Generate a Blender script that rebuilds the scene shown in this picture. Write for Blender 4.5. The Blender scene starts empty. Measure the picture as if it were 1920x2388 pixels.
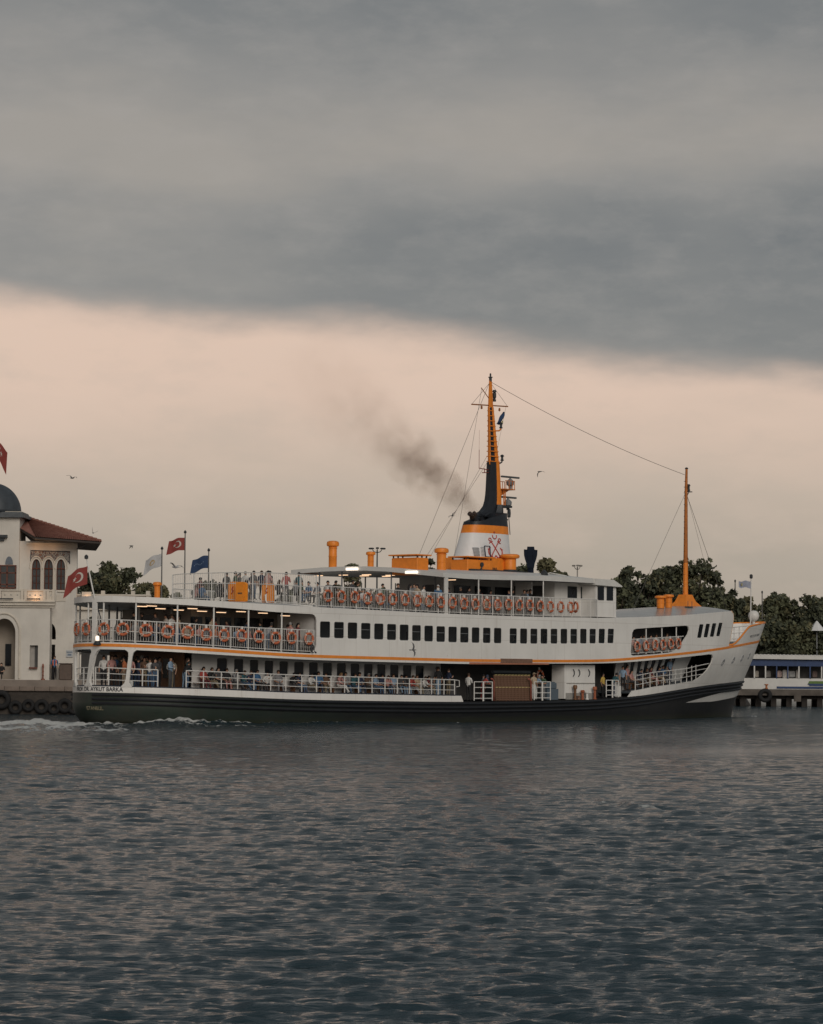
import bpy, bmesh, math, random
import numpy as np
from mathutils import Vector, Matrix
from mathutils.geometry import tessellate_polygon
random.seed(7)
SC = bpy.context.scene
COL = SC.collection
R = math.radians

# ------------------------------------------------------------------ camera
F_PX, HORIZON, CAM_Z, ROLL = 6600.0, 1577.0, 3.0, R(0.42)
_p = math.atan((HORIZON - 1194) / F_PX)
_fw = Vector((0, math.cos(_p), math.sin(_p)))
_u0 = Vector((0, -math.sin(_p), math.cos(_p)))
_r0 = Vector((1, 0, 0))
_rt = _r0 * math.cos(ROLL) + _u0 * math.sin(ROLL)
_up = _u0 * math.cos(ROLL) - _r0 * math.sin(ROLL)
CAMPOS = Vector((0, 0, CAM_Z))
cd = bpy.data.cameras.new('camera')
cam = bpy.data.objects.new('camera', cd)
COL.objects.link(cam)
cd.sensor_fit = 'HORIZONTAL'
cd.sensor_width = 36
cd.lens = 36 * F_PX / 1920
cd.clip_start = 0.5
cd.clip_end = 12000
m = Matrix.Identity(4)
for i in range(3):
    m[i][0], m[i][1], m[i][2], m[i][3] = _rt[i], _up[i], -_fw[i], CAMPOS[i]
cam.matrix_world = m
SC.camera = cam

def at(px, py, Y):
    """the point at ground distance Y that the photograph shows at source pixel px, py"""
    d = _fw + _rt * ((px - 960) / F_PX) - _up * ((py - 1194) / F_PX)
    return CAMPOS + d * (Y / d.y)

# ------------------------------------------------------------------ sky, sun, exposure
SUN_EL, SUN_AZ = R(26), R(162)      # azimuth measured clockwise from +Y (view direction)
W = bpy.data.worlds.new('World')
SC.world = W
W.use_nodes = True
wt = W.node_tree
wt.nodes.clear()

def nd(t, typ, **kw):
    n = t.nodes.new(typ)
    for k, v in kw.items():
        if k.startswith('i_'):
            key = k[2:]
            key = int(key) if key.isdigit() else key.replace('_', ' ')
            s = n.inputs[key]
            if isinstance(v, bpy.types.NodeSocket):
                t.links.new(v, s)
            else:
                s.default_value = v
        else:
            setattr(n, k, v)
    return n

def mth(t, op, a, b=None, c=None, clamp=False):
    n = nd(t, 'ShaderNodeMath', operation=op, use_clamp=clamp)
    for i, v in enumerate((a, b, c)):
        if v is None:
            continue
        if isinstance(v, bpy.types.NodeSocket):
            t.links.new(v, n.inputs[i])
        else:
            n.inputs[i].default_value = v
    return n.outputs[0]

def mixc(t, f, a, b, mode='MIX'):
    n = nd(t, 'ShaderNodeMix', data_type='RGBA', blend_type=mode)
    for i, v in ((0, f), (6, a), (7, b)):
        if isinstance(v, bpy.types.NodeSocket):
            t.links.new(v, n.inputs[i])
        else:
            n.inputs[i].default_value = v if i == 0 else (*v[:3], 1)
    return n.outputs[2]

def ramp(t, f, stops, interp='LINEAR'):
    n = nd(t, 'ShaderNodeValToRGB', i_0=f)
    cr = n.color_ramp
    cr.interpolation = interp
    while len(cr.elements) < len(stops):
        cr.elements.new(0.5)
    for e, (p, c) in zip(cr.elements, stops):
        e.position = p
        e.color = (*c, 1) if len(c) == 3 else c
    return n.outputs[0]

tc = nd(wt, 'ShaderNodeTexCoord').outputs['Generated']
sep = nd(wt, 'ShaderNodeSeparateXYZ', i_0=tc)
dx, dz = sep.outputs[0], sep.outputs[2]
def wnoise(sx, sz, scale, detail, rough=.5, off=0.0):
    mp = nd(wt, 'ShaderNodeMapping', i_0=tc)
    mp.inputs['Scale'].default_value = (sx, sx, sz)
    mp.inputs['Location'].default_value = (off, off * .7, off * .3)
    return nd(wt, 'ShaderNodeTexNoise', i_Vector=mp.outputs[0], i_Scale=scale, i_Detail=detail, i_Roughness=rough).outputs[0]
n_big = wnoise(5.5, 17, 1.0, 2.0, .5, 3.7)
n_mid = wnoise(14, 42, 1.0, 4.0, .55, 1.3)
n_fin = wnoise(42, 95, 1.0, 6.0, .62, 8.1)
n_puf = wnoise(26, 60, 1.0, 6.0, .6, 14.6)
# height above the horizon, tilted and billowed, decides where the dark cloud deck begins
edge = mth(wt, 'ADD', dz, mth(wt, 'MULTIPLY', dx, 0.098))
edge = mth(wt, 'ADD', edge, mth(wt, 'MULTIPLY', mth(wt, 'SUBTRACT', n_big, .5), .022))
edge = mth(wt, 'ADD', edge, mth(wt, 'MULTIPLY', mth(wt, 'SUBTRACT', n_mid, .5), .024))
edge = mth(wt, 'ADD', edge, mth(wt, 'MULTIPLY', mth(wt, 'SUBTRACT', n_fin, .5), .0055))
deck = nd(wt, 'ShaderNodeMapRange', interpolation_type='SMOOTHSTEP', i_Value=edge)
deck.inputs['From Min'].default_value = .1095
deck.inputs['From Max'].default_value = .1285
clear = ramp(wt, mth(wt, 'MULTIPLY', mth(wt, 'ADD', dz, mth(wt, 'MULTIPLY', mth(wt, 'SUBTRACT', n_mid, .5), .03)), 5.0), [
    (0.0, (.330, .290, .240)), (.18, (.395, .345, .288)), (.33, (.50, .412, .338)),
    (.50, (.66, .500, .402)), (.64, (.69, .515, .410)), (.8, (.54, .43, .36))])
bnd = mth(wt, 'DIVIDE', mth(wt, 'SUBTRACT', mth(wt, 'ADD', dz, mth(wt, 'MULTIPLY', mth(wt, 'SUBTRACT', n_big, .5), .05)), .192), .022)
bnd = mth(wt, 'EXPONENT', mth(wt, 'MULTIPLY', mth(wt, 'MULTIPLY', bnd, bnd), -1.0))
dark = mth(wt, 'ADD', mth(wt, 'MULTIPLY', n_big, .45), mth(wt, 'MULTIPLY', n_mid, .30))
dark = mth(wt, 'ADD', dark, mth(wt, 'MULTIPLY', bnd, .17))
dark = mth(wt, 'ADD', dark, mth(wt, 'MULTIPLY', dx, -.26))
cloud = ramp(wt, dark, [(.20, (.150, .160, .166)), (.34, (.205, .207, .203)), (.46, (.258, .250, .237)), (.60, (.325, .300, .270))])
hi = nd(wt, 'ShaderNodeMapRange', interpolation_type='SMOOTHSTEP', i_Value=dz)
hi.inputs['From Min'].default_value = .215
hi.inputs['From Max'].default_value = .36
cloud = mixc(wt, mth(wt, 'MULTIPLY', hi.outputs[0], .93), cloud, (.128, .150, .160))
puff = mth(wt, 'MULTIPLY', mth(wt, 'SUBTRACT', n_puf, .5), 1.0)
clear = mixc(wt, mth(wt, 'MULTIPLY', mth(wt, 'MULTIPLY', puff, 2.2, clamp=True), .5), clear, (.42, .375, .325))
clear = mixc(wt, mth(wt, 'MULTIPLY', mth(wt, 'MULTIPLY', puff, -2.2, clamp=True), .35), clear, (.66, .52, .43))
stri = mth(wt, 'MULTIPLY', mth(wt, 'SUBTRACT', n_fin, .46), .9)
cloud = mixc(wt, mth(wt, 'MULTIPLY', stri, 1.0, clamp=True), cloud, (.36, .335, .31))
skyc = mixc(wt, deck.outputs[0], clear, cloud)
nish = nd(wt, 'ShaderNodeTexSky', sky_type='NISHITA', sun_disc=False)
nish.sun_elevation = SUN_EL
nish.sun_rotation = SUN_AZ
nish.dust_density = 3.0
bg1 = nd(wt, 'ShaderNodeBackground', i_Color=skyc, i_Strength=1.0)
bg2 = nd(wt, 'ShaderNodeBackground', i_Color=nish.outputs[0], i_Strength=0.05)
mxs = nd(wt, 'ShaderNodeMixShader', i_0=.07)
wt.links.new(bg1.outputs[0], mxs.inputs[1])
wt.links.new(bg2.outputs[0], mxs.inputs[2])
wo = nd(wt, 'ShaderNodeOutputWorld')
wt.links.new(mxs.outputs[0], wo.inputs[0])

sl = bpy.data.lights.new('sun', 'SUN')
sl.energy = 1.2
sl.angle = R(35)
sl.color = (1.0, .92, .82)
sun = bpy.data.objects.new('sun', sl)
COL.objects.link(sun)
_sd = Vector((math.sin(SUN_AZ) * math.cos(SUN_EL), math.cos(SUN_AZ) * math.cos(SUN_EL), math.sin(SUN_EL)))
sun.rotation_euler = _sd.to_track_quat('Z', 'Y').to_euler()
vs = SC.view_settings
vs.view_transform = 'Standard'
vs.look = 'None'
vs.exposure = 0.15
vs.gamma = 1.0
vs.use_curve_mapping = False
SC.cycles.volume_step_rate = 1.0
SC.cycles.max_bounces = 6
SC.cycles.transparent_max_bounces = 6

# ------------------------------------------------------------------ materials
def lin(r, g=None, b=None):
    if g is None:
        r, g, b = (int(r[i:i + 2], 16) for i in (0, 2, 4))
    return tuple((c / 255 / 12.92) if c / 255 <= .04045 else ((c / 255 + .055) / 1.055) ** 2.4 for c in (r, g, b))

MATS = {}
def M(name, col, rough=.6, var=.12, scale=3.0, bump=0.0, bscale=20.0, metal=0.0, spec=.4, streak=0.0, streak_col=(.16, .10, .06), emit=None):
    if name in MATS:
        return MATS[name]
    ma = bpy.data.materials.new(name)
    ma.use_nodes = True
    t = ma.node_tree
    bs = t.nodes['Principled BSDF']
    bs.inputs['Roughness'].default_value = rough
    bs.inputs['Metallic'].default_value = metal
    bs.inputs['Specular IOR Level'].default_value = spec
    co = nd(t, 'ShaderNodeTexCoord').outputs['Object']
    c = None
    if var > 0:
        n = nd(t, 'ShaderNodeTexNoise', i_Vector=co, i_Scale=scale, i_Detail=5.0, i_Roughness=.6)
        lo = tuple(x * (1 - var) for x in col)
        hi = tuple(min(1, x * (1 + var)) for x in col)
        c = ramp(t, n.outputs[0], [(.3, lo), (.7, hi)])
    if streak > 0:
        mp = nd(t, 'ShaderNodeMapping', i_0=co)
        mp.inputs['Scale'].default_value = (2.6, 2.6, .22)
        n2 = nd(t, 'ShaderNodeTexNoise', i_Vector=mp.outputs[0], i_Scale=1.0, i_Detail=6.0, i_Roughness=.7)
        f = mth(t, 'MULTIPLY', mth(t, 'SUBTRACT', n2.outputs[0], .52, clamp=True), streak * 6, clamp=True)
        c = mixc(t, f, c if c is not None else col, streak_col)
    if c is not None:
        t.links.new(c, bs.inputs['Base Color'])
    else:
        bs.inputs['Base Color'].default_value = (*col, 1)
    if bump > 0:
        n3 = nd(t, 'ShaderNodeTexNoise', i_Vector=co, i_Scale=bscale, i_Detail=4.0)
        b = nd(t, 'ShaderNodeBump', i_Strength=bump, i_Distance=.05, i_Height=n3.outputs[0])
        t.links.new(b.outputs[0], bs.inputs['Normal'])
    if emit:
        bs.inputs['Emission Color'].default_value = (*emit[0], 1)
        bs.inputs['Emission Strength'].default_value = emit[1]
    MATS[name] = ma
    return ma

# ------------------------------------------------------------------ mesh helpers
def tag(o, label=None, cat=None, group=None, kind=None):
    if label: o['label'] = label
    if cat: o['category'] = cat
    if group: o['group'] = group
    if kind: o['kind'] = kind
    return o

def empty(name, loc=(0, 0, 0), rz=0.0, **kw):
    o = bpy.data.objects.new(name, None)
    o.empty_display_size = .3
    COL.objects.link(o)
    o.location = loc
    o.rotation_euler = (0, 0, rz)
    return tag(o, **kw)

def link(name, me, parent=None, loc=None, rot=None, **kw):
    o = bpy.data.objects.new(name, me)
    COL.objects.link(o)
    if parent is not None:
        o.parent = parent
    if loc is not None:
        o.location = loc
    if rot is not None:
        o.rotation_euler = rot
    return tag(o, **kw)

class MB:
    def __init__(s):
        s.v, s.f, s.mi = [], [], []
        s.cur = 0
    def add(s, vs_, fs):
        n = len(s.v)
        s.v += [tuple(map(float, p)) for p in vs_]
        s.f += [tuple(i + n for i in f) for f in fs]
        s.mi += [s.cur] * len(fs)
        return s
    def box(s, c, d, rz=0.0, rx=0.0, taper=1.0):
        hx, hy, hz = d[0] / 2, d[1] / 2, d[2] / 2
        rot = Matrix.Rotation(rz, 3, 'Z') @ Matrix.Rotation(rx, 3, 'X')
        vv = []
        for z in (-1, 1):
            k = taper if z > 0 else 1
            for x, y in ((-1, -1), (1, -1), (1, 1), (-1, 1)):
                p = rot @ Vector((x * hx * k, y * hy * k, z * hz))
                vv.append((c[0] + p.x, c[1] + p.y, c[2] + p.z))
        return s.add(vv, [(3, 2, 1, 0), (4, 5, 6, 7), (0, 1, 5, 4), (1, 2, 6, 5), (2, 3, 7, 6), (3, 0, 4, 7)])
    def rbox(s, c, d, ch=.03, rz=0.0):
        """box with chamfered vertical and horizontal edges"""
        hx, hy, hz = d[0] / 2, d[1] / 2, d[2] / 2
        ca, sa = math.cos(rz), math.sin(rz)
        rings = []
        for z, k in ((-hz, ch), (-hz + ch, 0), (hz - ch, 0), (hz, ch)):
            a, b = hx - k, hy - k
            e = ch * .7
            pts = [(-a + e, -b), (a - e, -b), (a, -b + e), (a, b - e), (a - e, b), (-a + e, b), (-a, b - e), (-a, -b + e)]
            rings.append([(c[0] + x * ca - y * sa, c[1] + x * sa + y * ca, c[2] + z) for x, y in pts])
        vv = [p for r in rings for p in r]
        ff = [tuple(range(7, -1, -1)), tuple(range(24, 32))]
        for j in range(3):
            for i in range(8):
                ff.append((j * 8 + i, j * 8 + (i + 1) % 8, j * 8 + 8 + (i + 1) % 8, j * 8 + 8 + i))
        return s.add(vv, ff)
    def tube(s, pts, r, n=6, cap=True):
        pts = [Vector(p) for p in pts]
        rs = r if isinstance(r, (list, tuple)) else [r] * len(pts)
        vv, ff = [], []
        pn = None
        for i, p in enumerate(pts):
            d = (pts[min(i + 1, len(pts) - 1)] - pts[max(i - 1, 0)])
            d = d.normalized() if d.length > 1e-9 else Vector((0, 0, 1))
            if pn is None:
                a = Vector((0, 0, 1)) if abs(d.z) < .9 else Vector((1, 0, 0))
                nx = d.cross(a).normalized()
            else:
                nx = (pn - d * pn.dot(d)).normalized()
            pn = nx
            ny = d.cross(nx)
            for k in range(n):
                a = 2 * math.pi * k / n
                vv.append(p + nx * (math.cos(a) * rs[i]) + ny * (math.sin(a) * rs[i]))
        for i in range(len(pts) - 1):
            for k in range(n):
                ff.append((i * n + k, i * n + (k + 1) % n, (i + 1) * n + (k + 1) % n, (i + 1) * n + k))
        if cap:
            ff.append(tuple(range(n - 1, -1, -1)))
            ff.append(tuple(range((len(pts) - 1) * n, len(pts) * n)))
        return s.add(vv, ff)
    def lathe(s, prof, c=(0, 0, 0), n=16, sx=1.0, sy=1.0):
        vv, ff = [], []
        for r, z in prof:
            for k in range(n):
                a = 2 * math.pi * k / n
                vv.append((c[0] + r * sx * math.cos(a), c[1] + r * sy * math.sin(a), c[2] + z))
        for j in range(len(prof) - 1):
            for k in range(n):
                ff.append((j * n + k, j * n + (k + 1) % n, (j + 1) * n + (k + 1) % n, (j + 1) * n + k))
        ff.append(tuple(range(n - 1, -1, -1)))
        ff.append(tuple(range((len(prof) - 1) * n, len(prof) * n)))
        return s.add(vv, ff)
    def torus(s, c, Rr, r, axis='Y', n=20, k=8, sy=1.0):
        vv, ff = [], []
        for i in range(n):
            a = 2 * math.pi * i / n
            for j in range(k):
                b = 2 * math.pi * j / k
                x, z, y = (Rr + r * math.cos(b)) * math.cos(a), (Rr + r * math.cos(b)) * math.sin(a), r * math.sin(b) * sy
                p = (x, y, z) if axis == 'Y' else ((x, z, y) if axis == 'Z' else (y, x, z))
                vv.append((c[0] + p[0], c[1] + p[1], c[2] + p[2]))
        for i in range(n):
            for j in range(k):
                ff.append((i * k + j, ((i + 1) % n) * k + j, ((i + 1) % n) * k + (j + 1) % k, i * k + (j + 1) % k))
        return s.add(vv, ff)
    def grid(s, fn, us_, vs_):
        nu, nv = len(us_), len(vs_)
        vv = [fn(a, b) for a in us_ for b in vs_]
        return s.add(vv, [(i * nv + j, (i + 1) * nv + j, (i + 1) * nv + j + 1, i * nv + j + 1) for i in range(nu - 1) for j in range(nv - 1)])
    def prism(s, poly, fn0, fn1):
        """2-D outline poly lofted between two mappings"""
        n = len(poly)
        vv = [fn0(*p) for p in poly] + [fn1(*p) for p in poly]
        tri = tessellate_polygon([[Vector((p[0], p[1], 0)) for p in poly]])
        ff = [tuple(t) for t in tri] + [tuple(i + n for i in reversed(t)) for t in tri]
        ff += [(i, (i + 1) % n, n + (i + 1) % n, n + i) for i in range(n)]
        return s.add(vv, ff)
    def mesh(s, name, mats, smooth=False):
        me = bpy.data.meshes.new(name)
        me.from_pydata(s.v, [], s.f)
        if not isinstance(mats, (list, tuple)):
            mats = [mats]
        for ma in mats:
            me.materials.append(ma)
        if len(mats) > 1:
            me.polygons.foreach_set('material_index', s.mi)
        bm = bmesh.new()
        bm.from_mesh(me)
        bmesh.ops.recalc_face_normals(bm, faces=bm.faces)
        bm.to_mesh(me)
        bm.free()
        if smooth:
            me.polygons.foreach_set('use_smooth', [True] * len(me.polygons))
            if smooth is not True:
                me.set_sharp_from_angle(angle=R(smooth))
        me.update()
        return me
    def build(s, name, mats, parent=None, smooth=False, loc=None, rot=None, **kw):
        return link(name, s.mesh(name, mats, smooth), parent, loc, rot, **kw)

def lerp_tab(tab):
    xs = [a for a, _ in tab]; ys = [b for _, b in tab]
    return lambda x: float(np.interp(x, xs, ys))

def pchip(tab):
    xs = np.array([a for a, _ in tab], float); ys = np.array([b for _, b in tab], float)
    h = np.diff(xs); dl = np.diff(ys) / h
    d = np.zeros(len(xs)); d[0] = dl[0]; d[-1] = dl[-1]
    for i in range(1, len(xs) - 1):
        if dl[i - 1] * dl[i] > 0:
            w1, w2 = 2 * h[i] + h[i - 1], h[i] + 2 * h[i - 1]
            d[i] = (w1 + w2) / (w1 / dl[i - 1] + w2 / dl[i])
    def f(x):
        x = min(max(x, xs[0]), xs[-1])
        i = min(int(np.searchsorted(xs, x, side='right')) - 1, len(xs) - 2)
        t = (x - xs[i]) / h[i]
        return float(ys[i] * (1 + 2 * t) * (1 - t) ** 2 + d[i] * h[i] * t * (1 - t) ** 2 + ys[i + 1] * t * t * (3 - 2 * t) + d[i + 1] * h[i] * t * t * (t - 1))
    return f

def arc(cx, cy, rx, ry, a0, a1, n=8):
    return [(cx + rx * math.cos(R(a0 + (a1 - a0) * i / n)), cy + ry * math.sin(R(a0 + (a1 - a0) * i / n))) for i in range(n + 1)]

ORD = ['first', 'second', 'third', 'fourth', 'fifth', 'sixth', 'seventh', 'eighth', 'ninth', 'tenth', 'eleventh', 'twelfth', 'thirteenth',
       'fourteenth', 'fifteenth', 'sixteenth', 'seventeenth', 'eighteenth', 'nineteenth', 'twentieth', 'twenty-first', 'twenty-second',
       'twenty-third', 'twenty-fourth', 'twenty-fifth', 'twenty-sixth', 'twenty-seventh', 'twenty-eighth', 'twenty-ninth', 'thirtieth']

# ------------------------------------------------------------------ water
WATER_Z = 0.2
O_SHIP = Vector((-19.1206, 157.3818, 0)); A_SHIP = R(50)
def build_water():
    rng = np.random.default_rng(11)
    nr, ncol = 1200, 640
    r = 15.0 * (520.0 / 15.0) ** (np.linspace(0, 1, nr))
    th = np.tan(np.linspace(-1, 1, ncol) * R(10.5))
    th = np.concatenate([np.tan(R(np.array([-70, -55, -42, -32, -25, -20, -16, -13.5, -12]))) if False else np.tan(np.radians([-70, -55, -42, -32, -25, -20, -16, -13.5, -12.])), th, np.tan(np.radians([12., 13.5, 16, 20, 25, 32, 42, 55, 70]))])
    ncol = len(th)
    Y = np.repeat(r[:, None], ncol, 1)
    X = Y * th[None, :]
    cell = np.maximum(Y * (np.log(520 / 15) / nr), Y * R(21) / 640)
    Zh = np.zeros_like(X)
    # ship frame: distance to hull for wash and lee
    ca, sa = math.cos(A_SHIP), math.sin(A_SHIP)
    U = (X - O_SHIP.x) * ca + (Y - O_SHIP.y) * sa
    V = -(X - O_SHIP.x) * sa + (Y - O_SHIP.y) * ca
    def blotch(sx, sy, seed, n=14):
        g = np.random.default_rng(seed)
        o = np.zeros_like(X)
        for _ in range(n):
            a, b = g.normal(0, 1, 2)
            o += np.sin(X / sx * a + Y / sy * b + g.uniform(0, 6.28))
        return o / math.sqrt(n / 2)
    gust = blotch(9, 26, 3)
    patch = blotch(3.5, 10, 5)
    # glassy streaks left by passing hulls: lower chop
    lane = np.exp(-((Y - 106 - .25 * X - 3 * blotch(18, 60, 9)) / 11) ** 2) * (1 / (1 + np.exp(-(X - 5) / 2.2)))
    lane2 = .55 * np.exp(-((Y - 133 - 3 * blotch(14, 60, 21)) / 9) ** 2)
    calm = np.clip(lane + lane2, 0, 1)
    amp = np.clip(1.08 + .12 * gust + .13 * patch, .5, 1.6) * (1 - .90 * calm)
    nw = 140
    lam = np.exp(rng.uniform(math.log(.12), math.log(1.5), nw))
    ang = rng.normal(0, .40, nw) + R(5) + np.where(rng.uniform(0, 1, nw) < .25, R(28), 0)
    lam[:10] = rng.uniform(2.2, 5.0, 10)
    for l, a in zip(lam, ang):
        k = 2 * math.pi / l
        slope = .066 if l < .30 else .066 * (.30 / l) ** 1.1
        if l < .3: slope *= .85
        A = slope / k
        kx, ky = k * math.sin(a), k * math.cos(a)
        ph = kx * X + ky * Y + rng.uniform(0, 6.28)
        vis = np.clip((l / (cell * 2.2)) - .55, 0, 1)
        s = np.sin(ph)
        Zh += A * vis * (s + .28 * np.cos(2 * ph) * 1.0)
    Zh *= amp
    # stern wash: churned mound and bow ripple
    fo = np.zeros_like(X)
    # wash aft of the stern, blowing to the left, and along the hull side
    w1 = np.exp(-((U + 1.0) / 6.0) ** 2 - ((V + 1.0) / 4.2) ** 2)
    w1b = np.exp(-((U + 10) / 9) ** 2 - ((V - 0.5) / 4.0) ** 2)
    hullb = np.interp(U, [2.9, 3.3, 4.2, 5.5, 8, 12, 16, 30, 46, 57, 64, 68], [0, 1.6, 3.2, 4.2, 4.9, 5.6, 5.95, 6.2, 5.8, 4.0, 1.9, .2])
    dist = (-V) - hullb
    on = ((U > 1) & (U < 69))
    w2 = np.exp(-((dist - .55) / .7) ** 2) * on * np.interp(U, [0, 4, 14, 24, 31, 45, 62, 69], [.9, .7, .62, .70, .4, .10, .2, .7])
    w3 = np.exp(-((dist - 5.2) / 2.0) ** 2) * on * np.interp(U, [-1, 4, 12, 22, 30], [.62, .5, .3, .14, 0])
    w4 = .62 * np.exp(-((Y - (69 - 2.9 * (X - 2.8)) - 1.2 * blotch(1.2, 9, 51)) / 1.3) ** 2) * np.exp(-((X - 4.6) / 2.4) ** 4)
    w5 = .36 * np.exp(-((Y - 126 - .1 * X) / 1.8) ** 2) * np.exp(-((X - 2) / 9) ** 2)
    wA = 1.45 * np.exp(-((Y - (174 + .55 * (X + 24))) / 9.5) ** 2) * np.exp(-((X + 25) / 8.5) ** 2)
    wB = .74 * np.exp(-((Y - 140 - .2 * (X + 20)) / 13) ** 2) * np.exp(-((X + 18) / 7.5) ** 2)
    fo = np.clip(w1 * 1.0 + wA + wB + w1b * .4 + w2 + w3 + w4 + w5, 0, 1.3)
    Zh += .26 * w1 + .22 * wA + .10 * w2 + .10 * wB
    chop = blotch(.5, 2.6, 31, 24) * .06 + blotch(1.3, 4.5, 33, 18) * .09 + blotch(.16, 1.1, 37, 24) * .045
    Zh += chop * np.clip(fo, 0, 1)
    inside = (U > 1.5) & (U < 66) & (dist < -.6)
    Zh[inside] = np.minimum(Zh[inside], -.3)
    edge_fade = np.clip((R(11.5) - np.abs(np.arctan(X / Y))) / R(1), 0, 1)
    Zh *= edge_fade
    nv = X.size
    co = np.stack([X, Y, Zh + WATER_Z], -1).reshape(-1, 3)
    me = bpy.data.meshes.new('water')
    i = np.arange(nr - 1)[:, None] * ncol + np.arange(ncol - 1)[None, :]
    quads = np.stack([i, i + 1, i + 1 + ncol, i + ncol], -1).reshape(-1, 4)
    me.vertices.add(nv + 8)
    # outer skirt: near apron and far sheet to the horizon
    big = np.array([[-900, -300, .18], [900, -300, .18], [900, 15, .18], [-900, 15, .18], [-9000, 515, .08], [9000, 515, .08], [9000, 9000, .08], [-9000, 9000, .08]])
    me.vertices.foreach_set('co', np.concatenate([co, big]).ravel())
    allq = np.concatenate([quads, [[nv, nv + 1, nv + 2, nv + 3], [nv + 4, nv + 5, nv + 6, nv + 7]]])
    me.loops.add(len(allq) * 4)
    me.loops.foreach_set('vertex_index', allq.ravel())
    me.polygons.add(len(allq))
    me.polygons.foreach_set('loop_start', np.arange(len(allq)) * 4)
    me.polygons.foreach_set('use_smooth', np.ones(len(allq), bool))
    at_ = me.attributes.new('foam', 'FLOAT', 'POINT')
    at_.data.foreach_set('value', np.concatenate([fo.ravel(), np.zeros(8)]))
    at2 = me.attributes.new('calm', 'FLOAT', 'POINT')
    at2.data.foreach_set('value', np.concatenate([calm.ravel(), np.zeros(8)]))
    me.update(calc_edges=True)
    ma = bpy.data.materials.new('sea_water')
    ma.use_nodes = True
    t = ma.node_tree
    bs = t.nodes['Principled BSDF']
    geo = nd(t, 'ShaderNodeNewGeometry').outputs['Position']
    fa = nd(t, 'ShaderNodeAttribute', attribute_name='foam').outputs['Fac']
    cm = nd(t, 'ShaderNodeAttribute', attribute_name='calm').outputs['Fac']
    mp = nd(t, 'ShaderNodeMapping', i_0=geo)
    mp.inputs['Scale'].default_value = (1.0, .16, 1)
    fn = nd(t, 'ShaderNodeTexNoise', i_Vector=mp.outputs[0], i_Scale=1.3, i_Detail=9.0, i_Roughness=.74, i_Distortion=.8).outputs[0]
    foam = mth(t, 'MULTIPLY', mth(t, 'SUBTRACT', mth(t, 'ADD', mth(t, 'MULTIPLY', fa, .42), fn), .765, clamp=True), 9.0, clamp=True)
    base = mixc(t, foam, (.017, .034, .044), (.62, .62, .60))
    t.links.new(base, bs.inputs['Base Color'])
    ro = mth(t, 'ADD', mth(t, 'MULTIPLY', foam, .6), .11)
    t.links.new(ro, bs.inputs['Roughness'])
    bs.inputs['IOR'].default_value = 1.333
    mp2 = nd(t, 'ShaderNodeMapping', i_0=geo)
    mp2.inputs['Scale'].default_value = (.55, 2.3, 1)
    b1 = nd(t, 'ShaderNodeTexNoise', i_Vector=mp2.outputs[0], i_Scale=5.5, i_Detail=4.0, i_Roughness=.55).outputs[0]
    st = mth(t, 'MULTIPLY', mth(t, 'SUBTRACT', 1.0, mth(t, 'MULTIPLY', cm, .9)), 1.0)
    bu = nd(t, 'ShaderNodeBump', i_Strength=st, i_Distance=.05, i_Height=b1)
    mp3 = nd(t, 'ShaderNodeMapping', i_0=geo)
    mp3.inputs['Scale'].default_value = (.6, 2.4, 1)
    b2 = nd(t, 'ShaderNodeTexNoise', i_Vector=mp3.outputs[0], i_Scale=1.5, i_Detail=3.0, i_Roughness=.55).outputs[0]
    yy = nd(t, 'ShaderNodeSeparateXYZ', i_0=geo).outputs[1]
    far = nd(t, 'ShaderNodeMapRange', i_Value=yy); far.inputs['From Min'].default_value = 45; far.inputs['From Max'].default_value = 110
    st2 = mth(t, 'MULTIPLY', mth(t, 'MULTIPLY', far.outputs[0], mth(t, 'SUBTRACT', 1.0, mth(t, 'MULTIPLY', cm, .93))), .9)
    bu2 = nd(t, 'ShaderNodeBump', i_Strength=st2, i_Distance=.42, i_Height=b2, i_Normal=bu.outputs[0])
    t.links.new(bu2.outputs[0], bs.inputs['Normal'])
    me.materials.append(ma)
    link('water', me, label='choppy dark slate harbour water with white wash', kind='structure')
build_water()

# ------------------------------------------------------------------ ground behind the harbour
MB().prism([(-700, 215), (-7, 215), (-7, 246), (10, 262), (10, 304), (900, 304), (2500, 1500), (-2500, 1500)],
           lambda x, y: (x, y, 1.98), lambda x, y: (x, y, -4)).build('ground', M('paving', (.24, .215, .19), .7, .2, .6, .2), kind='structure')
MB().prism([(-700, 217.2), (-9, 217.2), (-9, 246), (8, 264), (8, 306), (900, 306), (2500, 1500), (-2500, 1500)],
           lambda x, y: (x, y, 2.5), lambda x, y: (x, y, 1.984)).build('pavement', M('promenade', (.21, .175, .15), .7, .2, .6, .2), kind='structure')

# ------------------------------------------------------------------ the ferry (local x forward, y to port, z up; starboard faces the camera)
ferry = empty('ferry', O_SHIP, A_SHIP, label='large white passenger ferry with orange stripe, black funnel mast and dark hull', cat='ferry')
_cs, _sn = math.cos(A_SHIP), math.sin(A_SHIP)
def fw_(u, v, z=0.0):
    return Vector((O_SHIP.x + u * _cs - v * _sn, O_SHIP.y + u * _sn + v * _cs, z))

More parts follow.
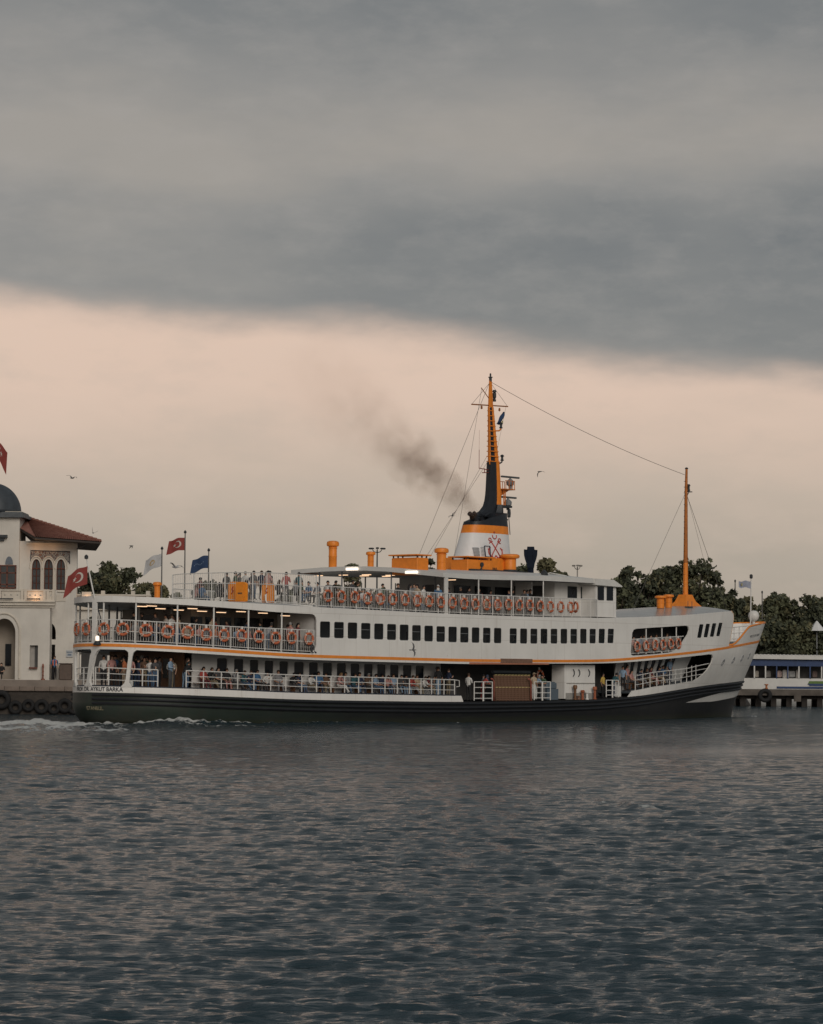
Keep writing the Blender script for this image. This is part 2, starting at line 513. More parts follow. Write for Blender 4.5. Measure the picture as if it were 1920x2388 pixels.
# old straight-run stations near the stern -> stations on the rounded stern (negative = port of the centreline)
_NU = [(0, -1.01), (.05, -.492), (.1, -.268), (.2, -.057), (.3, -.003), (.5, .028), (.8, .182), (1.2, .393), (1.6, .658), (2, .968), (2.6, 1.416), (3.3, 2.01), (4, 2.676), (5, 3.654),
       (6, 4.764), (7, 5.999), (8, 7.149), (9, 8.273), (10, 9.4), (11, 10.564), (12, 11.685), (13, 12.826), (14, 13.979), (14.5, 14.5)]
def N(u): return u if u >= 14.5 else float(np.interp(u, [a for a, _ in _NU], [b_ for _, b_ in _NU]))
US0, KS = 2.08, (14 - 2.08) / 14
bt = pchip([(0, 0), (.003, .15), (.013, .3), (.083, .75), (.253, 1.3), (.614, 2), (1.074, 2.6), (1.475, 3.0), (2.115, 3.5), (2.977, 4.0), (3.946, 4.4), (5.054, 4.7), (6.953, 5.02), (10.477, 5.62), (14, 5.97), (16, 6.12), (22, 6.32), (30, 6.38),
            (38, 6.25), (46, 5.95), (52, 5.5), (57, 4.9), (61, 4.1), (64, 3.3), (67, 2.2), (69, 1.3), (71, 0)])
stem = lerp_tab([(-1.5, 65.9), (.25, 66.45), (1.19, 66.79), (2.51, 67.82), (4.42, 69.2), (7.21, 71.03), (8, 71.5)])
s0 = lerp_tab([(-1.2, 3.0), (-.4, 1.9), (0, 1.1), (.5, .35), (1.1, 0), (9, 0)])
def sstep(x): x = min(max(x, 0), 1); return x * x * (3 - 2 * x)
def hull_xy(ut, z):
    u = (US0 + ut * KS) if ut < 14 else ut if ut < 40 else 40 + (ut - 40) * (stem(z) - 40) / 31
    if ut < 14: u += s0(z) * (1 - ut / 14)
    ff = 1 - .05 * sstep((1.3 - z) / 2.2)
    ff -= .34 * sstep((ut - 47) / 16) * sstep((5.2 - z) / 5.4)
    return u, bt(ut) * max(ff, .2)
def P(ut, z, side=-1, off=0.0):
    if ut < 0: ut, side = -ut, -side
    u, h = hull_xy(ut, z)
    if off:
        e = .02 if ut < 1 else .15
        a, b_ = hull_xy(max(ut - e, 0), z), hull_xy(min(ut + e, 71), z)
        tx, ty = b_[0] - a[0], b_[1] - a[1]
        l = math.hypot(tx, ty) or 1
        u, h = u + ty / l * off, h - tx / l * off
        h = max(h, 0)
    return Vector((u, side * h, z))

CUTS = [.01, .03, .06, .12, .2, .3, .45, .65, .9, 1.2, 1.6, 2, 2.6, 3.3] + [4 + i for i in range(67)]
CUTS += [46.5, 47.5, 70.5]
ZCUTS = [-.6, 0, .6, 1.2, 1.8, 2.4, 3.0, 3.6, 4.2, 4.8, 5.4, 6.0, 6.6]
def plate(outer, holes, off=0.0, thick=.06, side=-1, zc=True):
    """a shell plate laid on the ship's side: outline and openings are (distance along, height)"""
    loops = [outer] + list(holes)
    pts = [Vector((p[0], p[1], 0)) for l in loops for p in l]
    tri = tessellate_polygon([[Vector((p[0], p[1], 0)) for p in l] for l in loops])
    bm = bmesh.new()
    vv = [bm.verts.new(p) for p in pts]
    for t in tri:
        try: bm.faces.new([vv[i] for i in t])
        except ValueError: pass
    u0, u1 = min(p[0] for p in outer), max(p[0] for p in outer)
    for c in CUTS:
        if u0 < c < u1:
            bmesh.ops.bisect_plane(bm, geom=bm.verts[:] + bm.edges[:] + bm.faces[:], dist=1e-5, plane_co=(c, 0, 0), plane_no=(1, 0, 0))
    if zc:
        for c in ZCUTS:
            bmesh.ops.bisect_plane(bm, geom=bm.verts[:] + bm.edges[:] + bm.faces[:], dist=1e-5, plane_co=(0, c, 0), plane_no=(0, 1, 0))
    bmesh.ops.dissolve_degenerate(bm, dist=1e-5, edges=bm.edges[:])
    bm.verts.index_update()
    flat = [(v.co.x, v.co.y) for v in bm.verts]
    faces = [[v.index for v in f.verts] for f in bm.faces]
    bound = [(e.verts[0].index, e.verts[1].index) for e in bm.edges if len(e.link_faces) == 1]
    bm.free()
    n = len(flat)
    mb = MB()
    o = [P(a, b_, side, off) for a, b_ in flat] + [P(a, b_, side, off + thick) for a, b_ in flat]
    mb.add(o, [tuple(f) for f in faces] + [tuple(i + n for i in reversed(f)) for f in faces] + [(a, b_, b_ + n, a + n) for a, b_ in bound])
    return mb

def uline(f, a, b_, n=40, rev=False):
    l = [(a + (b_ - a) * i / n, f(a + (b_ - a) * i / n)) for i in range(n + 1)]
    return l[::-1] if rev else l
def rrect(u0, u1, z0, z1, r, n=3):
    return arc(u1 - r, z0 + r, r, r, -90, 0, n) + arc(u1 - r, z1 - r, r, r, 0, 90, n) + arc(u0 + r, z1 - r, r, r, 90, 180, n) + arc(u0 + r, z0 + r, r, r, 180, 270, n)

z_blk = pchip([(0, 1.965), (.59, 1.95), (4.76, 1.82), (13.4, 1.6), (20, 1.51), (27, 1.45), (34, 1.48), (41, 1.57), (46, 1.74), (53.3, 2.15), (58, 2.42), (64, 2.68), (71, 2.9)])
z_bul = pchip([(0, 2.31), (.59, 2.28), (4.76, 2.19), (13.4, 1.97), (20, 1.89), (27, 1.82), (46, 2.12), (49.8, 2.42), (53.3, 2.6), (57, 2.85), (66, 3.1)])
z_cei = pchip([(0, 4.38), (1.5, 4.318), (4.88, 4.17), (13.4, 3.91), (20, 3.83), (28, 3.78), (36, 3.87), (42, 3.93), (49.8, 4.25), (58, 4.72), (66, 5.2)])
z_str = pchip([(0, 4.62), (1.5, 4.549), (4.88, 4.41), (13.4, 4.125), (20, 4.055), (28, 4.0), (36, 4.03), (41.8, 4.105), (49.8, 4.49), (59.5, 5.11), (64.7, 5.5), (71, 5.85)])
z_mid = lambda u: z_str(u) + .16                                  # middle deck floor
z_opn = pchip([(0, 7.03), (.97, 6.99), (4.76, 6.845), (8.27, 6.714), (11, 6.6), (14, 6.55)])
z_upp = pchip([(0, 7.38), (.97, 7.32), (4.76, 7.185), (8.27, 7.09), (14, 6.97), (20, 6.89), (25.5, 6.83), (32, 6.81), (41.5, 6.9), (44, 6.97), (52, 7.3), (59.5, 7.75), (61, 7.8)])

white = M('white_ship_paint', (.76, .74, .71), .42, .07, .35, 0, streak=.16, streak_col=(.40, .33, .26))
_t = white.node_tree; _b = _t.nodes['Principled BSDF']
_oc = nd(_t, 'ShaderNodeTexCoord').outputs['Object']
_sp = nd(_t, 'ShaderNodeSeparateXYZ', i_0=_oc)
_cb = nd(_t, 'ShaderNodeCombineXYZ', i_0=_sp.outputs[0], i_1=_sp.outputs[2])
_bk = nd(_t, 'ShaderNodeTexBrick', i_Vector=_cb.outputs[0], i_Scale=1.0)
_bk.inputs['Brick Width'].default_value = 2.9; _bk.inputs['Row Height'].default_value = 1.32; _bk.inputs['Mortar Size'].default_value = .022; _bk.inputs['Mortar Smooth'].default_value = .6
_dn = nd(_t, 'ShaderNodeTexNoise', i_Vector=_oc, i_Scale=.9, i_Detail=2.0).outputs[0]
_hh = mth(_t, 'ADD', mth(_t, 'MULTIPLY', _dn, 2.2), mth(_t, 'MULTIPLY', _bk.outputs['Fac'], -.35))
_bu = nd(_t, 'ShaderNodeBump', i_Strength=.35, i_Distance=.04, i_Height=_hh)
_t.links.new(_bu.outputs[0], _b.inputs['Normal'])
_old = _b.inputs['Base Color'].links[0].from_socket
_seam = mixc(_t, mth(_t, 'MULTIPLY', _bk.outputs['Fac'], .30), _old, (.34, .29, .24))
_pn = nd(_t, 'ShaderNodeTexNoise', i_Vector=_oc, i_Scale=1.7, i_Detail=7.0, i_Roughness=.75).outputs[0]
_rs = mth(_t, 'MULTIPLY', mth(_t, 'SUBTRACT', _pn, .66, clamp=True), 6.0, clamp=True)
_t.links.new(mixc(_t, _rs, _seam, (.34, .20, .12)), _b.inputs['Base Color'])
white2 = M('white_trim_paint', (.66, .645, .62), .45, .05, 2)
orange = M('orange_paint', (.78, .235, .025), .45, .12, 3)
stripe_m = M('orange_stripe_paint', (.80, .26, .04), .45, .12, 3)
blackp = M('black_rubber_paint', (.012, .013, .016), .55, .3, 2, .1)
deckm = M('deck_blue_grey', (.07, .085, .10), .6, .2, 2)
greyw = M('grey_white_wall', (.64, .63, .61), .5, .06, 1)
glass = M('dark_window_glass', (.010, .014, .020), .12, .25, 1.2, spec=.22)
_gp = bpy.data.materials.new('see_through_window_glass'); _gp.use_nodes = True
_t = _gp.node_tree; _b = _t.nodes['Principled BSDF']
_b.inputs['Base Color'].default_value = (.012, .016, .022, 1); _b.inputs['Roughness'].default_value = .06; _b.inputs['Specular IOR Level'].default_value = .3
_tr = nd(_t, 'ShaderNodeBsdfTransparent', i_Color=(.78, .84, .88, 1))
_mx = nd(_t, 'ShaderNodeMixShader', i_0=.30)
_t.links.new(_tr.outputs[0], _mx.inputs[1]); _t.links.new(_b.outputs[0], _mx.inputs[2])
_t.links.new(_mx.outputs[0], _t.nodes['Material Output'].inputs['Surface'])
glass_t = _gp
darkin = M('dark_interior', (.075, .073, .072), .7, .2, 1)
brown = M('varnished_wood', (.16, .075, .035), .5, .25, 6)
rust = M('rusty_panel', (.20, .11, .075), .8, .3, 8)
lampm = M('lit_tube_lamp', (1, .8, .6), .5, 0, emit=((1, .64, .38), 1.15))
steel = M('grey_steel', (.30, .31, .32), .45, .15, 5)
dsteel = M('dark_steel', (.035, .04, .045), .5, .2, 5)

# hull below the white: dark green aft running to black
hm = bpy.data.materials.new('dark_hull_paint'); hm.use_nodes = True
_t = hm.node_tree; _b = _t.nodes['Principled BSDF']; _b.inputs['Roughness'].default_value = .5
_oc = nd(_t, 'ShaderNodeTexCoord').outputs['Object']
_sx = nd(_t, 'ShaderNodeSeparateXYZ', i_0=_oc).outputs[0]
_ns = nd(_t, 'ShaderNodeTexNoise', i_Vector=_oc, i_Scale=.45, i_Detail=6.0, i_Roughness=.65).outputs[0]
_f = nd(_t, 'ShaderNodeMapRange', i_Value=mth(_t, 'ADD', _sx, mth(_t, 'MULTIPLY', _ns, 16)))
_f.inputs['From Min'].default_value = 14; _f.inputs['From Max'].default_value = 30
_g = ramp(_t, _ns, [(.3, (.014, .022, .017)), (.55, (.022, .034, .026)), (.75, (.036, .034, .027))])
_mpn = nd(_t, 'ShaderNodeMapping', i_0=_oc); _mpn.inputs['Scale'].default_value = (1.4, 1.4, .2)
_n2 = nd(_t, 'ShaderNodeTexNoise', i_Vector=_mpn.outputs[0], i_Scale=1.0, i_Detail=6.0, i_Roughness=.7).outputs[0]
_k = ramp(_t, _n2, [(.35, (.007, .008, .009)), (.62, (.012, .012, .013)), (.8, (.034, .026, .021))])
_hc = mixc(_t, _f.outputs[0], _g, _k)
_mps = nd(_t, 'ShaderNodeMapping', i_0=_oc); _mps.inputs['Scale'].default_value = (.5, .5, 5.0)
_n3 = nd(_t, 'ShaderNodeTexNoise', i_Vector=_mps.outputs[0], i_Scale=1.0, i_Detail=8.0, i_Roughness=.75).outputs[0]
_hc = mixc(_t, mth(_t, 'MULTIPLY', mth(_t, 'SUBTRACT', _n3, .58, clamp=True), 3.5, clamp=True), _hc, (.055, .055, .048))
_sz = nd(_t, 'ShaderNodeSeparateXYZ', i_0=_oc).outputs[2]
_al = nd(_t, 'ShaderNodeMapRange', i_Value=mth(_t, 'ADD', _sz, mth(_t, 'MULTIPLY', _n2, .5))); _al.inputs['From Min'].default_value = .85; _al.inputs['From Max'].default_value = .55
_hc = mixc(_t, mth(_t, 'MULTIPLY', _al.outputs[0], .6), _hc, (.030, .034, .020))
_t.links.new(_hc, _b.inputs['Base Color'])

mb = MB()
uts = sorted(set([0] + CUTS + [71]))
for sd_ in (-1, 1):
    mb.grid(lambda a, k, s=sd_: P(a, -1.2 + (z_blk(a) + 1.2) * k, s), uts, [i / 12 for i in range(13)])
hull = mb.build('hull', hm, ferry, smooth=50)
for dz_ in (.12, .36, .60):
    for sd_ in (-1, 1):
        mb = MB()
        mb.tube([P(a, z_blk(a) - dz_, sd_, -.03) for a in uts if (a >= 1.6 or sd_ < 0)], .085, 6)
        mb.build('rubbing_strake', blackp, hull, smooth=40)
# white wedge under the wale at the bow
for sd_ in (-1, 1):
    plate([(57, 1.30), (63, 1.35), (71, 1.75), (71, 2.30), (64, 1.98)], [], -.012, .02, sd_).build('bow_patch', white2, hull)

# white low bulwark aft
for sd_ in (-1, 1):
    plate(uline(z_blk, 0, 27.24) + uline(z_bul, 0, 27.05, rev=True), [], 0, .1, sd_, False).build('bulwark', white, ferry, smooth=40)
    mb = MB()
    mb.tube([P(a, z_bul(a) + .02, sd_, .06) for a in uts if a <= 27], .055, 5)
    mb.build('bulwark_cap', M('navy_cap_paint', (.02, .026, .04), .5), ferry, smooth=True)

# the white side: one plate from stern to stem with its openings
WIN = [(14.40 + 1.1365 * i, .82) for i in range(12)] + [(28.03 + 1.10 * i, .76) for i in range(3)] + [(31.83 + 1.089 * i, .75) for i in range(11)]
zw = pchip([(14, 5.20), (20, 5.15), (27, 5.09), (32, 5.10), (37, 5.16), (44, 5.29)])
WH = .95
BW = [(54.78, .66), (55.76, .68), (56.75, .70), (57.80, .69)]
def win_hole(u, w, z0, h):
    return rrect(u, u + w, z0, z0 + h, .09, 2)
bow_open = [(45.72, 4.75), (45.80, 4.52), (46.1, 4.47), (48.5, 4.57), (50.95, 4.72), (51.6, 4.82), (52.2, 5.05), (52.7, 5.42), (53.1, 5.80), (53.35, 6.05),
            (53.42, 6.3), (53.25, 6.52), (52.9, 6.6), (52.3, 6.58), (49, 6.42), (46.2, 6.27), (45.9, 6.2), (45.74, 6.0)]
stern_open = uline(lambda u: z_mid(u) + .0, .004, 13.7, 30) + arc(13.7, 4.80, .42, .42, -90, 0, 5) + arc(13.72, 6.15, .40, .40, 0, 90, 5) + uline(z_opn, .004, 13.6, 30, True)
for sd_ in (-1, 1):
    outer = [(0, z_cei(0))] + uline(z_cei, .001, 57.4, 70) + [(57.9, 4.66), (58.22, 4.45), (58.35, 4.1), (58.2, 3.7), (57.9, 3.38), (57.3, 3.05), (56.4, 2.80)] + \
        uline(z_bul, 46.4, 55.6, 14, True) + uline(z_blk, 45.92, 71, 30) + \
        [(71, 7.2), (69, 7.1), (67, 6.98), (65.4, 6.86), (64.3, 6.74), (63.9, 6.6), (63.3, 6.25), (62.7, 5.86), (62.0, 5.52), (61.4, 5.38), (60.6, 5.36),
         (60.55, 5.8), (60.45, 6.6), (60.3, 7.2), (60.05, 7.6), (59.6, 7.76)] + uline(z_upp, 0, 59.3, 60, True)
    holes = [win_hole(u, w, zw(u), WH) for u, w in WIN] + [win_hole(u, w, 5.79 + .055 * i, .95) for i, (u, w) in enumerate(BW)] + [bow_open, stern_open]
    holes += [arc(60.6 + 2.05 * i, 4.13 + .17 * i, .17, .17, 0, 360, 10)[:-1] for i in range(4)]
    plate(outer, holes, 0, .09, sd_).build('side_plating', white, ferry, smooth=35)
    # orange stripe, slightly proud
    plate(uline(lambda u: z_str(u) - .085, 0, 70.8, 80) + uline(lambda u: z_str(u) + .085, 0, 70.8, 80, True), [], -.012, .03, sd_, False).build('stripe', stripe_m, ferry, smooth=40)
    mb = MB()
    mb.tube([P(a, b_, sd_, .04) for a, b_ in [(60.62, 5.38), (61.4, 5.40), (62.0, 5.54), (62.7, 5.88), (63.3, 6.27), (63.9, 6.62), (64.3, 6.77), (65.4, 6.88), (67, 7.0), (69, 7.12), (70.9, 7.22)]], .07, 6)
    mb.build('bulwark_moulding', stripe_m, ferry, smooth=True)
    mb = MB()
    mb.tube([P(a, b_, sd_, .03) for a, b_ in [(60.6, 5.4), (60.58, 5.8), (60.48, 6.6), (60.33, 7.2), (60.08, 7.58), (59.6, 7.76)]], .05, 6)
    mb.build('edge_moulding', M('tan_moulding', (.55, .36, .22), .5), ferry, smooth=True)
# rusty lengths of stripe above the gangway
plate([(30.9, 3.86), (34.2, 3.86), (34.2, 4.14), (30.9, 4.14)], [], -.03, .03, -1, False).build('worn_panel', rust, ferry, label='worn brown length of the side above the gangway')
plate([(27.8, 3.76), (36.0, 3.80), (36.0, 3.90), (27.8, 3.885)], [], -.02, .03, -1, False).build('guard_strip', M('faded_red_strip', (.42, .17, .10), .6, .2, 5), ferry)

# windows of the middle deck, both sides
def window_at(u, w, z0, h, off, parent, sd_, name='window', frame_m=None):
    fr = plate(win_hole(u - .03, w + .06, z0 - .03, h + .06), [win_hole(u + .035, w - .07, z0 + .035, h - .07)], off + .03, .05, sd_, False)
    o = fr.build(name, frame_m or dsteel, parent)
    plate(win_hole(u + .0, w, z0 + .0, h), [], off + .06, .015, sd_, False).build('pane', glass_t if (parent is ferry and sd_ < 0) else glass, o)
    return o
for sd_ in (-1, 1):
    for i, (u, w) in enumerate(WIN):
        o = window_at(u, w, zw(u), WH, 0, ferry, sd_)
        if i % 2 == 1:
            mb = MB(); mb.tube([P(u + .04, zw(u) + .55, sd_, .05), P(u + w - .04, zw(u) + .55, sd_, .05)], .014, 4)
            mb.build('transom', steel, o)
    for i, (u, w) in enumerate(BW):
        window_at(u, w, 5.79 + .055 * i, .95, 0, ferry, sd_)
    for i in range(4):
        c = (60.6 + 2.05 * i, 4.13 + .17 * i)
        plate(arc(*c, .24, .24, 0, 360, 14)[:-1], [arc(*c, .15, .15, 0, 360, 10)[:-1]], -.03, .05, sd_, False).build('porthole', steel, ferry)
        plate(arc(*c, .19, .19, 0, 360, 10)[:-1], [], .05, .02, sd_, False).build('porthole_glass', glass, ferry)

# decks and roofs
def slab(u0, u1, zt, th, inset, n=48, camber=0.0, zl=None):
    mb = MB()
    us_ = [u0 + (u1 - u0) * i / n for i in range(n + 1)]
    ks = [-1, -.66, -.33, 0, .33, .66, 1]
    def pt(u, k, dz_):
        z = zt(u) + (camber(u) if callable(camber) else camber) * (1 - k * k)
        p = P(u, zl if zl else zt(u), 1, inset)
        return (p.x, p.y * k, z + dz_)
    nt = len(us_) * len(ks); nk = len(ks)
    vv = [pt(u, k, 0) for u in us_ for k in ks] + [pt(u, k, -th) for u in us_ for k in ks]
    ff = []
    for i in range(n):
        for j in range(nk - 1):
            a = i * nk + j
            ff += [(a, a + nk, a + nk + 1, a + 1), (nt + a, nt + a + 1, nt + a + nk + 1, nt + a + nk)]
        for j in (0, nk - 1):
            a = i * nk + j
            ff.append((a, a + nk, nt + a + nk, nt + a))
    for i in (0, n):
        for j in range(nk - 1):
            a = i * nk + j
            ff.append((a, a + 1, nt + a + 1, nt + a))
    return mb.add(vv, ff)
slab(.02, 27.1, lambda u: z_bul(u) - .06, .1, .12).build('main_deck', deckm, ferry)
slab(27.1, 46.2, lambda u: z_blk(u) - .004, .1, .02).build('gangway_deck', blackp, ferry)
slab(46.2, 63.5, lambda u: z_bul(u) - .06, .1, .12).build('fore_main_deck', deckm, ferry)
slab(.02, 60.3, lambda u: z_mid(u) - .02, .26, .095, 80).build('middle_deck', M('deckhead_grey', (.40, .395, .385), .6, .1, 1), ferry)
slab(.02, 44.5, lambda u: z_upp(u) - .02, .30, .095, 60, camber=lambda u: .36 * sstep((u - 7) / 6)).build('upper_deck', M('deckhead_grey', (.40, .395, .385), .6, .1, 1), ferry)
slab(43.5, 60.0, lambda u: z_upp(u) + .0, .14, .10, 40, camber=.42).build('bow_roof', M('wet_grey_deck', (.33, .33, .32), .22, .12, .8), ferry, smooth=40)
slab(60.4, 70.6, lambda u: 5.2 + (u - 60) * .06, .1, .10, 20).build('foredeck', deckm, ferry)
z_rt = pchip([(11.2, 9.03), (14.2, 9.24), (18.2, 9.44), (20.3, 9.46), (25.5, 9.31), (28, 9.31), (32, 9.36), (35.5, 9.44), (41.2, 9.45)])
z_rb = pchip([(11.2, 8.92), (14.2, 8.86), (18.2, 9.12), (20.3, 9.2), (25.5, 9.04), (28, 9.01), (32, 9.06), (35.5, 9.13), (41.2, 9.15)])
mb = MB()
us_ = [25.3 + 15.9 * i / 32 for i in range(33)]
_rc = pchip([(-1.02, 0), (-.6, .25), (-.29, .43), (.02, .53), (.4, .55), (.8, .47), (1.02, .40)])      # roof crown across the beam, starboard to port
def roofp(u, k, top):
    p = P(u, 7, 1, .06)
    return (p.x, p.y * k, (z_rt(u) if top else z_rb(u)) + _rc(k))
ks = [-1, -.9, -.6, -.3, 0, .3, .6, .9, 1]
mb.grid(lambda a, k: roofp(a, k, True), us_, ks); mb.grid(lambda a, k: roofp(a, k, False), us_, ks)
for k in (-1, 1):
    mb.grid(lambda a, q, k=k: roofp(a, k, q), us_, [0, 1])
for u in (us_[0], us_[-1]):
    mb.grid(lambda q, k, u=u: roofp(u, k, q), [0, 1], ks)
roof = mb.build('canopy_roof', greyw, ferry, smooth=40)
mb = MB(); mb.box((25.9, 5.2, 9.52), (1.0, .9, .10)); mb.build('roof_hatch', rust, roof)

# superstructure front wall, seen edge-on from astern, and bow cross walls
MB().grid(lambda y, z: (60.25 - abs(y) ** 2 * .02, y, z), [-4.1 + i * .82 for i in range(11)], [4.9, 7.4]).build('front_wall', white, ferry)

# inner walls of the lower promenade with windows
LW = [(N(8.08 + 1.196 * i), .84) for i in range(15)]
LWB = [(47.2 + 1.02 * i, .62) for i in range(8)]
zlw = lambda u: z_bul(u) + .88
for sd_ in (-1, 1):
    out = uline(lambda u: z_bul(u) - .05, 5.2, 27.2, 20) + uline(lambda u: z_cei(u) + .2, 5.2, 27.2, 20, True)
    w = plate(out, [win_hole(u, ww, zlw(u), .98) for u, ww in LW], 1.8, .08, sd_, False).build('promenade_wall', greyw, ferry, smooth=35)
    for u, ww in LW:
        window_at(u, ww, zlw(u), .98, 1.8, w, sd_, frame_m=greyw)
    out = uline(lambda u: z_bul(u) - .05, 46.2, 57.6, 20) + uline(lambda u: z_cei(u) + .2, 46.2, 57.6, 20, True)
    w = plate(out, [win_hole(u, ww, z_bul(u) + .85, 1.0) for u, ww in LWB], 1.35, .08, sd_, False).build('promenade_wall', greyw, ferry, smooth=35)
    for u, ww in LWB:
        window_at(u, ww, z_bul(u) + .85, 1.0, 1.35, w, sd_, frame_m=greyw)
mb = MB(); mb.box((6.25, 0, 3.2), (.08, 6.0, 2.2)); mb.build('aft_cabin_wall', brown, ferry)
for y in (-1.8, .2, 2.0):
    mb = MB(); mb.box((6.17, y, 3.35), (.06, .7, 1.1)); mb.build('aft_cabin_door', glass, ferry)
# dark lobby in the gangway and inner core
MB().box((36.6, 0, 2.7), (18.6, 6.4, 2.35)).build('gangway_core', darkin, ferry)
MB().box((21, 0, 5.55), (13.4, 11.4, 2.2)).build('saloon', darkin, ferry) if False else None
for sd_ in (-1, 1):
    plate(uline(z_mid, 14.3, 45.4, 20) + uline(lambda u: z_upp(u) - .3, 14.3, 45.4, 20, True), [], 1.5, .06, sd_, False).build('saloon_partition', M('saloon_panel', (.36, .31, .26), .6, .3, .7), ferry)
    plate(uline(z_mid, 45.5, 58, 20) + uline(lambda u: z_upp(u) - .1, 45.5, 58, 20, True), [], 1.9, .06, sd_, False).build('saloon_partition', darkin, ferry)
MB().box((14.3, 0, 5.6), (.1, 11.4, 1.95)).build('saloon_aft_wall', greyw, ferry)
MB().box((10.6, 0, 5.72), (7.2, 5.6, 2.05)).build('stern_cabin', M('cabin_dark_panel', (.17, .15, .13), .6, .15, 2), ferry)
for i in range(6):
    mb = MB(); mb.box((7.4 + 1.2 * i, -2.82, 5.8), (.9, .05, 1.0)); mb.build('stern_cabin_window', glass, ferry)
for y in (-1.4, .6):
    mb = MB(); mb.box((6.98, y, 5.6), (.05, 1.1, 1.6)); mb.build('stern_cabin_door', glass, ferry)
mb = MB(); mb.box((34.4, 0, 8.15), (6.4, 4.4, 2.5)); mb.build('engine_casing', M('casing_grey', (.36, .355, .345), .6, .1, 1), ferry)
for i in range(3):
    mb = MB(); mb.box((32.2 + 2.1 * i, -2.23, 8.15), (1.6, .05, 1.3)); mb.build('engine_casing_window', glass, ferry)
mb = MB(); mb.box((31.17, -.6, 8.0), (.05, 1.2, 1.7)); mb.build('engine_casing_door', glass, ferry)

# wheelhouse
wh = MB()
wh.box((42.62, 0, 8.0), (2.3, 11.9, 2.05)); whouse = wh.build('wheelhouse', white, ferry)
inner = MB(); inner.box((40.6, 0, 8.08), (4.1, 9.6, 2.2)); inner = inner.build('chart_room', white, ferry)
mb = MB()
prof = [(41.15, 9.46), (43.2, 9.44), (44.15, 9.06), (44.15, 8.99), (43.4, 9.0), (41.15, 9.05)]
mb.prism(prof, lambda a, b_: (a, -6.18, b_), lambda a, b_: (a, 6.18, b_)); mb.build('visor', white2, whouse)
for u0, u1 in ((41.72, 42.34), (42.72, 43.36)):
    for s_ in (-1, 1):
        mb = MB(); mb.box(((u0 + u1) / 2, s_ * 5.96, 8.53), (u1 - u0 + .06, .05, .90)); o = mb.build('window', dsteel, whouse)
        mb = MB(); mb.box(((u0 + u1) / 2, s_ * 5.985, 8.53), (u1 - u0 - .04, .03, .80)); mb.build('pane', glass, o)
for i in range(7):
    mb = MB(); mb.box((43.78, -4.8 + 1.6 * i, 8.5), (.05, 1.3, .85)); mb.build('front_window', glass, whouse)
for u0, u1 in ((39.95, 40.95), (41.4, 42.4)):
    mb = MB(); mb.box(((u0 + u1) / 2, -4.81, 8.55), (u1 - u0, .05, .80)); o = mb.build('window', dsteel, inner)
    mb = MB(); mb.box(((u0 + u1) / 2, -4.84, 8.55), (u1 - u0 - .1, .03, .7)); mb.build('pane', glass, o)
mb = MB(); mb.box((38.53, -2.2, 8.0), (.05, 3.4, 1.9)); o = mb.build('lobby', darkin, inner)
mb = MB(); mb.box((38.49, -2.4, 7.9), (.05, 1.1, 1.7)); mb.build('door', brown, inner)
mb = MB(); mb.box((36.2, -4.1, 8.05), (.12, 1.3, 2.1)); mb.build('screen_wall', white, ferry)

# posts between decks
mb_posts = []
for u in (.56, 2.0, 4.38, 6.67, 9.07, 11.48):
    for sd_ in (-1, 1):
        mb = MB(); u_ = N(u); a = P(u_, 5, sd_, .10); mb.tube([(a.x, a.y, z_mid(u_)), (a.x, a.y, z_opn(u_) + .05)], .05, 6); mb.build('deck_post', white2, ferry, smooth=True)
for u in (25.65, 28.81, 32.13, 35.52):
    for sd_ in (-1, 1):
        mb = MB(); a = P(u, 7, sd_, .12); r_ = .14 if abs(u - 25.65) < .1 else .045
        if r_ > .1: mb.box((a.x, a.y, (z_upp(u) + z_rb(u)) / 2), (.3, .1, z_rb(u) - z_upp(u) + .1))
        else: mb.tube([(a.x, a.y, z_upp(u)), (a.x, a.y, z_rb(u) + .05)], r_, 6)
        mb.build('roof_post', white2, ferry)
for u, y in ((25.7, 4.2), (25.7, 2.3), (25.7, -1.8), (29, 3.2), (29, -2.6)):
    mb = MB(); mb.tube([(u, y, 6.9), (u, y, 9.55)], .05, 6); mb.build('inner_post', M('grey_post', (.16, .17, .18), .5), ferry)
for u, y in ((4.4, -1.2), (4.4, 1.2), (6.0, -2.2), (6.0, 2.2)):
    mb = MB(); mb.tube([(u, y, 4.6), (u, y, 7.0)], .06, 6); mb.build('inner_post', M('grey_post', (.16, .17, .18), .5), ferry)
# flared stern pillars with trumpet feet and heads, raked
def stern_pillar(u0, u1, sd_):
    mb = MB()
    rows = []
    for k, wd in ((0, .32), (.05, .25), (.11, .14), (.2, .105), (.82, .105), (.92, .14), (.97, .24), (1.0, .38)):
        z = z_bul(u0) + (z_cei(u1) + .02 - z_bul(u0)) * k
        a = u0 + (u1 - u0) * k
        # width along the side curve
        def ar(ut, d):
            p, st_ = ut, .004 if d > 0 else -.004
            acc = 0
            q = P(p, z, sd_, .05)
            while acc < abs(d) and -6 < p + st_ < 20:
                p += st_; q2 = P(p, z, sd_, .05); acc += (q2 - q).length; q = q2
            return q
        l, r_ = ar(a, -wd), ar(a, wd)
        n_ = (r_ - l).cross(Vector((0, 0, 1))).normalized() * .085
        rows.append([l + n_, r_ + n_, r_ - n_, l - n_])
    vv = [p for r_ in rows for p in r_]
    ff = []
    for j in range(len(rows) - 1):
        for i in range(4): ff.append((j * 4 + i, j * 4 + (i + 1) % 4, j * 4 + 4 + (i + 1) % 4, j * 4 + 4 + i))
    ff += [(3, 2, 1, 0), tuple(len(vv) - 4 + i for i in range(4))]
    mb.add(vv, ff)
    mb.build('stern_pillar', white2, ferry)
stern_pillar(-.03, .004, -1)
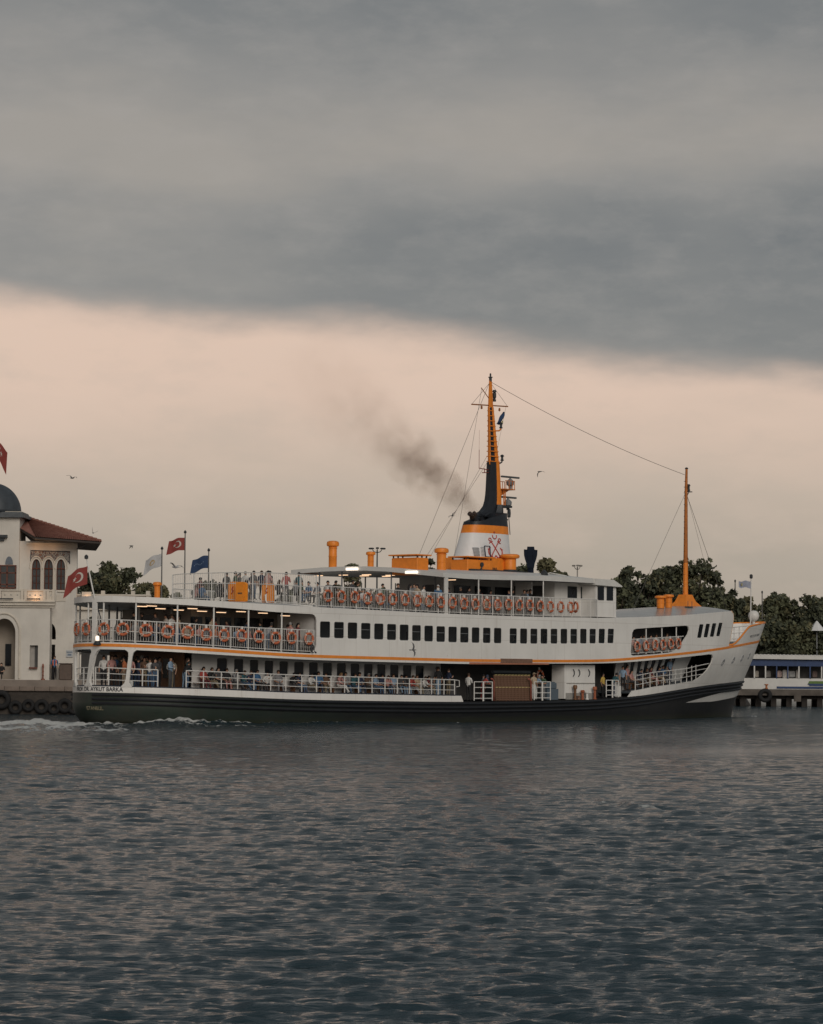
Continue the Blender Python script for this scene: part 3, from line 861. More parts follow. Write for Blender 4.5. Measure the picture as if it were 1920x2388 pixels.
for sd_ in (-1, 1):
    stern_pillar(.67, .82, sd_)

# ------------------------------------------------------------------ railings
def rail(name, posts, zb, zt, sd_, off, bars=(), bal=0.0, pr=.028, br=.022, rb=.0085, u0=None, u1=None, mat=None, top_r=.03):
    """zb, zt: heights of foot and top; bars: fractions of the height for intermediate rails"""
    mb = MB()
    posts = [N(u) for u in posts]
    a, b_ = (u0 if u0 is not None else posts[0]), (u1 if u1 is not None else posts[-1])
    us_ = sorted(set([a, b_] + [c for c in CUTS if a < c < b_]))
    for k in (1.0,) + tuple(bars):
        mb.tube([P(u, zb(u) + (zt(u) - zb(u)) * k, sd_, off) for u in us_], top_r if k == 1.0 else br, 5)
    for u in posts:
        p = P(u, zb(u), sd_, off); mb.tube([p, (p.x, p.y, zt(u))], pr, 5)
    if bal:
        # balusters evenly spaced along the real edge
        acc, nxt, u = 0.0, bal, a
        q = P(u, zb(u), sd_, off)
        while u < b_:
            st_ = .002 if u < .3 else .006 if u < 1.5 else .03
            u += st_; p = P(u, zb(u), sd_, off); acc += (p - q).length; q = p
            if acc >= nxt:
                nxt += bal
                lo = .06
                mb.box((p.x, p.y, (zb(u) + lo + zt(u)) / 2), (rb * 2, rb * 2, zt(u) - zb(u) - lo))
    return mb.build(name, mat or white2, ferry)
z_mrt = pchip([(0, 6.05), (1.5, 5.947), (3.65, 5.845), (5.62, 5.764), (11.01, 5.65), (14.1, 5.61)])
z_lrt = pchip([(0, 3.37), (.15, 3.345), (1.26, 3.272), (3.65, 3.22), (8.83, 3.09), (14.3, 2.98), (20, 2.89), (26.6, 2.79)])
z_urt = pchip([(14, 8.2), (21, 8.13), (26, 8.06), (32, 8.07), (41.5, 8.1)])
for sd_ in (-1, 1):
    rail('stern_railing', [.32, .93, 1.95, 3.15, 4.33, 5.5, 6.61, 7.8, 9.03, 10.22, 11.41, 12.67, 14.0], lambda u: z_mid(u) + .02, z_mrt, sd_, .06, (.07, .5), .15, u0=.001)
    rail('promenade_railing', [.31, .75, 2.4, 3.28], z_bul, z_lrt, sd_, .1, (.36, .69), u0=.001, pr=.035)
    rail('promenade_railing', [4.99, 6.07, 7.22, 8.36, 9.5, 10.69, 11.85, 13.1, 14.26, 15.41, 16.55, 17.74, 18.9, 20.04, 21.14, 22.25, 23.32, 24.31, 24.94, 25.49, 26.5], z_bul, z_lrt, sd_, .1, (.36, .69), pr=.032)
    rail('upper_railing', [14.28 + 1.0575 * i for i in range(26)] + [41.5], lambda u: z_upp(u) + .02, z_urt, sd_, .06, (.07,), .14)
    rail('bow_promenade_railing', [47.0, 48.1, 49.2, 50.3, 51.4, 52.5, 53.5, 54.5, 55.5, 56.4, 57.2], z_bul, lambda u: z_bul(u) + .98 + max(0, (u - 55)) * .05, sd_, .12, (.36, .69), u1=58.2, pr=.032)
    rail('bow_gallery_railing', [45.85, 46.9, 47.9, 49.0, 50.05, 51.1], lambda u: 4.53 + (u - 45.8) * .045, lambda u: 5.55 + (u - 45.8) * .045, sd_, .10, (.07,), .14, u1=52.9)
    rail('foredeck_railing', [60.9, 62.0, 63.2], lambda u: 5.4, lambda u: 6.62 + (u - 60.7) * .055, sd_, .12, (.33, .66), u0=60.7, u1=64.2)
    for u in (47.9, 50.08, 52.16):
        mb = MB(); p = P(u, 5, sd_, .12); mb.tube([(p.x, p.y, 4.6), (p.x, p.y, 6.5)], .045, 6); mb.build('gallery_post', white2, ferry)
# tall fence across the aft end of the upper deck
_ft = pchip([(-6.1, 8.79), (-2, 9.03), (1.4, 9.10), (5.2, 9.08), (5.85, 9.02)])
_fb = pchip([(-6.1, 6.99), (-.9, 7.30), (1.4, 7.40), (5.85, 7.58)])
vs_ = [-5.95 + 11.75 * i / 30 for i in range(31)]
mb = MB()
for k in (.06, .62, 1.0):
    mb.tube([(14.1, v, _fb(v) + (_ft(v) - _fb(v)) * k) for v in vs_], .026, 5)
for v in (5.8, 3.97, 2.49, 1.38, -.88, -2.03, -3.41, -4.7, -5.95):
    mb.tube([(14.1, v, _fb(v) - .1), (14.1, v, _ft(v))], .034, 5)
v = -5.85
while v < 5.75:
    mb.box((14.1, v, (_fb(v) + _ft(v)) / 2 + .03), (.016, .016, _ft(v) - _fb(v) - .06)); v += .152
mb.build('tall_fence', white2, ferry)
mb = MB(); mb.grid(lambda v, k: (14.12, v, 6.9 + (_fb(v) - 6.9) * k), vs_, [0, 1]); mb.build('fence_coaming', greyw, ferry)
mb = MB(); mb.tube([(14.0, -2.02, 7.75), (13.98, -2.06, 7.40), (13.96, -2.2, 7.24), (13.96, -2.5, 7.2), (13.96, -4.2, 7.12), (13.96, -5.8, 7.0)], .05, 6)
mb.build('drain_pipe', white2, ferry, smooth=True)
# gangway side rail stub
mb = MB(); p = P(26.6, 2.7, -1, .1); mb.tube([P(26.5, 2.79, -1, .1), P(26.95, 2.75, -1, .1), P(26.97, 2.40, -1, .1), P(26.7, 2.37, -1, .1)], .03, 6)
mb.build('rail_return', white2, ferry)

# lamps under the canopies
def tube_lamp(u, y, z, l=.75):
    mb = MB(); mb.box((u, y, z), (l, .16, .05)); o = mb.build('ceiling_lamp', white2, ferry)
    mb = MB(); mb.box((u, y, z - .045), (l * .94, .10, .04)); mb.build('lamp_tube', lampm, o)
for u, z in ((2.1, 6.86), (2.9, 6.90), (3.6, 6.74), (5.1, 6.68), (6.2, 6.80), (6.9, 6.64), (8.2, 6.60), (9.6, 6.68), (11.3, 6.62), (13.1, 6.50)):
    u = N(u); p = P(u, 6.8, -1, 1.6); tube_lamp(p.x, p.y, min(z, z_upp(u) - .40))
for u, y, z in ((26.6, 5.1, 9.42), (27.2, 3.5, 9.45), (27.4, 1.9, 9.38), (26.8, 1.2, 9.42), (27.6, .2, 9.33), (27.0, -.6, 9.36), (29.5, -3.5, 9.1)):
    mb = MB(); mb.box((u, y, z), (.16, .75, .05)); o = mb.build('ceiling_lamp', white2, ferry)
    mb = MB(); mb.box((u, y, z - .045), (.10, .70, .04)); mb.build('lamp_tube', lampm, o)
for y, z in ((1.05, 9.68), (-3.82, 9.39)):
    mb = MB(); mb.rbox((25.22, y, z), (.14, .95, .18), .03); mb.build('roof_floodlight', M('lit_floodlight', (1, 1, 1), .5, 0, emit=((1, .82, .64), 1.0)), ferry)
mb = MB(); p = P(.02, 4.8, -1, -.1); mb.lathe([(.02, -.16), (.10, -.12), (.115, 0), (.10, .12), (.02, .16)], (p.x, p.y, 4.98), 10)
sl_ = mb.build('stern_light', M('lit_stern_lamp', (1, 1, 1), .5, 0, emit=((1, .8, .6), .95)), ferry, smooth=True)
mb = MB(); mb.lathe([(.2, -.34), (.24, -.3), (.16, -.16), (.1, -.1)], (p.x, p.y, 4.95), 10); mb.build('lamp_bracket', dsteel, sl_)

for i in range(10):  # unseen saloon lamps, added to brighten the interior behind the windows
    u = 15.6 + 2.9 * i; p = P(u, 6, -1, .95); tube_lamp(p.x, p.y, z_upp(u) - .38, .6)
# benches
for sd_ in (-1, 1):
    for a, b_ in ((5.3, 26.2), (47.2, 56.0)):
        mb = MB()
        off = 1.45 if a < 40 else 1.05
        n = int((b_ - a) / 1.1)
        for i in range(n):
            u = a + 1.1 * (i + .5)
            p, q = P(u - .5, 2, sd_, off), P(u + .5, 2, sd_, off)
            an = math.atan2(q.y - p.y, q.x - p.x)
            mb.box(((p.x + q.x) / 2, (p.y + q.y) / 2, z_bul(u) + .37), (1.08, .42, .06), an)
            mb.box(((p.x + q.x) / 2, (p.y + q.y) / 2, z_bul(u) + .14), (.06, .36, .40), an)
        mb.build('bench', brown, ferry)

# ------------------------------------------------------------------ roof fittings
def vent(u, y, z, r, h, base=dsteel):
    mb = MB()
    mb.lathe([(r, 0), (r, h * .45), (r * 1.06, h * .46), (r * 1.06, h * .49), (r, h * .5), (r, h * .74), (r * 1.12, h * .745), (r * 1.12, h * .77), (r * .95, h * .78),
              (r * 1.0, h * .8), (r * 1.5, h * .83), (r * 1.55, h * .9), (r * 1.42, h * .97), (r * .9, h), (.02, h * 1.01)], (u, y, z), 20)
    body = mb.build('ventilator', orange, ferry, smooth=40)
    mb = MB(); mb.lathe([(r * 1.15, -.02), (r * 1.15, .08), (r * 1.02, .1)], (u, y, z), 16); mb.build('ventilator_base', base, body)
    return body
vent(27.0, 4.24, 9.75, .26, 1.85)
vent(28.0, 1.9, 9.75, .20, 1.15)
vent(30.6, -1.8, 9.45, .30, 1.7)
vent(55.25, -1.5, 7.78, .27, 1.0)
vent(56.3, -1.45, 7.84, .25, 1.05)
vent(8.03, 1.0, 7.25, .17, 1.1)
def lidbox(u0, u1, v0, v1, z0, z1, lid, name='skylight_box'):
    mb = MB(); mb.rbox(((u0 + u1) / 2, (v0 + v1) / 2, (z0 + z1) / 2), (u1 - u0, v1 - v0, z1 - z0), .04); o = mb.build(name, orange, ferry)
    if lid:
        mb = MB(); mb.rbox(((u0 + u1) / 2, (v0 + v1) / 2, z1 + .17), (u1 - u0 + .35, v1 - v0 + .25, .08), .02); mb.build('lid', orange, o)
        mb = MB()
        for x in (u0 + .1, (u0 + u1) / 2, u1 - .1):
            for y_ in (v0 + .08, v1 - .08): mb.box((x, y_, z1 + .06), (.07, .07, .16))
        mb.build('lid_stay', dsteel, o)
    return o
lidbox(26.4, 27.5, -3.3, -1.2, 9.3, 10.36, True)
cas = lidbox(34.6, 38.3, -1.4, 1.4, 9.35, 10.74, False, 'funnel_casing')
lidbox(33.0, 35.6, -2.0, -.6, 9.3, 10.52, True)
mb = MB(); mb.lathe([(.42, 0), (.42, .75), (.40, .78), (.60, .82), (.66, .92), (.62, 1.03), (.5, 1.08), (.02, 1.09)], (37.9, -1.6, 9.95), 20); fv = mb.build('casing_ventilator', orange, ferry, smooth=40)
mb = MB(); mb.lathe([(.48, -.3), (.48, .06)], (37.9, -1.6, 9.95), 16); mb.build('ventilator_base', dsteel, fv)
mb = MB(); mb.box((36.0, 0, 9.80), (5.8, 4.4, .22)); mb.build('casing_coaming', dsteel, ferry)
# clutter in front of casing: hose reel, pipe rack
mb = MB(); mb.lathe([(.02, -.05), (.15, -.05), (.15, .05), (.02, .05)], (0, 0, 0), 10)
rl = mb.build('hose_reel', dsteel, ferry, loc=(34.4, -2.06, 10.22), rot=(R(90), 0, 0))
mb = MB(); mb.tube([(34.4, -2.05, 10.1), (34.35, -2.07, 9.98), (34.2, -2.08, 9.9), (34.15, -2.08, 9.8)], .05, 5); mb.build('hose', dsteel, ferry)
mb = MB()
for i in range(6): mb.tube([(35.75 + .17 * i, -1.5, 9.45), (35.75 + .17 * i, -1.5, 10.1)], .035, 5)
mb.tube([(35.6, -1.5, 9.95), (36.8, -1.5, 9.95)], .03, 5); mb.tube([(35.6, -1.5, 9.75), (36.8, -1.5, 9.75)], .03, 5)
mb.build('pipe_rack', brown, ferry)

# funnel: streamlined loft, white, orange band, black top
fa = pchip([(10.4, 2.62), (10.75, 2.5), (12.36, 2.08), (12.9, 1.96), (13.2, 1.86), (14, 1.7)])
fwid = pchip([(10.4, 1.15), (12.36, .95), (12.9, .9), (14, .8)])
fc = lerp_tab([(10.4, 36.95), (12.9, 37.33), (14, 37.5)])
def fpt(a, z, gr=0.0):
    c, s_ = math.cos(a), math.sin(a)
    e = .78
    return (fc(z) + (fa(z) + gr) * math.copysign(abs(c) ** e, c), (fwid(z) + gr) * math.copysign(abs(s_) ** e, s_), z)
angs = [2 * math.pi * i / 40 for i in range(41)]
def fun_zone(z0, z1, name, mat, parent, gr=0.0):
    mb = MB(); mb.grid(lambda a, z: fpt(a, z, gr), angs, [z0 + (z1 - z0) * i / 6 for i in range(7)])
    return mb.build(name, mat, parent, smooth=True)
funnel = fun_zone(10.3, 12.37, 'funnel', M('funnel_white', (.72, .72, .73), .45, .06, 1.2, streak=.12, streak_col=(.4, .38, .34)), ferry)
fun_zone(12.37, 12.90, 'funnel_band', orange, funnel)
# black cap: top slopes up toward the mast
mb = MB()
def captop(a):
    c = math.cos(a)
    return 13.12 + .68 * sstep((c + .95) / 1.7) - .05 * sstep((c - .8) / .2)
rows = []
for k in range(7):
    rows.append([fpt(a, 12.90 + (captop(a) - 12.9) * k / 6) for a in angs[:-1]])
for k, g in ((0, .92), (1, .6), (2, .2)):
    rows.append([(fc(13.3) + (p[0] - fc(13.3)) * g, p[1] * g, p[2] + .06 * (1 - g)) for p in rows[6]])
n = 40
mb.add([p for r_ in rows for p in r_], [(j * n + i, j * n + (i + 1) % n, (j + 1) * n + (i + 1) % n, (j + 1) * n + i) for j in range(9) for i in range(n)] + [tuple(9 * n + i for i in range(n))])
blk = M('funnel_black', (.018, .021, .027), .42, .2, 3)
cap = mb.build('funnel_cap', blk, funnel, smooth=50)
mb = MB()
for x, y, r_ in ((36.0, -.35, .14), (36.35, .3, .16), (36.8, -.2, .15)):
    mb.tube([(x, y, 13.1), (x - .1, y, 13.55), (x - .35, y, 13.68)], r_, 8)
mb.tube([(36.6, -.5, 13.5), (37.2, -.5, 13.75)], .08, 6)
mb.build('exhaust_pipe', blk, funnel, smooth=40)
# emblem of crossed anchors and crescent on the starboard side of the funnel
redm = M('emblem_red', (.46, .06, .045), .5, .1, 3)
def femb(x, z, dd=0.0):
    """x along the funnel from its emblem axis, z height; on the starboard surface"""
    z = 10.72 + z
    u = 37.05 + x
    c = max(min((u - fc(z)) / fa(z), .999), -.999)
    a = math.acos(math.copysign(abs(c) ** (1 / .78), c))
    p = fpt(-a, z)
    return (p[0], p[1] - .025 - dd, p[2])
mb = MB()
def stroke(pts, r_=.035):
    mb.tube([femb(x, z) for x, z in pts], r_, 5)
K = 1.22
for s_ in (-1, 1):
    stroke([(s_ * .38 * K, .14), (0, .68), (-s_ * .34 * K, 1.14)], .036)
    stroke([(s_ * x * K, z) for x, z in [(.38, .14), (.48, .19), (.56, .30), (.585, .44), (.56, .58), (.48, .68), (.42, .70)]], .042)
    stroke([(s_ * x * K, z) for x, z in [(.38, .14), (.28, .07), (.18, .05), (.09, .09), (.03, .2)]], .042)
    stroke([(s_ * x * K, z) for x, z in [(.50, .62), (.62, .60)]], .035)
    stroke([(s_ * x * K, z) for x, z in [(.30, .16), (.42, .06), (.46, .2)]], .038)
    stroke([(-s_ * .40 * K + .1 * K * math.cos(R(t)), 1.24 + .1 * math.sin(R(t))) for t in range(0, 361, 40)], .03)
    stroke([(-s_ * .48 * K, 1.0), (-s_ * .22 * K, 1.14)], .034)
stroke([(x * K, 1.50 + z) for x, z in arc(0, 0, .17, .2, 165, 375, 12)], .032)
mb.add(*(lambda c: ([femb(c[0] + .07 * K * math.cos(R(90 + 72 * i * 2)) , c[1] + .08 * math.sin(R(90 + 144 * i))) for i in range(5)], [(0, 1, 2), (2, 3, 4), (0, 2, 3), (1, 3, 4), (0, 1, 4)]))((0, 1.72)))
mb.build('anchor_emblem', redm, funnel, smooth=True, label='red emblem of two crossed anchors under a crescent')
# louvred door and ladder frame aft on the funnel
def fun_rect(x0, x1, z0, z1, name, mat, dd):
    mb = MB()
    mb.grid(lambda x, z: femb(x, z, dd), [x0 + (x1 - x0) * i / 4 for i in range(5)], [z0, z1]); return mb.build(name, mat, funnel)
fun_rect(-1.95, -1.55, .12, .68, 'louvre_door', M('grey_louvre', (.33, .34, .36), .5), .012)
for i in range(6):
    mb = MB(); mb.tube([femb(-1.98, .16 + .09 * i, .03), femb(-1.53, .16 + .09 * i, .03)], .018, 4); mb.build('louvre_slat', steel, funnel)
mb = MB()
navy = M('navy_paint', (.03, .04, .07), .5, .1, 3)
mb.tube([femb(-1.1, .1, .05), femb(-1.1, .8, .05), femb(-.62, .8, .05), femb(-.62, .08, .05), femb(-1.1, .1, .05)], .035, 5); mb.build('ladder_frame', navy, funnel)
mb = MB()
for i in range(7): mb.tube([femb(-1.42, .16 + .09 * i, .03), femb(-1.12, .15 + .09 * i, .03)], .013, 4)
mb.build('funnel_grille', steel, funnel)

# ------------------------------------------------------------------ funnel mast
mast = None
mb = MB()
def mast_sec(z):
    t = [(13.5, 36.0, 38.8), (13.75, 36.7, 38.8), (14.0, 37.12, 38.8), (14.35, 37.38, 38.78), (14.8, 37.5, 38.76), (15.4, 37.56, 38.72), (17.15, 37.64, 38.58), (19, 37.62, 38.28), (20.8, 37.58, 38.02), (22.5, 37.66, 37.88), (22.6, 37.68, 37.86)]
    return float(np.interp(z, [q[0] for q in t], [q[1] for q in t])), float(np.interp(z, [q[0] for q in t], [q[2] for q in t]))
def mast_zone(z0, z1, f0, f1, wdt, n=10):
    """a slice of the mast fin between fractions f0..f1 of its chord"""
    rows = []
    for i in range(n + 1):
        z = z0 + (z1 - z0) * i / n
        a, b_ = mast_sec(z)
        a, b_ = a + (b_ - a) * f0, a + (b_ - a) * f1
        w_ = wdt * (1 - .55 * (z - 13.6) / 9)
        rows.append([(a, -w_ * .6, z), ((a + b_) / 2, -w_, z), (b_, -w_ * .7, z), (b_, w_ * .7, z), ((a + b_) / 2, w_, z), (a, w_ * .6, z)])
    m_ = MB()
    m_.add([p for r_ in rows for p in r_], [(j * 6 + i, j * 6 + (i + 1) % 6, j * 6 + 6 + (i + 1) % 6, j * 6 + 6 + i) for j in range(n) for i in range(6)] + [(5, 4, 3, 2, 1, 0), tuple(n * 6 + i for i in range(6))])
    return m_
mast = mast_zone(13.5, 17.15, 0, .60, .36).build('mast', blk, ferry, smooth=45)
mast_zone(14.35, 17.2, .56, 1.0, .30).build('mast_fore_edge', orange, mast, smooth=45)
mast_zone(13.3, 14.36, .62, 1.0, .5).build('mast_foot', blk, mast, smooth=45)
mast_zone(17.15, 20.8, .62, 1.0, .22).build('mast_upper', orange, mast, smooth=45)
mast_zone(17.15, 20.8, .0, .12, .16).build('mast_upper', orange, mast, smooth=45)
mast_zone(17.15, 20.75, .12, .62, .13).build('mast_core', blk, mast)
mast_zone(20.8, 22.6, 0, 1, .13).build('mast_top', orange, mast, smooth=45)
mb = MB()
for i in range(11):
    z = 17.2 + .335 * i; a, b_ = mast_sec(z)
    mb.box(((a + b_) / 2, 0, z), ((b_ - a) * .98, .42 - .02 * i, .055))
mb.build('ladder_rung', orange, mast)
mb = MB(); mb.tube([(37.55, -.15, 17.0), (37.55, -.12, 20.2)], .03, 5); mb.tube([(37.55, -.15, 17.0), (37.7, -.1, 17.0)], .03, 5); mb.build('mast_pipe', orange, mast)
mb = MB(); mb.tube([(35.80, 0, 20.83), (39.65, 0, 20.98)], .045, 6); mb.tube([(36.8, 0, 22.0), (37.7, 0, 21.3)], .03, 5)
for u in (36.85, 38.75): mb.lathe([(.01, 0), (.06, -.04), (.07, -.2), (.02, -.24)], (u, 0, 20.83), 8)
mb.build('yard', M('mast_brown', (.32, .11, .03), .5, .2, 4), mast)
mb = MB(); mb.lathe([(.1, 0), (.1, .25), (.16, .26), (.16, .30), (.06, .32), (.06, .5), (.02, .55)], (37.77, 0, 22.5), 10)
mb.build('mast_lamp', dsteel, mast); mb = MB()
mb.lathe([(.12, -.55), (.12, -.42), (.07, -.4), (.13, -.25), (.13, 0), (.07, .04), (.15, .08), (.1, .22)], (38.2, 0, 21.75), 10)
mb.box((38.0, 0, 21.35), (.35, .06, .05)); mb.tube([(38.2, 0, 21.35), (38.2, 0, 21.2)], .03, 5)
mb.build('mast_lamp', dsteel, mast)
for u0, u1, z, zz in ((38.1, 38.9, 19.35, 19.75), (38.45, 39.05, 17.2, 17.6)):
    mb = MB(); mb.tube([(u0, 0, z - .1), (u1 - .2, 0, z - .06), (u1, 0, z + .05), (u1 + .02, 0, z + .15)], .05, 6)
    lb = mb.build('lamp_bracket', orange if z > 18 else dsteel, mast)
    mb = MB(); mb.lathe([(.1, 0), (.13, .04), (.08, .1), (.08, .26), (.15, .3), (.1, .38), (.02, .42)], (u1 + .02, 0, z + .12), 10); mb.build('navigation_lamp', dsteel, lb, smooth=40)
def radar(u, z, l):
    mb = MB(); mb.lathe([(.1, -.55), (.12, -.3), (.24, -.22), (.26, 0), (.16, .12), (.06, .2), (.06, .26)], (u, 0, z), 12)
    o = mb.build('radar', M('radar_grey', (.20, .21, .22), .5), ferry, smooth=40)
    mb = MB(); mb.rbox((u, 0, z + .3), (l, .16, .12), .03); mb.build('radar_scanner', M('radar_dark', (.09, .095, .10), .5), o)
    return o
radar(39.95, 15.98, 1.9); radar(39.72, 14.62, 1.75)
mb = MB(); mb.box((39.35, 0, 15.42), (1.15, .9, .06)); mb.prism([(38.8, 15.4), (39.75, 15.4), (38.8, 14.95)], lambda a, b_: (a, -.1, b_), lambda a, b_: (a, .1, b_))
for u in (38.95, 39.3, 39.65, 39.88):
    for y in (-.42, .42): mb.tube([(u, y, 15.43), (u, y, 15.98)], .025, 5)
for y in (-.42, .42): mb.tube([(38.9, y, 15.98), (39.9, y, 15.98)], .025, 5)
for u in (38.95, 39.1): mb.tube([(u, -.25, 14.3), (u, -.25, 15.4)], .04, 5)
mb.build('radar_platform', M('mast_orange_red', (.58, .17, .03), .5, .1, 4), mast)
mb = MB(); mb.box((39.3, 0, 14.28), (1.0, .6, .14)); mb.build('radar_bracket', dsteel, mast)
mb = MB(); mb.lathe([(.05, -.02), (.26, 0), (.31, .1), (.26, .2), (.03, .22)], (0, 0, 0), 16); mb.build('searchlight', dsteel, mast, smooth=40, loc=(39.55, -.1, 13.85), rot=(R(90), 0, R(40)))
mb = MB(); mb.tube([(38.9, 0, 13.5), (39.7, 0, 13.42)], .05, 5); mb.tube([(39.4, -.3, 13.9), (39.2, -.6, 12.4)], .03, 5); mb.build('searchlight_arm', dsteel, mast)
mb = MB(); mb.tube([(36.62, 0, 16.68), (37.62, 0, 16.62)], .03, 5); mb.tube([(36.62, 0, 16.66), (36.62, 0, 17.9)], .02, 5); mb.tube([(36.95, 0, 16.4), (37.62, 0, 16.45)], .03, 5); mb.tube([(37.2, 0, 16.4), (37.2, 0, 16.7)], .03, 5)
mb.tube([(36.62, 0, 17.9), (36.63, 0, 19.2)], .009, 4)
mb.build('aerial', M('aerial_red', (.22, .05, .04), .5), mast)
# wires
def wire(pts, r_=.014, name='stay_wire', sag=0.0):
    a, b_ = Vector(pts[0]), Vector(pts[1])
    pp = [a.lerp(b_, i / 14) - Vector((0, 0, sag * 4 * (i / 14) * (1 - i / 14))) for i in range(15)]
    mb = MB(); mb.tube(pp, r_, 4); return mb.build(name, M('wire_grey', (.09, .085, .08), .5), ferry)
wire([(37.9, 0, 22.45), (60.4, 0, 17.65)], .016, 'aerial_wire', .35)
wire([(37.6, 0, 22.3), (30.6, .55, 9.8)], .016); wire([(36.83, 0, 21.9), (33.3, -.55, 10.3)], .014)
wire([(37.55, .1, 17.5), (31.6, .6, 9.8)], .012); wire([(37.55, -.1, 17.3), (31.1, .6, 9.8)], .012)
wire([(37.7, 0, 22.4), (35.82, 0, 20.84)], .014); wire([(37.8, 0, 22.4), (39.62, 0, 20.98)], .014)
wire([(39.45, 0, 20.95), (38.5, 0, 17.9)], .01)

# forward mast
mb = MB(); mb.tube([(60.5, 0, 8.6), (60.52, 0, 11.5), (60.56, 0, 16.5), (60.62, 0, 18.1)], [.19, .16, .11, .085], 10)
fm = mb.build('forward_mast', M('mast_orange_brown', (.42, .13, .02), .5, .3, 2.5), ferry, smooth=40)
mb = MB(); mb.tube([(60.5, 0, 8.6), (60.52, 0, 11.3)], [.197, .168], 10); mb.build('mast_lower', orange, fm, smooth=40)
mb = MB(); mb.lathe([(.11, 0), (.13, .06), (.05, .12)], (60.62, 0, 18.08), 8); mb.build('mast_truck', dsteel, fm)
mb = MB()
rows = [[(60.5 + sx * a, sy * a * .8, z) for sx, sy in ((-1, -1), (1, -1), (1, 1), (-1, 1))] for z, a in ((8.05, 1.05), (8.2, .92), (8.5, .62), (8.95, .42), (9.0, .40))]
mb.add([p for r_ in rows for p in r_], [(j * 4 + i, j * 4 + (i + 1) % 4, j * 4 + 4 + (i + 1) % 4, j * 4 + 4 + i) for j in range(4) for i in range(4)] + [(3, 2, 1, 0), (16, 17, 18, 19)])
mb.build('mast_step', orange, fm)
mb = MB()
for i in range(20):
    z = 9.2 + .42 * i; mb.tube([(60.53 - .25, 0, z), (60.53 + .25, 0, z)], .018, 4)
mb.build('mast_rung', dsteel, fm)
mb = MB(); mb.box((60.85, 0, 16.45), (.6, .3, .06)); mb.lathe([(.09, 0), (.13, .05), (.09, .15), (.09, .35), (.15, .38), (.08, .5)], (60.88, 0, 16.5), 10); mb.tube([(60.9, 0, 16.4), (60.65, 0, 16.1)], .03, 5); mb.build('mast_lamp', dsteel, fm)
wire([(60.45, 0, 16.3), (53.3, -.5, 7.75)], .015); wire([(60.6, 0, 16.3), (66.3, 0, 7.3)], .018); wire([(60.7, 0, 16.2), (65.8, .6, 7.2)], .010)
mb = MB(); mb.box((63.0, -.5, 7.98), (.5, .4, .2)); mb.build('roof_box', dsteel, ferry)
mb = MB(); mb.box((58.0, -2.0, 7.95), (.45, .4, .25)); mb.tube([(57.9, -2, 8), (57.9, -2, 8.45)], .025, 4); mb.tube([(58.4, -2, 8), (58.4, -2, 8.45)], .025, 4); mb.build('roof_locker', dsteel, ferry)

# jackstaff with lamp, bow fittings
mb = MB(); mb.tube([(69.0, 0, 6.3), (69.1, 0, 10.45)], .05, 6); js = mb.build('jackstaff', white2, ferry)
mb = MB(); mb.lathe([(.05, 0), (.12, .05), (.12, .28), (.03, .34)], (69.1, 0, 10.42), 8); mb.build('jackstaff_lamp', dsteel, js)
mb = MB(); mb.lathe([(.12, 0), (.10, .55), (.2, .6), (.36, .75), (.42, .98), (.36, 1.2), (.2, 1.35), (.03, 1.38)], (69.9, .3, 6.7), 12); mb.build('bow_searchlight', white2, ferry, smooth=40)
mb = MB(); mb.lathe([(.22, 0), (.2, .5), (.3, .55), (.3, .65)], (64.3, .3, 5.5), 12); mb.build('windlass', orange, ferry, smooth=40)
mb = MB(); mb.lathe([(.1, 0), (.14, .3), (.1, .6), (.02, .65)], (66.2, .6, 6.9), 10); mb.build('bow_cowl', orange, ferry, smooth=40)
mb = MB(); mb.box((62.6, 0.6, 6.0), (.5, .4, 1.2)); mb.build('foredeck_locker', orange, ferry)

# navy cover on the wheelhouse roof aft + small searchlight + aerial mast
mb = MB(); mb.tube([(37.2, -4.6, 9.55), (38.6, -4.4, 9.78), (40.6, -4.2, 9.65)], .035, 5); mb.build('roof_hose', white2, ferry)
mb = MB(); mb.lathe([(.02, 0), (.2, .05), (.24, .35), (.16, .4)], (0, 0, 0), 12); mb.build('roof_searchlight', dsteel, ferry, smooth=40, loc=(37.3, -4.7, 9.55), rot=(R(50), 0, R(30)))

# ------------------------------------------------------------------ lettering on the hull
def text_mesh(s, size, ext=0.0, offset=0.0, space=1.0):
    cu = bpy.data.curves.new('txt', 'FONT'); cu.body = s; cu.size = size; cu.offset = offset; cu.space_character = space
    o = bpy.data.objects.new('txt', cu); COL.objects.link(o)
    me = bpy.data.meshes.new_from_object(o.evaluated_get(bpy.context.evaluated_depsgraph_get()))
    bpy.data.objects.remove(o); bpy.data.curves.remove(cu)
    return me
# arc length along the starboard edge from the stern centreline
_au = sorted(set([0] + [i * .0005 for i in range(200)] + [i * .01 for i in range(10, 1000)]))
_al = [0.0]
for a, b_ in zip(_au[:-1], _au[1:]): _al.append(_al[-1] + (P(b_, 2.1) - P(a, 2.1)).length)
def arc_pt(s_, z, off):
    return P(float(np.interp(abs(s_), _al, _au)), z, -1 if s_ >= 0 else 1, off)
def hull_text(name, s, size, s_end, zfun, mat, offset=.006):
    me = text_mesh(s, size, 0, offset)
    x1 = max(v.co.x for v in me.vertices)
    bm = bmesh.new(); bm.from_mesh(me)
    bmesh.ops.triangulate(bm, faces=bm.faces[:])
    for v in bm.verts:
        x, y = v.co.x, v.co.y
        ss = s_end - x1 + x
        v.co = arc_pt(ss, zfun(ss) + y, -.02)
    me2 = bpy.data.meshes.new(name); bm.to_mesh(me2); bm.free(); bpy.data.meshes.remove(me)
    me2.materials.append(mat)
    return link(name, me2, ferry)
s_at = lambda u: float(np.interp(u, _au, _al))
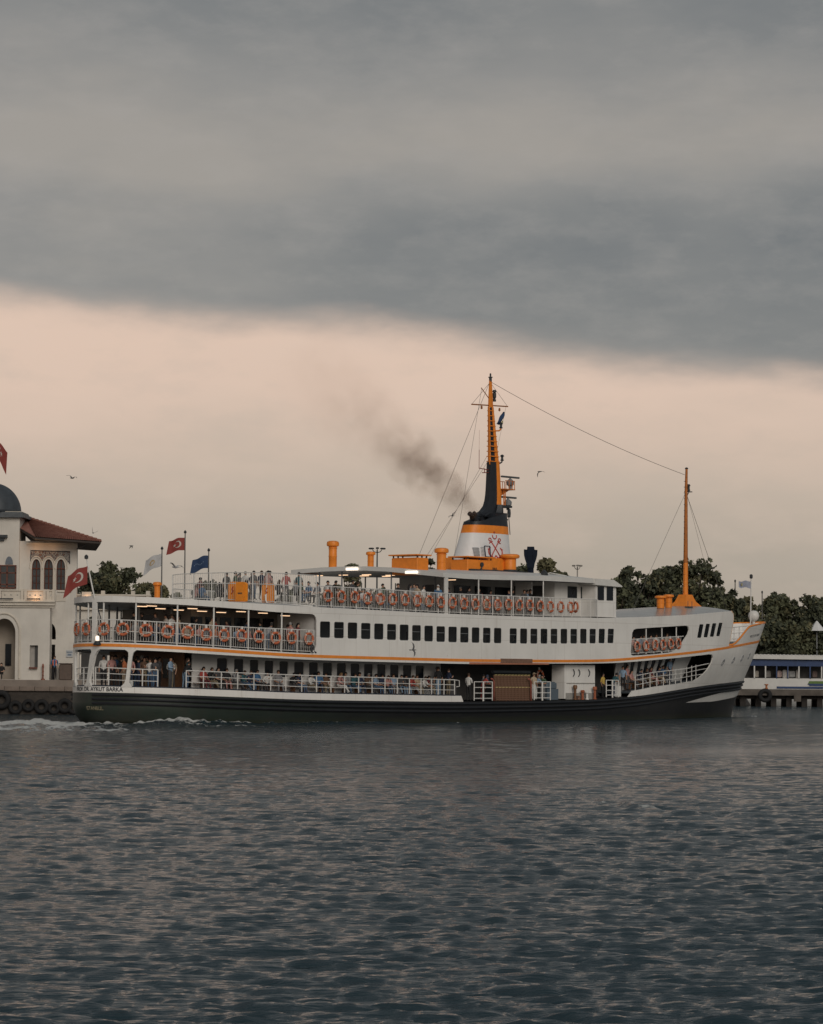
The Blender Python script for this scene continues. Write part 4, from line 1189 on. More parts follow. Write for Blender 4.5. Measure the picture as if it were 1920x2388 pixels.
hull_text('stern_lettering', 'PROF. DR. AYKUT BARKA', .325, s_at(.56), lambda s_: 2.05 - .010 * abs(s_), M('black_lettering', (.02, .022, .03), .5), .005)
hull_text('port_lettering', 'ISTANBUL', .29, .74, lambda s_: .98, M('faded_gold_lettering', (.34, .30, .20), .6, .35, 5), .004)
def side_text(name, s, size, u0, z0, slope, mat):
    me = text_mesh(s, size)
    for v in me.vertices:
        u = u0 + v.co.x; v.co = P(u, z0 + v.co.x * slope + v.co.y, -1, -.02)
    me.materials.append(mat); return link(name, me, ferry)
side_text('bow_lettering', 'PROF. DR. AYKUT BARKA', .26, 65.0, 5.95, .07, M('black_lettering', (.02, .022, .03), .5))

# ------------------------------------------------------------------ gangway: white casing box, gates, bitts
mb = MB()
a, b_ = P(38.4, 2.5, -1, .5), P(42.1, 2.5, -1, .5)
an = math.atan2(b_.y - a.y, b_.x - a.x); c = (a + b_) / 2
ln = (b_ - a).length
mb.box((c.x, c.y + .5, 2.72), (ln, 1.0, 2.2), an); lk = mb.build('gangway_locker', white, ferry)
mb = MB(); mb.box((c.x, c.y - .03, 1.78), (ln - .3, .05, .42), an); mb.box((c.x + .1, c.y - .02, 2.62), (ln - .3, .05, .04), an); mb.build('kick_plate', M('grey_kick', (.32, .31, .29), .6), lk)
for k in (-.8, -.18, .95):
    mb = MB(); x = c.x + k * 1.0; y = c.y + k * math.tan(an) - .04
    mb.tube([(x, y, 3.05), (x + .09, y - .04, 3.2), (x + .09, y - .04, 3.38), (x, y, 3.52)], .03, 5); mb.build('grab_handle', dsteel, lk)
for k, h, mm in ((-.9, .95, brown), (-.05, .62, M('red_brown_bitt', (.30, .09, .04), .5)), (.45, .55, white2), (1.35, .85, M('red_brown_bitt', (.30, .09, .04), .5)), (-.5, .25, rust)):
    mb = MB(); x = c.x + k; y = c.y + k * math.tan(an) - .28
    mb.lathe([(.13, 0), (.13, .04), (.09, .08), (.085, h * .7), (.14, h * .75), (.15, h * .92), (.10, h)], (x, y, 1.56), 10); mb.build('mooring_bitt', mm, ferry, smooth=40)
def gate(u0, u1, z0, z1):
    mb = MB()
    p, q, r_ = P(u0, 2, -1, .12), P(u1, 2, -1, .12), P((u0 + u1) / 2, 2, -1, .12)
    for x in (p, q): mb.tube([(x.x, x.y, z0), (x.x, x.y, z1)], .035, 6)
    mb.tube([(r_.x, r_.y, z0 - .03), (r_.x, r_.y, z1)], .06, 6)
    for k in (0.12, .4, .7, 1.0): mb.tube([(p.x, p.y, z0 + (z1 - z0) * k), (q.x, q.y, z0 + (z1 - z0) * k)], .028, 6)
    mb.build('gangway_gate', white2, ferry)
gate(28.44, 30.24, 1.52, 2.68); gate(34.6, 36.34, 1.54, 2.70); gate(43.03, 44.7, 1.72, 2.83)
for u in (30.5, 34.35):
    mb = MB(); p = P(u, 2, -1, .2); mb.tube([(p.x, p.y, 1.5), (p.x, p.y, 2.7), (p.x - .12, p.y, 2.85), (p.x - .3, p.y, 2.88)], .05, 6); mb.build('gangway_guard', M('guard_red', (.34, .10, .07), .6, .2, 4), ferry, smooth=True)
mb = MB(); p = P(36.9, 2, -1, 1.0); mb.rbox((p.x + .5, p.y, 2.45), (1.1, .5, .5), .1); mb.box((p.x + .5, p.y, 1.9), (1.2, .6, .7)); mb.build('winch', M('winch_blue_grey', (.10, .13, .16), .5), ferry)
mb = MB(); p = P(27.5, 2, -1, 1.4); mb.box((p.x, p.y, 2.0), (.8, .6, 1.0)); mb.build('gangway_cabinet', darkin, ferry)
# low lockers
mb = MB()
p = P(45.3, 2, -1, .6)
mb.box((p.x, p.y, 2.1), (.9, .05, .7)); mb.build('gangway_panel', greyw, ferry)

# ------------------------------------------------------------------ life rings hung on the railings
ringm = M('ring_orange', (.50, .135, .062), .6, .15, 6)
bandm = M('ring_white_band', (.62, .55, .48), .6, .1, 6)
_mb = MB(); _mb.torus((0, 0, 0), .305, .078, 'Y', 28, 8, .8); ME_RING = _mb.mesh('life_ring', ringm, True)
_mb = MB()
for a in (45,):
    c, s_ = math.cos(R(a)), math.sin(R(a))
    pts = []
    for i in range(5):
        for j in range(8):
            aa, b_ = R(a - 5 + 2.5 * i), 2 * math.pi * j / 8
            pts.append(((.305 + .083 * math.cos(b_)) * math.cos(aa), .07 * math.sin(b_), (.305 + .083 * math.cos(b_)) * math.sin(aa)))
    _mb.add(pts, [(i * 8 + j, (i + 1) * 8 + j, (i + 1) * 8 + (j + 1) % 8, i * 8 + (j + 1) % 8) for i in range(4) for j in range(8)])
ME_BAND = _mb.mesh('band', bandm, True)
_mb = MB(); _mb.tube([(.39, -.06, -.14), (0, -.085, -.17), (-.39, -.06, -.14)], .018, 5); _mb.tube([(-.28, -.05, .30), (-.4, -.06, 0), (-.28, -.05, -.3)], .012, 4); ME_ROPE = _mb.mesh('grab_rope', bandm)
_mb = MB(); _mb.box((0, .02, .42), (.12, .10, .20)); ME_HOOK = _mb.mesh('hanger', white2)
def ring_at(u, z, off, label, group, sd_=-1):
    u = N(u)
    if u < 0: u, sd_ = -u, -sd_
    e = min(.1, max(u * .5, .003))
    a, b_, c = P(u - e, z, sd_, off), P(u + e, z, sd_, off), P(u, z, sd_, off)
    z += random.uniform(-.035, .03)
    w = fw_(c.x, c.y, z)
    rz = A_SHIP + math.atan2(b_.y - a.y, b_.x - a.x)
    if sd_ > 0: rz += math.pi
    o = empty('life_ring', w, rz, label=label, cat='life ring', group=group)
    o.rotation_euler = (random.uniform(-.05, .05), random.uniform(-.25, .25), rz)
    for n_, me in (('ring_body', ME_RING), ('grab_rope', ME_ROPE), ('hanger', ME_HOOK)):
        link(n_, me, o)
    for k in range(4): link('band', ME_BAND, o, rot=(0, k * math.pi / 2, 0))
    return o
zr = lambda u: (z_mrt(abs(N(u))) - .50)
ring_at(.06, zr(.06), -.06, 'orange life ring on the far side of the stern railing, seen edge-on', 'life rings on the stern railing')
for i, u in enumerate([.20, .62, 1.42, 2.59, 3.79, 4.98, 6.13, 7.26, 8.5, 9.7, 10.91, 12.14, 13.5]):
    ring_at(u, zr(u), -.06, 'orange life ring on the middle deck stern railing, %s from the stern end' % ORD[i], 'life rings on the stern railing')
for i in range(22):
    u = 14.95 + (38.3 - 14.95) * i / 21
    ring_at(u, z_urt(u) - .56, -.06, 'orange life ring on the upper deck railing, %s from the stern end' % ORD[i], 'life rings on the upper railing')
o = ring_at(38.75, 7.55, -.12, 'orange life ring turned edge-on at the forward end of the upper railing', 'life rings on the upper railing'); o.rotation_euler.z += R(62)
for i, u in enumerate([46.48, 47.65, 48.85, 49.95, 51.05, 52.1]):
    ring_at(u, 5.06 + .055 * (u - 46.4), -.02, 'orange life ring in the bow gallery opening, %s from the aft end' % ORD[i], 'life rings in the bow gallery')
ring_at(37.4, 3.15, 1.7, 'faded red life ring on the dark wall beside the white gangway locker', None)

# ------------------------------------------------------------------ orange rafts leaning on the upper fence
raftm = M('raft_orange', (.82, .27, .02), .5, .12, 4)
for i, (v0, w, lab) in enumerate(((.74, .76, 'orange float raft behind the upper fence rails, aftmost of three'), (-.15, .82, 'orange float raft with black lettering outside the upper fence, middle of three'), (-2.02, .80, 'orange float raft by the white drain pipe, foremost of three'))):
    uu = 14.23 if i != 1 else 13.92
    r_ = empty('float_raft', fw_(uu, v0, _fb(v0) - .06), A_SHIP - math.pi / 2, label=lab.replace('aftmost', 'leftmost').replace('foremost', 'rightmost'), cat='raft', group='float rafts on the upper deck')
    mb = MB(); w2 = w / 2
    out = [(-w2 + .12, 0), (w2 - .12, 0), (w2, .12), (w2, 1.08), (w2 - .06, 1.17), (w2 - .22, 1.24), (-w2 + .22, 1.24), (-w2 + .06, 1.17), (-w2, 1.08), (-w2, .12)]
    mb.prism(out, lambda a, b_: (a, -.11, b_), lambda a, b_: (a, .11, b_)); mb.build('raft_shell', raftm, r_)
    mb = MB()
    inn = [(x * .78, .12 + z * .8) for x, z in out]
    mb.prism(inn, lambda a, b_: (a, -.135, b_), lambda a, b_: (a, -.105, b_)); mb.build('raft_panel', raftm, r_)
    if i == 1:
        mb = MB()
        for k in range(4): mb.box((-.13 + .09 * k, -.142, .56), (.06, .01, .09))
        mb.build('raft_marking', dsteel, r_)
    else:
        mb = MB(); mb.tube([(-.1, -.15, .5), (.05, -.16, .7), (-.05, -.16, .8), (.06, -.15, .95)], .03, 5); mb.build('raft_rope', M('red_rope', (.35, .06, .05), .7), r_)

# ------------------------------------------------------------------ wooden gangplanks stacked on edge at the gangway
plankm = M('gangplank_wood', (.155, .085, .055), .75, .3, 5, .3, 30)
yel = M('yellow_edge_paint', (.62, .50, .22), .6, .2, 6)
ME_PL = None
for i in range(11):
    u = 31.05 + .345 * i
    p = P(u, 2.2, -1, .35)
    g = empty('gangplank', fw_(p.x, p.y, 1.49), A_SHIP - R(2), label='wooden gangplank stood upright at the gangway, %s from the stern side' % ORD[i], cat='gangplank', group='gangplanks stood at the gangway')
    g.rotation_euler = (R(-3), R(-4.0 - .1 * i), A_SHIP - R(2))
    if ME_PL is None:
        mb = MB()
        for s_ in (-1, 1): mb.box((s_ * .135, 0, .82), (.035, .09, 1.64))
        a = mb.mesh('stringer', plankm)
        mb = MB(); mb.box((0, .03, .82), (.25, .025, 1.62)); b_ = mb.mesh('board', plankm)
        mb = MB()
        for k in range(13): mb.box((0, -.02, .08 + .122 * k), (.24, .05, .035))
        c = mb.mesh('cleat', M('cleat_wood', (.23, .13, .085), .75, .25, 8))
        mb = MB()
        for z in (.86, 1.63): mb.box((0, -.055, z), (.24, .025, .035))
        d = mb.mesh('yellow_edge', yel)
        ME_PL = (('stringer', a), ('board', b_), ('cleat', c), ('yellow_edge', d))
    for n_, me in ME_PL: link(n_, me, g)
mb = MB()
p = P(31.1, 3, -1, .5); q = P(35.0, 3, -1, .5)
mb.tube([(p.x, p.y + .3, 3.3), (q.x, q.y + .3, 3.3)], .11, 8); mb.build('gangway_beam', dsteel, ferry)

# ------------------------------------------------------------------ flags
def crescent(cx, cy, r_, n=18):
    o = [(cx + r_ * math.cos(R(38 + 284 * i / n)), cy + r_ * math.sin(R(38 + 284 * i / n))) for i in range(n + 1)]
    x2, r2 = cx + r_ * .25, r_ * .8
    a0 = math.degrees(math.atan2(o[-1][1] - cy, o[-1][0] - x2)) % 360; a1 = math.degrees(math.atan2(o[0][1] - cy, o[0][0] - x2)) % 360
    return o + [(x2 + r2 * math.cos(R(a0 + (a1 - a0) * i / n)), cy + r2 * math.sin(R(a0 + (a1 - a0) * i / n))) for i in range(1, n)]
def star(cx, cy, r_, rot=0):
    return [(cx + (r_ if i % 2 == 0 else r_ * .42) * math.cos(R(rot + 36 * i)), cy + (r_ if i % 2 == 0 else r_ * .42) * math.sin(R(rot + 36 * i))) for i in range(10)]
flagred = M('flag_red', (.24, .042, .034), .75, .12, 4)
flagblue = M('flag_blue', (.02, .045, .11), .75, .15, 4)
flagwhite = M('flag_white', (.46, .46, .47), .75, .1, 4)
def cloth(mb_, lo, hi, fn, n=22, m_=12, th=.012):
    for d in (-th, th):
        mb_.grid(lambda a, b_: fn(a, b_, d), [lo[0] + (hi[0] - lo[0]) * i / n for i in range(n + 1)], [lo[1] + (hi[1] - lo[1]) * i / m_ for i in range(m_ + 1)])
def flag(parent, top, direction, w, h, droop, mat, wave=.09, ph=0.0, emblem=None, skew=0.0, ragged=False):
    """parent: object whose local frame the flag uses; cloth hangs from the staff at top"""
    d = Vector(direction).normalized(); n_ = d.cross(Vector((0, 0, 1))).normalized(); top = Vector(top)
    def fn(a, b_, dd=0.0):
        # a along fly 0..1, b from 0 top to 1 bottom
        sag = droop * (a ** 1.3) * (1.0)
        wv = wave * (a ** .8) * math.sin(7.2 * a + 2.2 * b_ + ph)
        hh = h * (1 - .12 * a)
        return top + d * (w * a * (1 - .16 * a) + skew * b_ * a) + Vector((0, 0, -b_ * hh - sag * (.8 + .5 * b_) - .04 * math.sin(9 * a + ph))) + n_ * (wv + dd)
    mb_ = MB(); cloth(mb_, (0, 0), (1, 1), fn); o = mb_.build('flag_cloth', mat, parent, smooth=True)
    if emblem:
        emblem(o, fn)
    return o
def turk(o, fn):
    mb_ = MB()
    asp = 1.35
    for poly in (crescent(.36, .5, .27), star(.60 * 1.0, .5, .135, 180)):
        q = []
        for i in range(len(poly)):
            a, b_ = poly[i], poly[(i + 1) % len(poly)]
            q += [a, ((a[0] + b_[0]) / 2, (a[1] + b_[1]) / 2)]
        cx = .36 if poly is not None else 0
        for d in (-.035, .035):
            vv = [fn((x - .36) / asp + .36, y, d) for x, y in q]
            tri = tessellate_polygon([[Vector((x, y, 0)) for x, y in q]])
            mb_.add(vv, [tuple(t) for t in tri])
    mb_.build('crescent_and_star', M('emblem_white', (.50, .45, .41), .7, .05, 4), o)
fs = empty('flagstaff', fw_(2.85, 0, 4.75), A_SHIP, label='white staff raked over the ferry stern, bearing the red flag', cat='flagstaff')
mb = MB(); mb.tube([(0, 0, 0), (-1.42, 0, 4.7)], [.06, .035], 8); mb.build('staff', white2, fs, smooth=True)
mb = MB(); mb.tube([(.25, -.1, .05), (-.5, -.02, 1.9)], .03, 5); mb.build('staff_stay', M('navy_paint', (.03, .04, .07), .5), fs)
mb = MB(); mb.lathe([(.03, 0), (.11, .04), (.11, .18), (.03, .26)], (-1.43, 0, 4.66), 8); mb.build('staff_lamp', dsteel, fs)
wdir = (-math.cos(A_SHIP), math.sin(A_SHIP), 0)      # world -X expressed in ferry-aligned axes
fl = empty('national_flag', fw_(2.85, 0, 4.75), A_SHIP, label='red flag with white crescent and star flying at the ferry stern', cat='flag')
flag(fl, (-1.33, 0, 4.30), wdir, 1.3, 1.0, .75, flagred, .07, .6, turk, .25)
# pennant on the mast and jack at the bow
pn = empty('signal_flag', fw_(38.8, 0, 19.7), A_SHIP, label='dark blue pennant hanging from the funnel mast yard', cat='flag')
_mb = MB()
def pen(a, b_, dd):
    p0, p1, p2 = Vector((.5, 0, .92)), Vector((-.48, 0, .02)), Vector((.08, 0, .0))
    e = p0.lerp(p1.lerp(p2, b_), a); return e + Vector((0, .1 * math.sin(5 * a + 3 * b_) + dd, 0))
cloth(_mb, (0.02, 0), (1, 1), pen, 10, 6); _mb.build('flag_cloth', flagblue, pn, smooth=True)
_mb = MB(); _mb.box((.12, -.12, .2), (.14, .02, .16)); _mb.build('flag_emblem', M('pale_gold', (.4, .36, .2), .7), pn)
jk = empty('jack_flag', fw_(69.0, 0, 7.0), A_SHIP, label='small pale blue-grey flag on the jackstaff at the bow', cat='flag')
flag(jk, (.02, 0, 3.25), wdir, 1.05, .52, .03, M('flag_pale_blue', (.30, .32, .40), .75, .15, 3), .05, 1.2)
_mb = MB(); _mb.box((-.45, .06 + .4, 2.98), (.16, .03, .2)); _mb.build('flag_emblem', M('pale_gold', (.4, .36, .2), .7), jk)

# ------------------------------------------------------------------ people
def grow(joints, edges, root):
    me = bpy.data.meshes.new('sk')
    names = list(joints)
    me.from_pydata([joints[n_][0] for n_ in names], [], [])
    me.clear_geometry()
    me.from_pydata([joints[n_][0] for n_ in names], [(names.index(a), names.index(b_)) for a, b_ in edges], [])
    o = bpy.data.objects.new('sk', me); COL.objects.link(o)
    md = o.modifiers.new('s', 'SKIN'); md.use_smooth_shade = True
    md.branch_smoothing = .3
    for i, n_ in enumerate(names):
        r_ = joints[n_][1]; sv = me.skin_vertices[0].data[i]
        sv.radius = r_ if isinstance(r_, tuple) else (r_, r_)
        sv.use_root = n_ == root
    ss = o.modifiers.new('ss', 'SUBSURF'); ss.levels = 1; ss.render_levels = 1
    out = bpy.data.meshes.new_from_object(o.evaluated_get(bpy.context.evaluated_depsgraph_get()))
    bpy.data.objects.remove(o); bpy.data.meshes.remove(me)
    return out
EDG = [('pel', 'spi'), ('spi', 'che'), ('che', 'nec'), ('nec', 'hd1'), ('hd1', 'hd2')]
for s_ in 'LR':
    EDG += [('che', 'sh' + s_), ('sh' + s_, 'el' + s_), ('el' + s_, 'wr' + s_), ('wr' + s_, 'ha' + s_), ('pel', 'hi' + s_), ('hi' + s_, 'kn' + s_), ('kn' + s_, 'an' + s_), ('an' + s_, 'to' + s_)]
RAD = dict(pel=(.155, .12), spi=(.135, .105), che=(.17, .12), nec=.055, hd1=(.078, .088), hd2=(.072, .08), sh=.072, el=.047, wr=.034, ha=.042, hi=.095, kn=.062, an=.042, to=.042)
SEG = {'pel': 1}
def person_mesh(pos, long_sleeve=False):
    j = {}
    for k, p in pos.items():
        base = k[:-1] if k[-1] in 'LR' and k[:-1] in RAD else k
        j[k] = (p, RAD[base])
    me = grow(j, EDG, 'pel')
    lab = {('pel', 'spi'): 1, ('spi', 'che'): 1, ('che', 'nec'): 1, ('nec', 'hd1'): 0, ('hd1', 'hd2'): 0}
    for s_ in 'LR':
        lab[('che', 'sh' + s_)] = 1; lab[('sh' + s_, 'el' + s_)] = 1; lab[('el' + s_, 'wr' + s_)] = 1 if long_sleeve else 0; lab[('wr' + s_, 'ha' + s_)] = 0
        lab[('pel', 'hi' + s_)] = 2; lab[('hi' + s_, 'kn' + s_)] = 2; lab[('kn' + s_, 'an' + s_)] = 2; lab[('an' + s_, 'to' + s_)] = 3
    segs = [(Vector(pos[a]), Vector(pos[b_]), l) for (a, b_), l in lab.items()]
    for pl_ in me.polygons:
        c = Vector(pl_.center); best, bl = 1e9, 0
        for a, b_, l in segs:
            d = b_ - a; t = max(0, min(1, (c - a).dot(d) / max(d.length_squared, 1e-9)))
            q = (c - a - d * t).length
            if q < best: best, bl = q, l
        pl_.material_index = bl
    for k in ('skin', 'top', 'bottom', 'shoes'):
        me.materials.append(M('person_' + k, (.4, .25, .18), .7))
    return me
def mir(d):
    o = dict(d)
    for k, p in d.items():
        if k.endswith('L'): o.setdefault(k[:-1] + 'R', (-p[0], p[1], p[2]))
    return o
STAND = dict(pel=(0, 0, .96), spi=(0, .01, 1.15), che=(0, 0, 1.38), nec=(0, .01, 1.51), hd1=(0, .03, 1.60), hd2=(0, .03, 1.69))
LEGS = dict(hiL=(.09, 0, .90), knL=(.105, .03, .50), anL=(.11, -.01, .09), toL=(.12, .15, .045), hiR=(-.09, 0, .90), knR=(-.10, .02, .50), anR=(-.12, -.03, .09), toR=(-.14, .12, .045))
P_RELAX = mir({**STAND, **LEGS, 'shL': (.185, 0, 1.42), 'elL': (.25, -.03, 1.13), 'wrL': (.25, .06, .90), 'haL': (.24, .10, .80)})
P_CROSS = {**STAND, **LEGS, 'shL': (.185, 0, 1.42), 'elL': (.24, .05, 1.15), 'wrL': (.03, .20, 1.16), 'haL': (-.06, .21, 1.18), 'shR': (-.185, 0, 1.42), 'elR': (-.24, .05, 1.13), 'wrR': (-.03, .22, 1.22), 'haR': (.05, .20, 1.27)}
P_PHONE = {**STAND, **LEGS, 'shL': (.185, 0, 1.42), 'elL': (.24, .06, 1.14), 'wrL': (.10, .28, 1.24), 'haL': (.04, .33, 1.30), 'shR': (-.185, 0, 1.42), 'elR': (-.25, -.03, 1.13), 'wrR': (-.24, .08, .90), 'haR': (-.22, .12, .80)}
P_LEAN = {**LEGS, 'pel': (0, -.05, .95), 'spi': (0, .06, 1.12), 'che': (0, .20, 1.29), 'nec': (0, .28, 1.39), 'hd1': (0, .34, 1.47), 'hd2': (0, .37, 1.55),
          'shL': (.185, .22, 1.32), 'elL': (.25, .34, 1.08), 'wrL': (.12, .52, 1.06), 'haL': (.05, .56, 1.05), 'shR': (-.185, .22, 1.32), 'elR': (-.25, .34, 1.08), 'wrR': (-.10, .52, 1.06), 'haR': (-.02, .58, 1.06)}
SITB = dict(pel=(0, 0, .50), spi=(0, -.03, .69), che=(0, -.02, .92), nec=(0, .02, 1.05), hd1=(0, .05, 1.14), hd2=(0, .055, 1.23),
            hiL=(.10, .03, .48), knL=(.13, .45, .50), anL=(.13, .47, .10), toL=(.15, .62, .045), hiR=(-.10, .03, .48), knR=(-.12, .44, .50), anR=(-.14, .50, .10), toR=(-.16, .65, .045))
P_SIT = {**SITB, 'shL': (.185, 0, .96), 'elL': (.25, .05, .70), 'wrL': (.12, .28, .62), 'haL': (.06, .34, .60), 'shR': (-.185, 0, .96), 'elR': (-.25, .05, .70), 'wrR': (-.12, .30, .62), 'haR': (-.04, .35, .62)}
P_SIT2 = {**SITB, 'che': (0, .06, .90), 'nec': (0, .12, 1.02), 'hd1': (0, .17, 1.10), 'hd2': (0, .19, 1.18), 'shL': (.185, .08, .94), 'elL': (.26, .20, .70), 'wrL': (.15, .42, .60), 'haL': (.12, .48, .58), 'shR': (-.185, .08, .94), 'elR': (-.24, .22, .72), 'wrR': (-.05, .42, .80), 'haR': (-.02, .44, .88),
          'knL': (.12, .45, .50), 'anL': (.05, .72, .14), 'toL': (.05, .86, .10)}
POSES = {}
for k, d in (('relax', P_RELAX), ('cross', P_CROSS), ('phone', P_PHONE), ('lean', P_LEAN), ('sit', P_SIT), ('sit2', P_SIT2)):
    POSES[k] = (person_mesh(d, k in ('cross', 'sit2')), Vector(d['hd1']), Vector(d['hd2']))
def hair_mesh(kind, h1, h2):
    mb_ = MB(); c = (h1 + h2) / 2 + Vector((0, -.012, .012)); ax = (h2 - h1).normalized()
    vv, ff = [], []
    nA, nB = 14, 7
    for i in range(nB + 1):
        th = math.pi * .62 * i / nB
        for j in range(nA):
            ph = 2 * math.pi * j / nA
            front = max(0, math.sin(ph))
            t2 = th * (1 - .42 * front)
            r_ = 1.0
            vv.append((c.x + .094 * math.sin(t2) * math.cos(ph), c.y + .107 * math.sin(t2) * math.sin(ph), c.z + .118 * math.cos(t2)))
    for i in range(nB):
        for j in range(nA): ff.append((i * nA + j, i * nA + (j + 1) % nA, (i + 1) * nA + (j + 1) % nA, (i + 1) * nA + j))
    mb_.add(vv, ff)
    if kind == 'long':
        mb_.tube([c + Vector((0, -.06, .02)), c + Vector((0, -.09, -.10)), c + Vector((0, -.10, -.24)), c + Vector((0, -.10, -.36))], [.07, .085, .08, .03], 8)
    if kind == 'scarf':
        mb_.tube([c + Vector((0, -.01, -.06)), c + Vector((0, -.01, -.16)), c + Vector((0, 0, -.25))], [.085, .09, .14], 10)
    if kind == 'cap':
        mb_.box((c.x, c.y + .13, c.z + .05), (.15, .13, .02))
    return mb_.mesh('hair', M('hair_' + 'x', (.02, .015, .012), .7), True)
HAIRS = {}
SKIN = [M('skin_a', (.46, .27, .19), .6, .08, 8), M('skin_b', (.38, .21, .14), .6, .08, 8), M('skin_c', (.30, .165, .11), .6, .08, 8)]
HAIRC = {'black': M('hair_black', (.012, .010, .010), .7), 'brown': M('hair_brown', (.045, .025, .015), .7), 'grey': M('hair_grey', (.25, .24, .23), .7), 'white': M('headscarf_white', (.60, .58, .55), .8), 'blond': M('hair_fair', (.24, .15, .07), .7), 'tan': M('hat_tan', (.46, .36, .25), .8), 'headnavy': M('headscarf_navy', (.03, .04, .07), .8)}
CL = {'white': (.62, .61, .59), 'black': (.018, .018, .02), 'navy': (.025, .035, .07), 'blue': (.05, .13, .26), 'light blue': (.22, .31, .42), 'red': (.36, .06, .05), 'orange': (.56, .18, .08), 'grey': (.22, .22, .23), 'dark grey': (.06, .06, .065),
      'pink': (.46, .24, .22), 'beige': (.42, .33, .24), 'brown': (.12, .07, .045), 'green': (.06, .10, .06), 'denim': (.07, .12, .20), 'pale denim': (.17, .25, .34), 'khaki': (.22, .18, .12), 'teal': (.03, .10, .12), 'yellow': (.50, .34, .08), 'striped': (.30, .31, .34), 'maroon': (.14, .03, .035)}
def clothm(c): return M('cloth_' + c.replace(' ', '_'), CL[c], .85, .22, 9)
NP = [0]
def person(loc, face, pose, top, bottom, hair='short', hcol='black', label='', group=None, scale=1.0, skin=None, shoes='black'):
    """face: world heading of the chest, radians from +X"""
    me, h1, h2 = POSES[pose]
    NP[0] += 1
    o = empty('person', loc, face - math.pi / 2 + random.uniform(-.12, .12), label=label, cat='person', group=group)
    o.scale = (scale,) * 3
    b_ = link('body', me, o)
    sk = skin if skin is not None else NP[0] % 3
    for sl_i, ma in enumerate((SKIN[sk], clothm(top), clothm(bottom), clothm(shoes))):
        b_.material_slots[sl_i].link = 'OBJECT'; b_.material_slots[sl_i].material = ma
    if hair != 'bald':
        key = (hair, pose)
        if key not in HAIRS: HAIRS[key] = hair_mesh(hair, h1, h2)
        h_ = link('headscarf' if hair == 'scarf' else ('hat' if hair == 'cap' else 'hair'), HAIRS[key], o)
        h_.material_slots[0].link = 'OBJECT'; h_.material_slots[0].material = HAIRC[hcol]
    return o
OUT = A_SHIP - math.pi / 2        # facing outboard to starboard (toward the camera side)
AFT = A_SHIP + math.pi; FWD = A_SHIP
def pos(u, off, z, sd_=-1):
    p = P(N(u), max(z, 2.2), sd_, off); return fw_(p.x, p.y, z)
rp = random.Random(5)
def hairpick(t): return {'w': ('long', 'black'), 'b': ('long', 'brown'), 'm': ('short', 'black'), 'n': ('short', 'brown'), 'g': ('short', 'grey'), 'f': ('long', 'blond'), 's': ('scarf', 'white'), 'x': ('bald', 'black'), 'c': ('cap', 'tan'), 'd': ('scarf', 'headnavy'), 'a': ('cap', 'black')}[t]
# lower deck bench, stern to gangway
seat = [(6.9, 'red', 'maroon', 'w', 'sit'), (7.35, 'black', 'khaki', 'n', 'sit2'), (7.9, 'dark grey', 'black', 'w', 'sit'), (8.5, 'black', 'pink', 'b', 'sit'), (9.0, 'grey', 'dark grey', 'g', 'sit2'), (9.62, 'teal', 'denim', 'b', 'sit2'), (10.15, 'navy', 'denim', 'n', 'sit2'),
        (10.72, 'blue', 'black', 'm', 'sit'), (11.54, 'white', 'dark grey', 'm', 'sit2'), (12.41, 'grey', 'grey', 'n', 'sit'), (13.5, 'black', 'dark grey', 'm', 'sit2'), (14.08, 'navy', 'denim', 'w', 'sit'), (14.98, 'white', 'khaki', 'm', 'sit2'), (15.69, 'blue', 'navy', 'm', 'sit'), (16.31, 'brown', 'khaki', 'b', 'sit'),
        (17.42, 'pink', 'white', 'f', 'sit2'), (17.98, 'grey', 'denim', 'm', 'sit'), (18.7, 'teal', 'denim', 'n', 'sit2'), (19.21, 'navy', 'navy', 'm', 'sit'), (19.87, 'brown', 'dark grey', 'g', 'sit2'), (20.66, 'light blue', 'denim', 'm', 'sit'), (21.25, 'navy', 'black', 'w', 'sit'), (21.75, 'pink', 'denim', 'b', 'sit2'), (22.28, 'light blue', 'grey', 'n', 'sit'),
        (23.0, 'dark grey', 'pale denim', 'm', 'sit2'), (23.45, 'black', 'pale denim', 'm', 'sit'), (23.9, 'red', 'grey', 'n', 'sit2'), (24.46, 'beige', 'khaki', 'b', 'sit'), (25.1, 'white', 'dark grey', 'n', 'sit2'), (25.57, 'maroon', 'khaki', 'w', 'sit')]
for i, (u, t_, b_, h_, po) in enumerate(seat):
    hr, hc = hairpick(h_)
    person(pos(u, 1.42, z_bul(abs(N(u))) - .04), OUT - .15 + rp.uniform(-.5, .5), po, t_, b_, hr, hc, 'person in %s top seated on the lower deck bench, %s from the stern' % (t_, ORD[i]), 'passengers seated on the lower deck bench', rp.uniform(.96, 1.04))
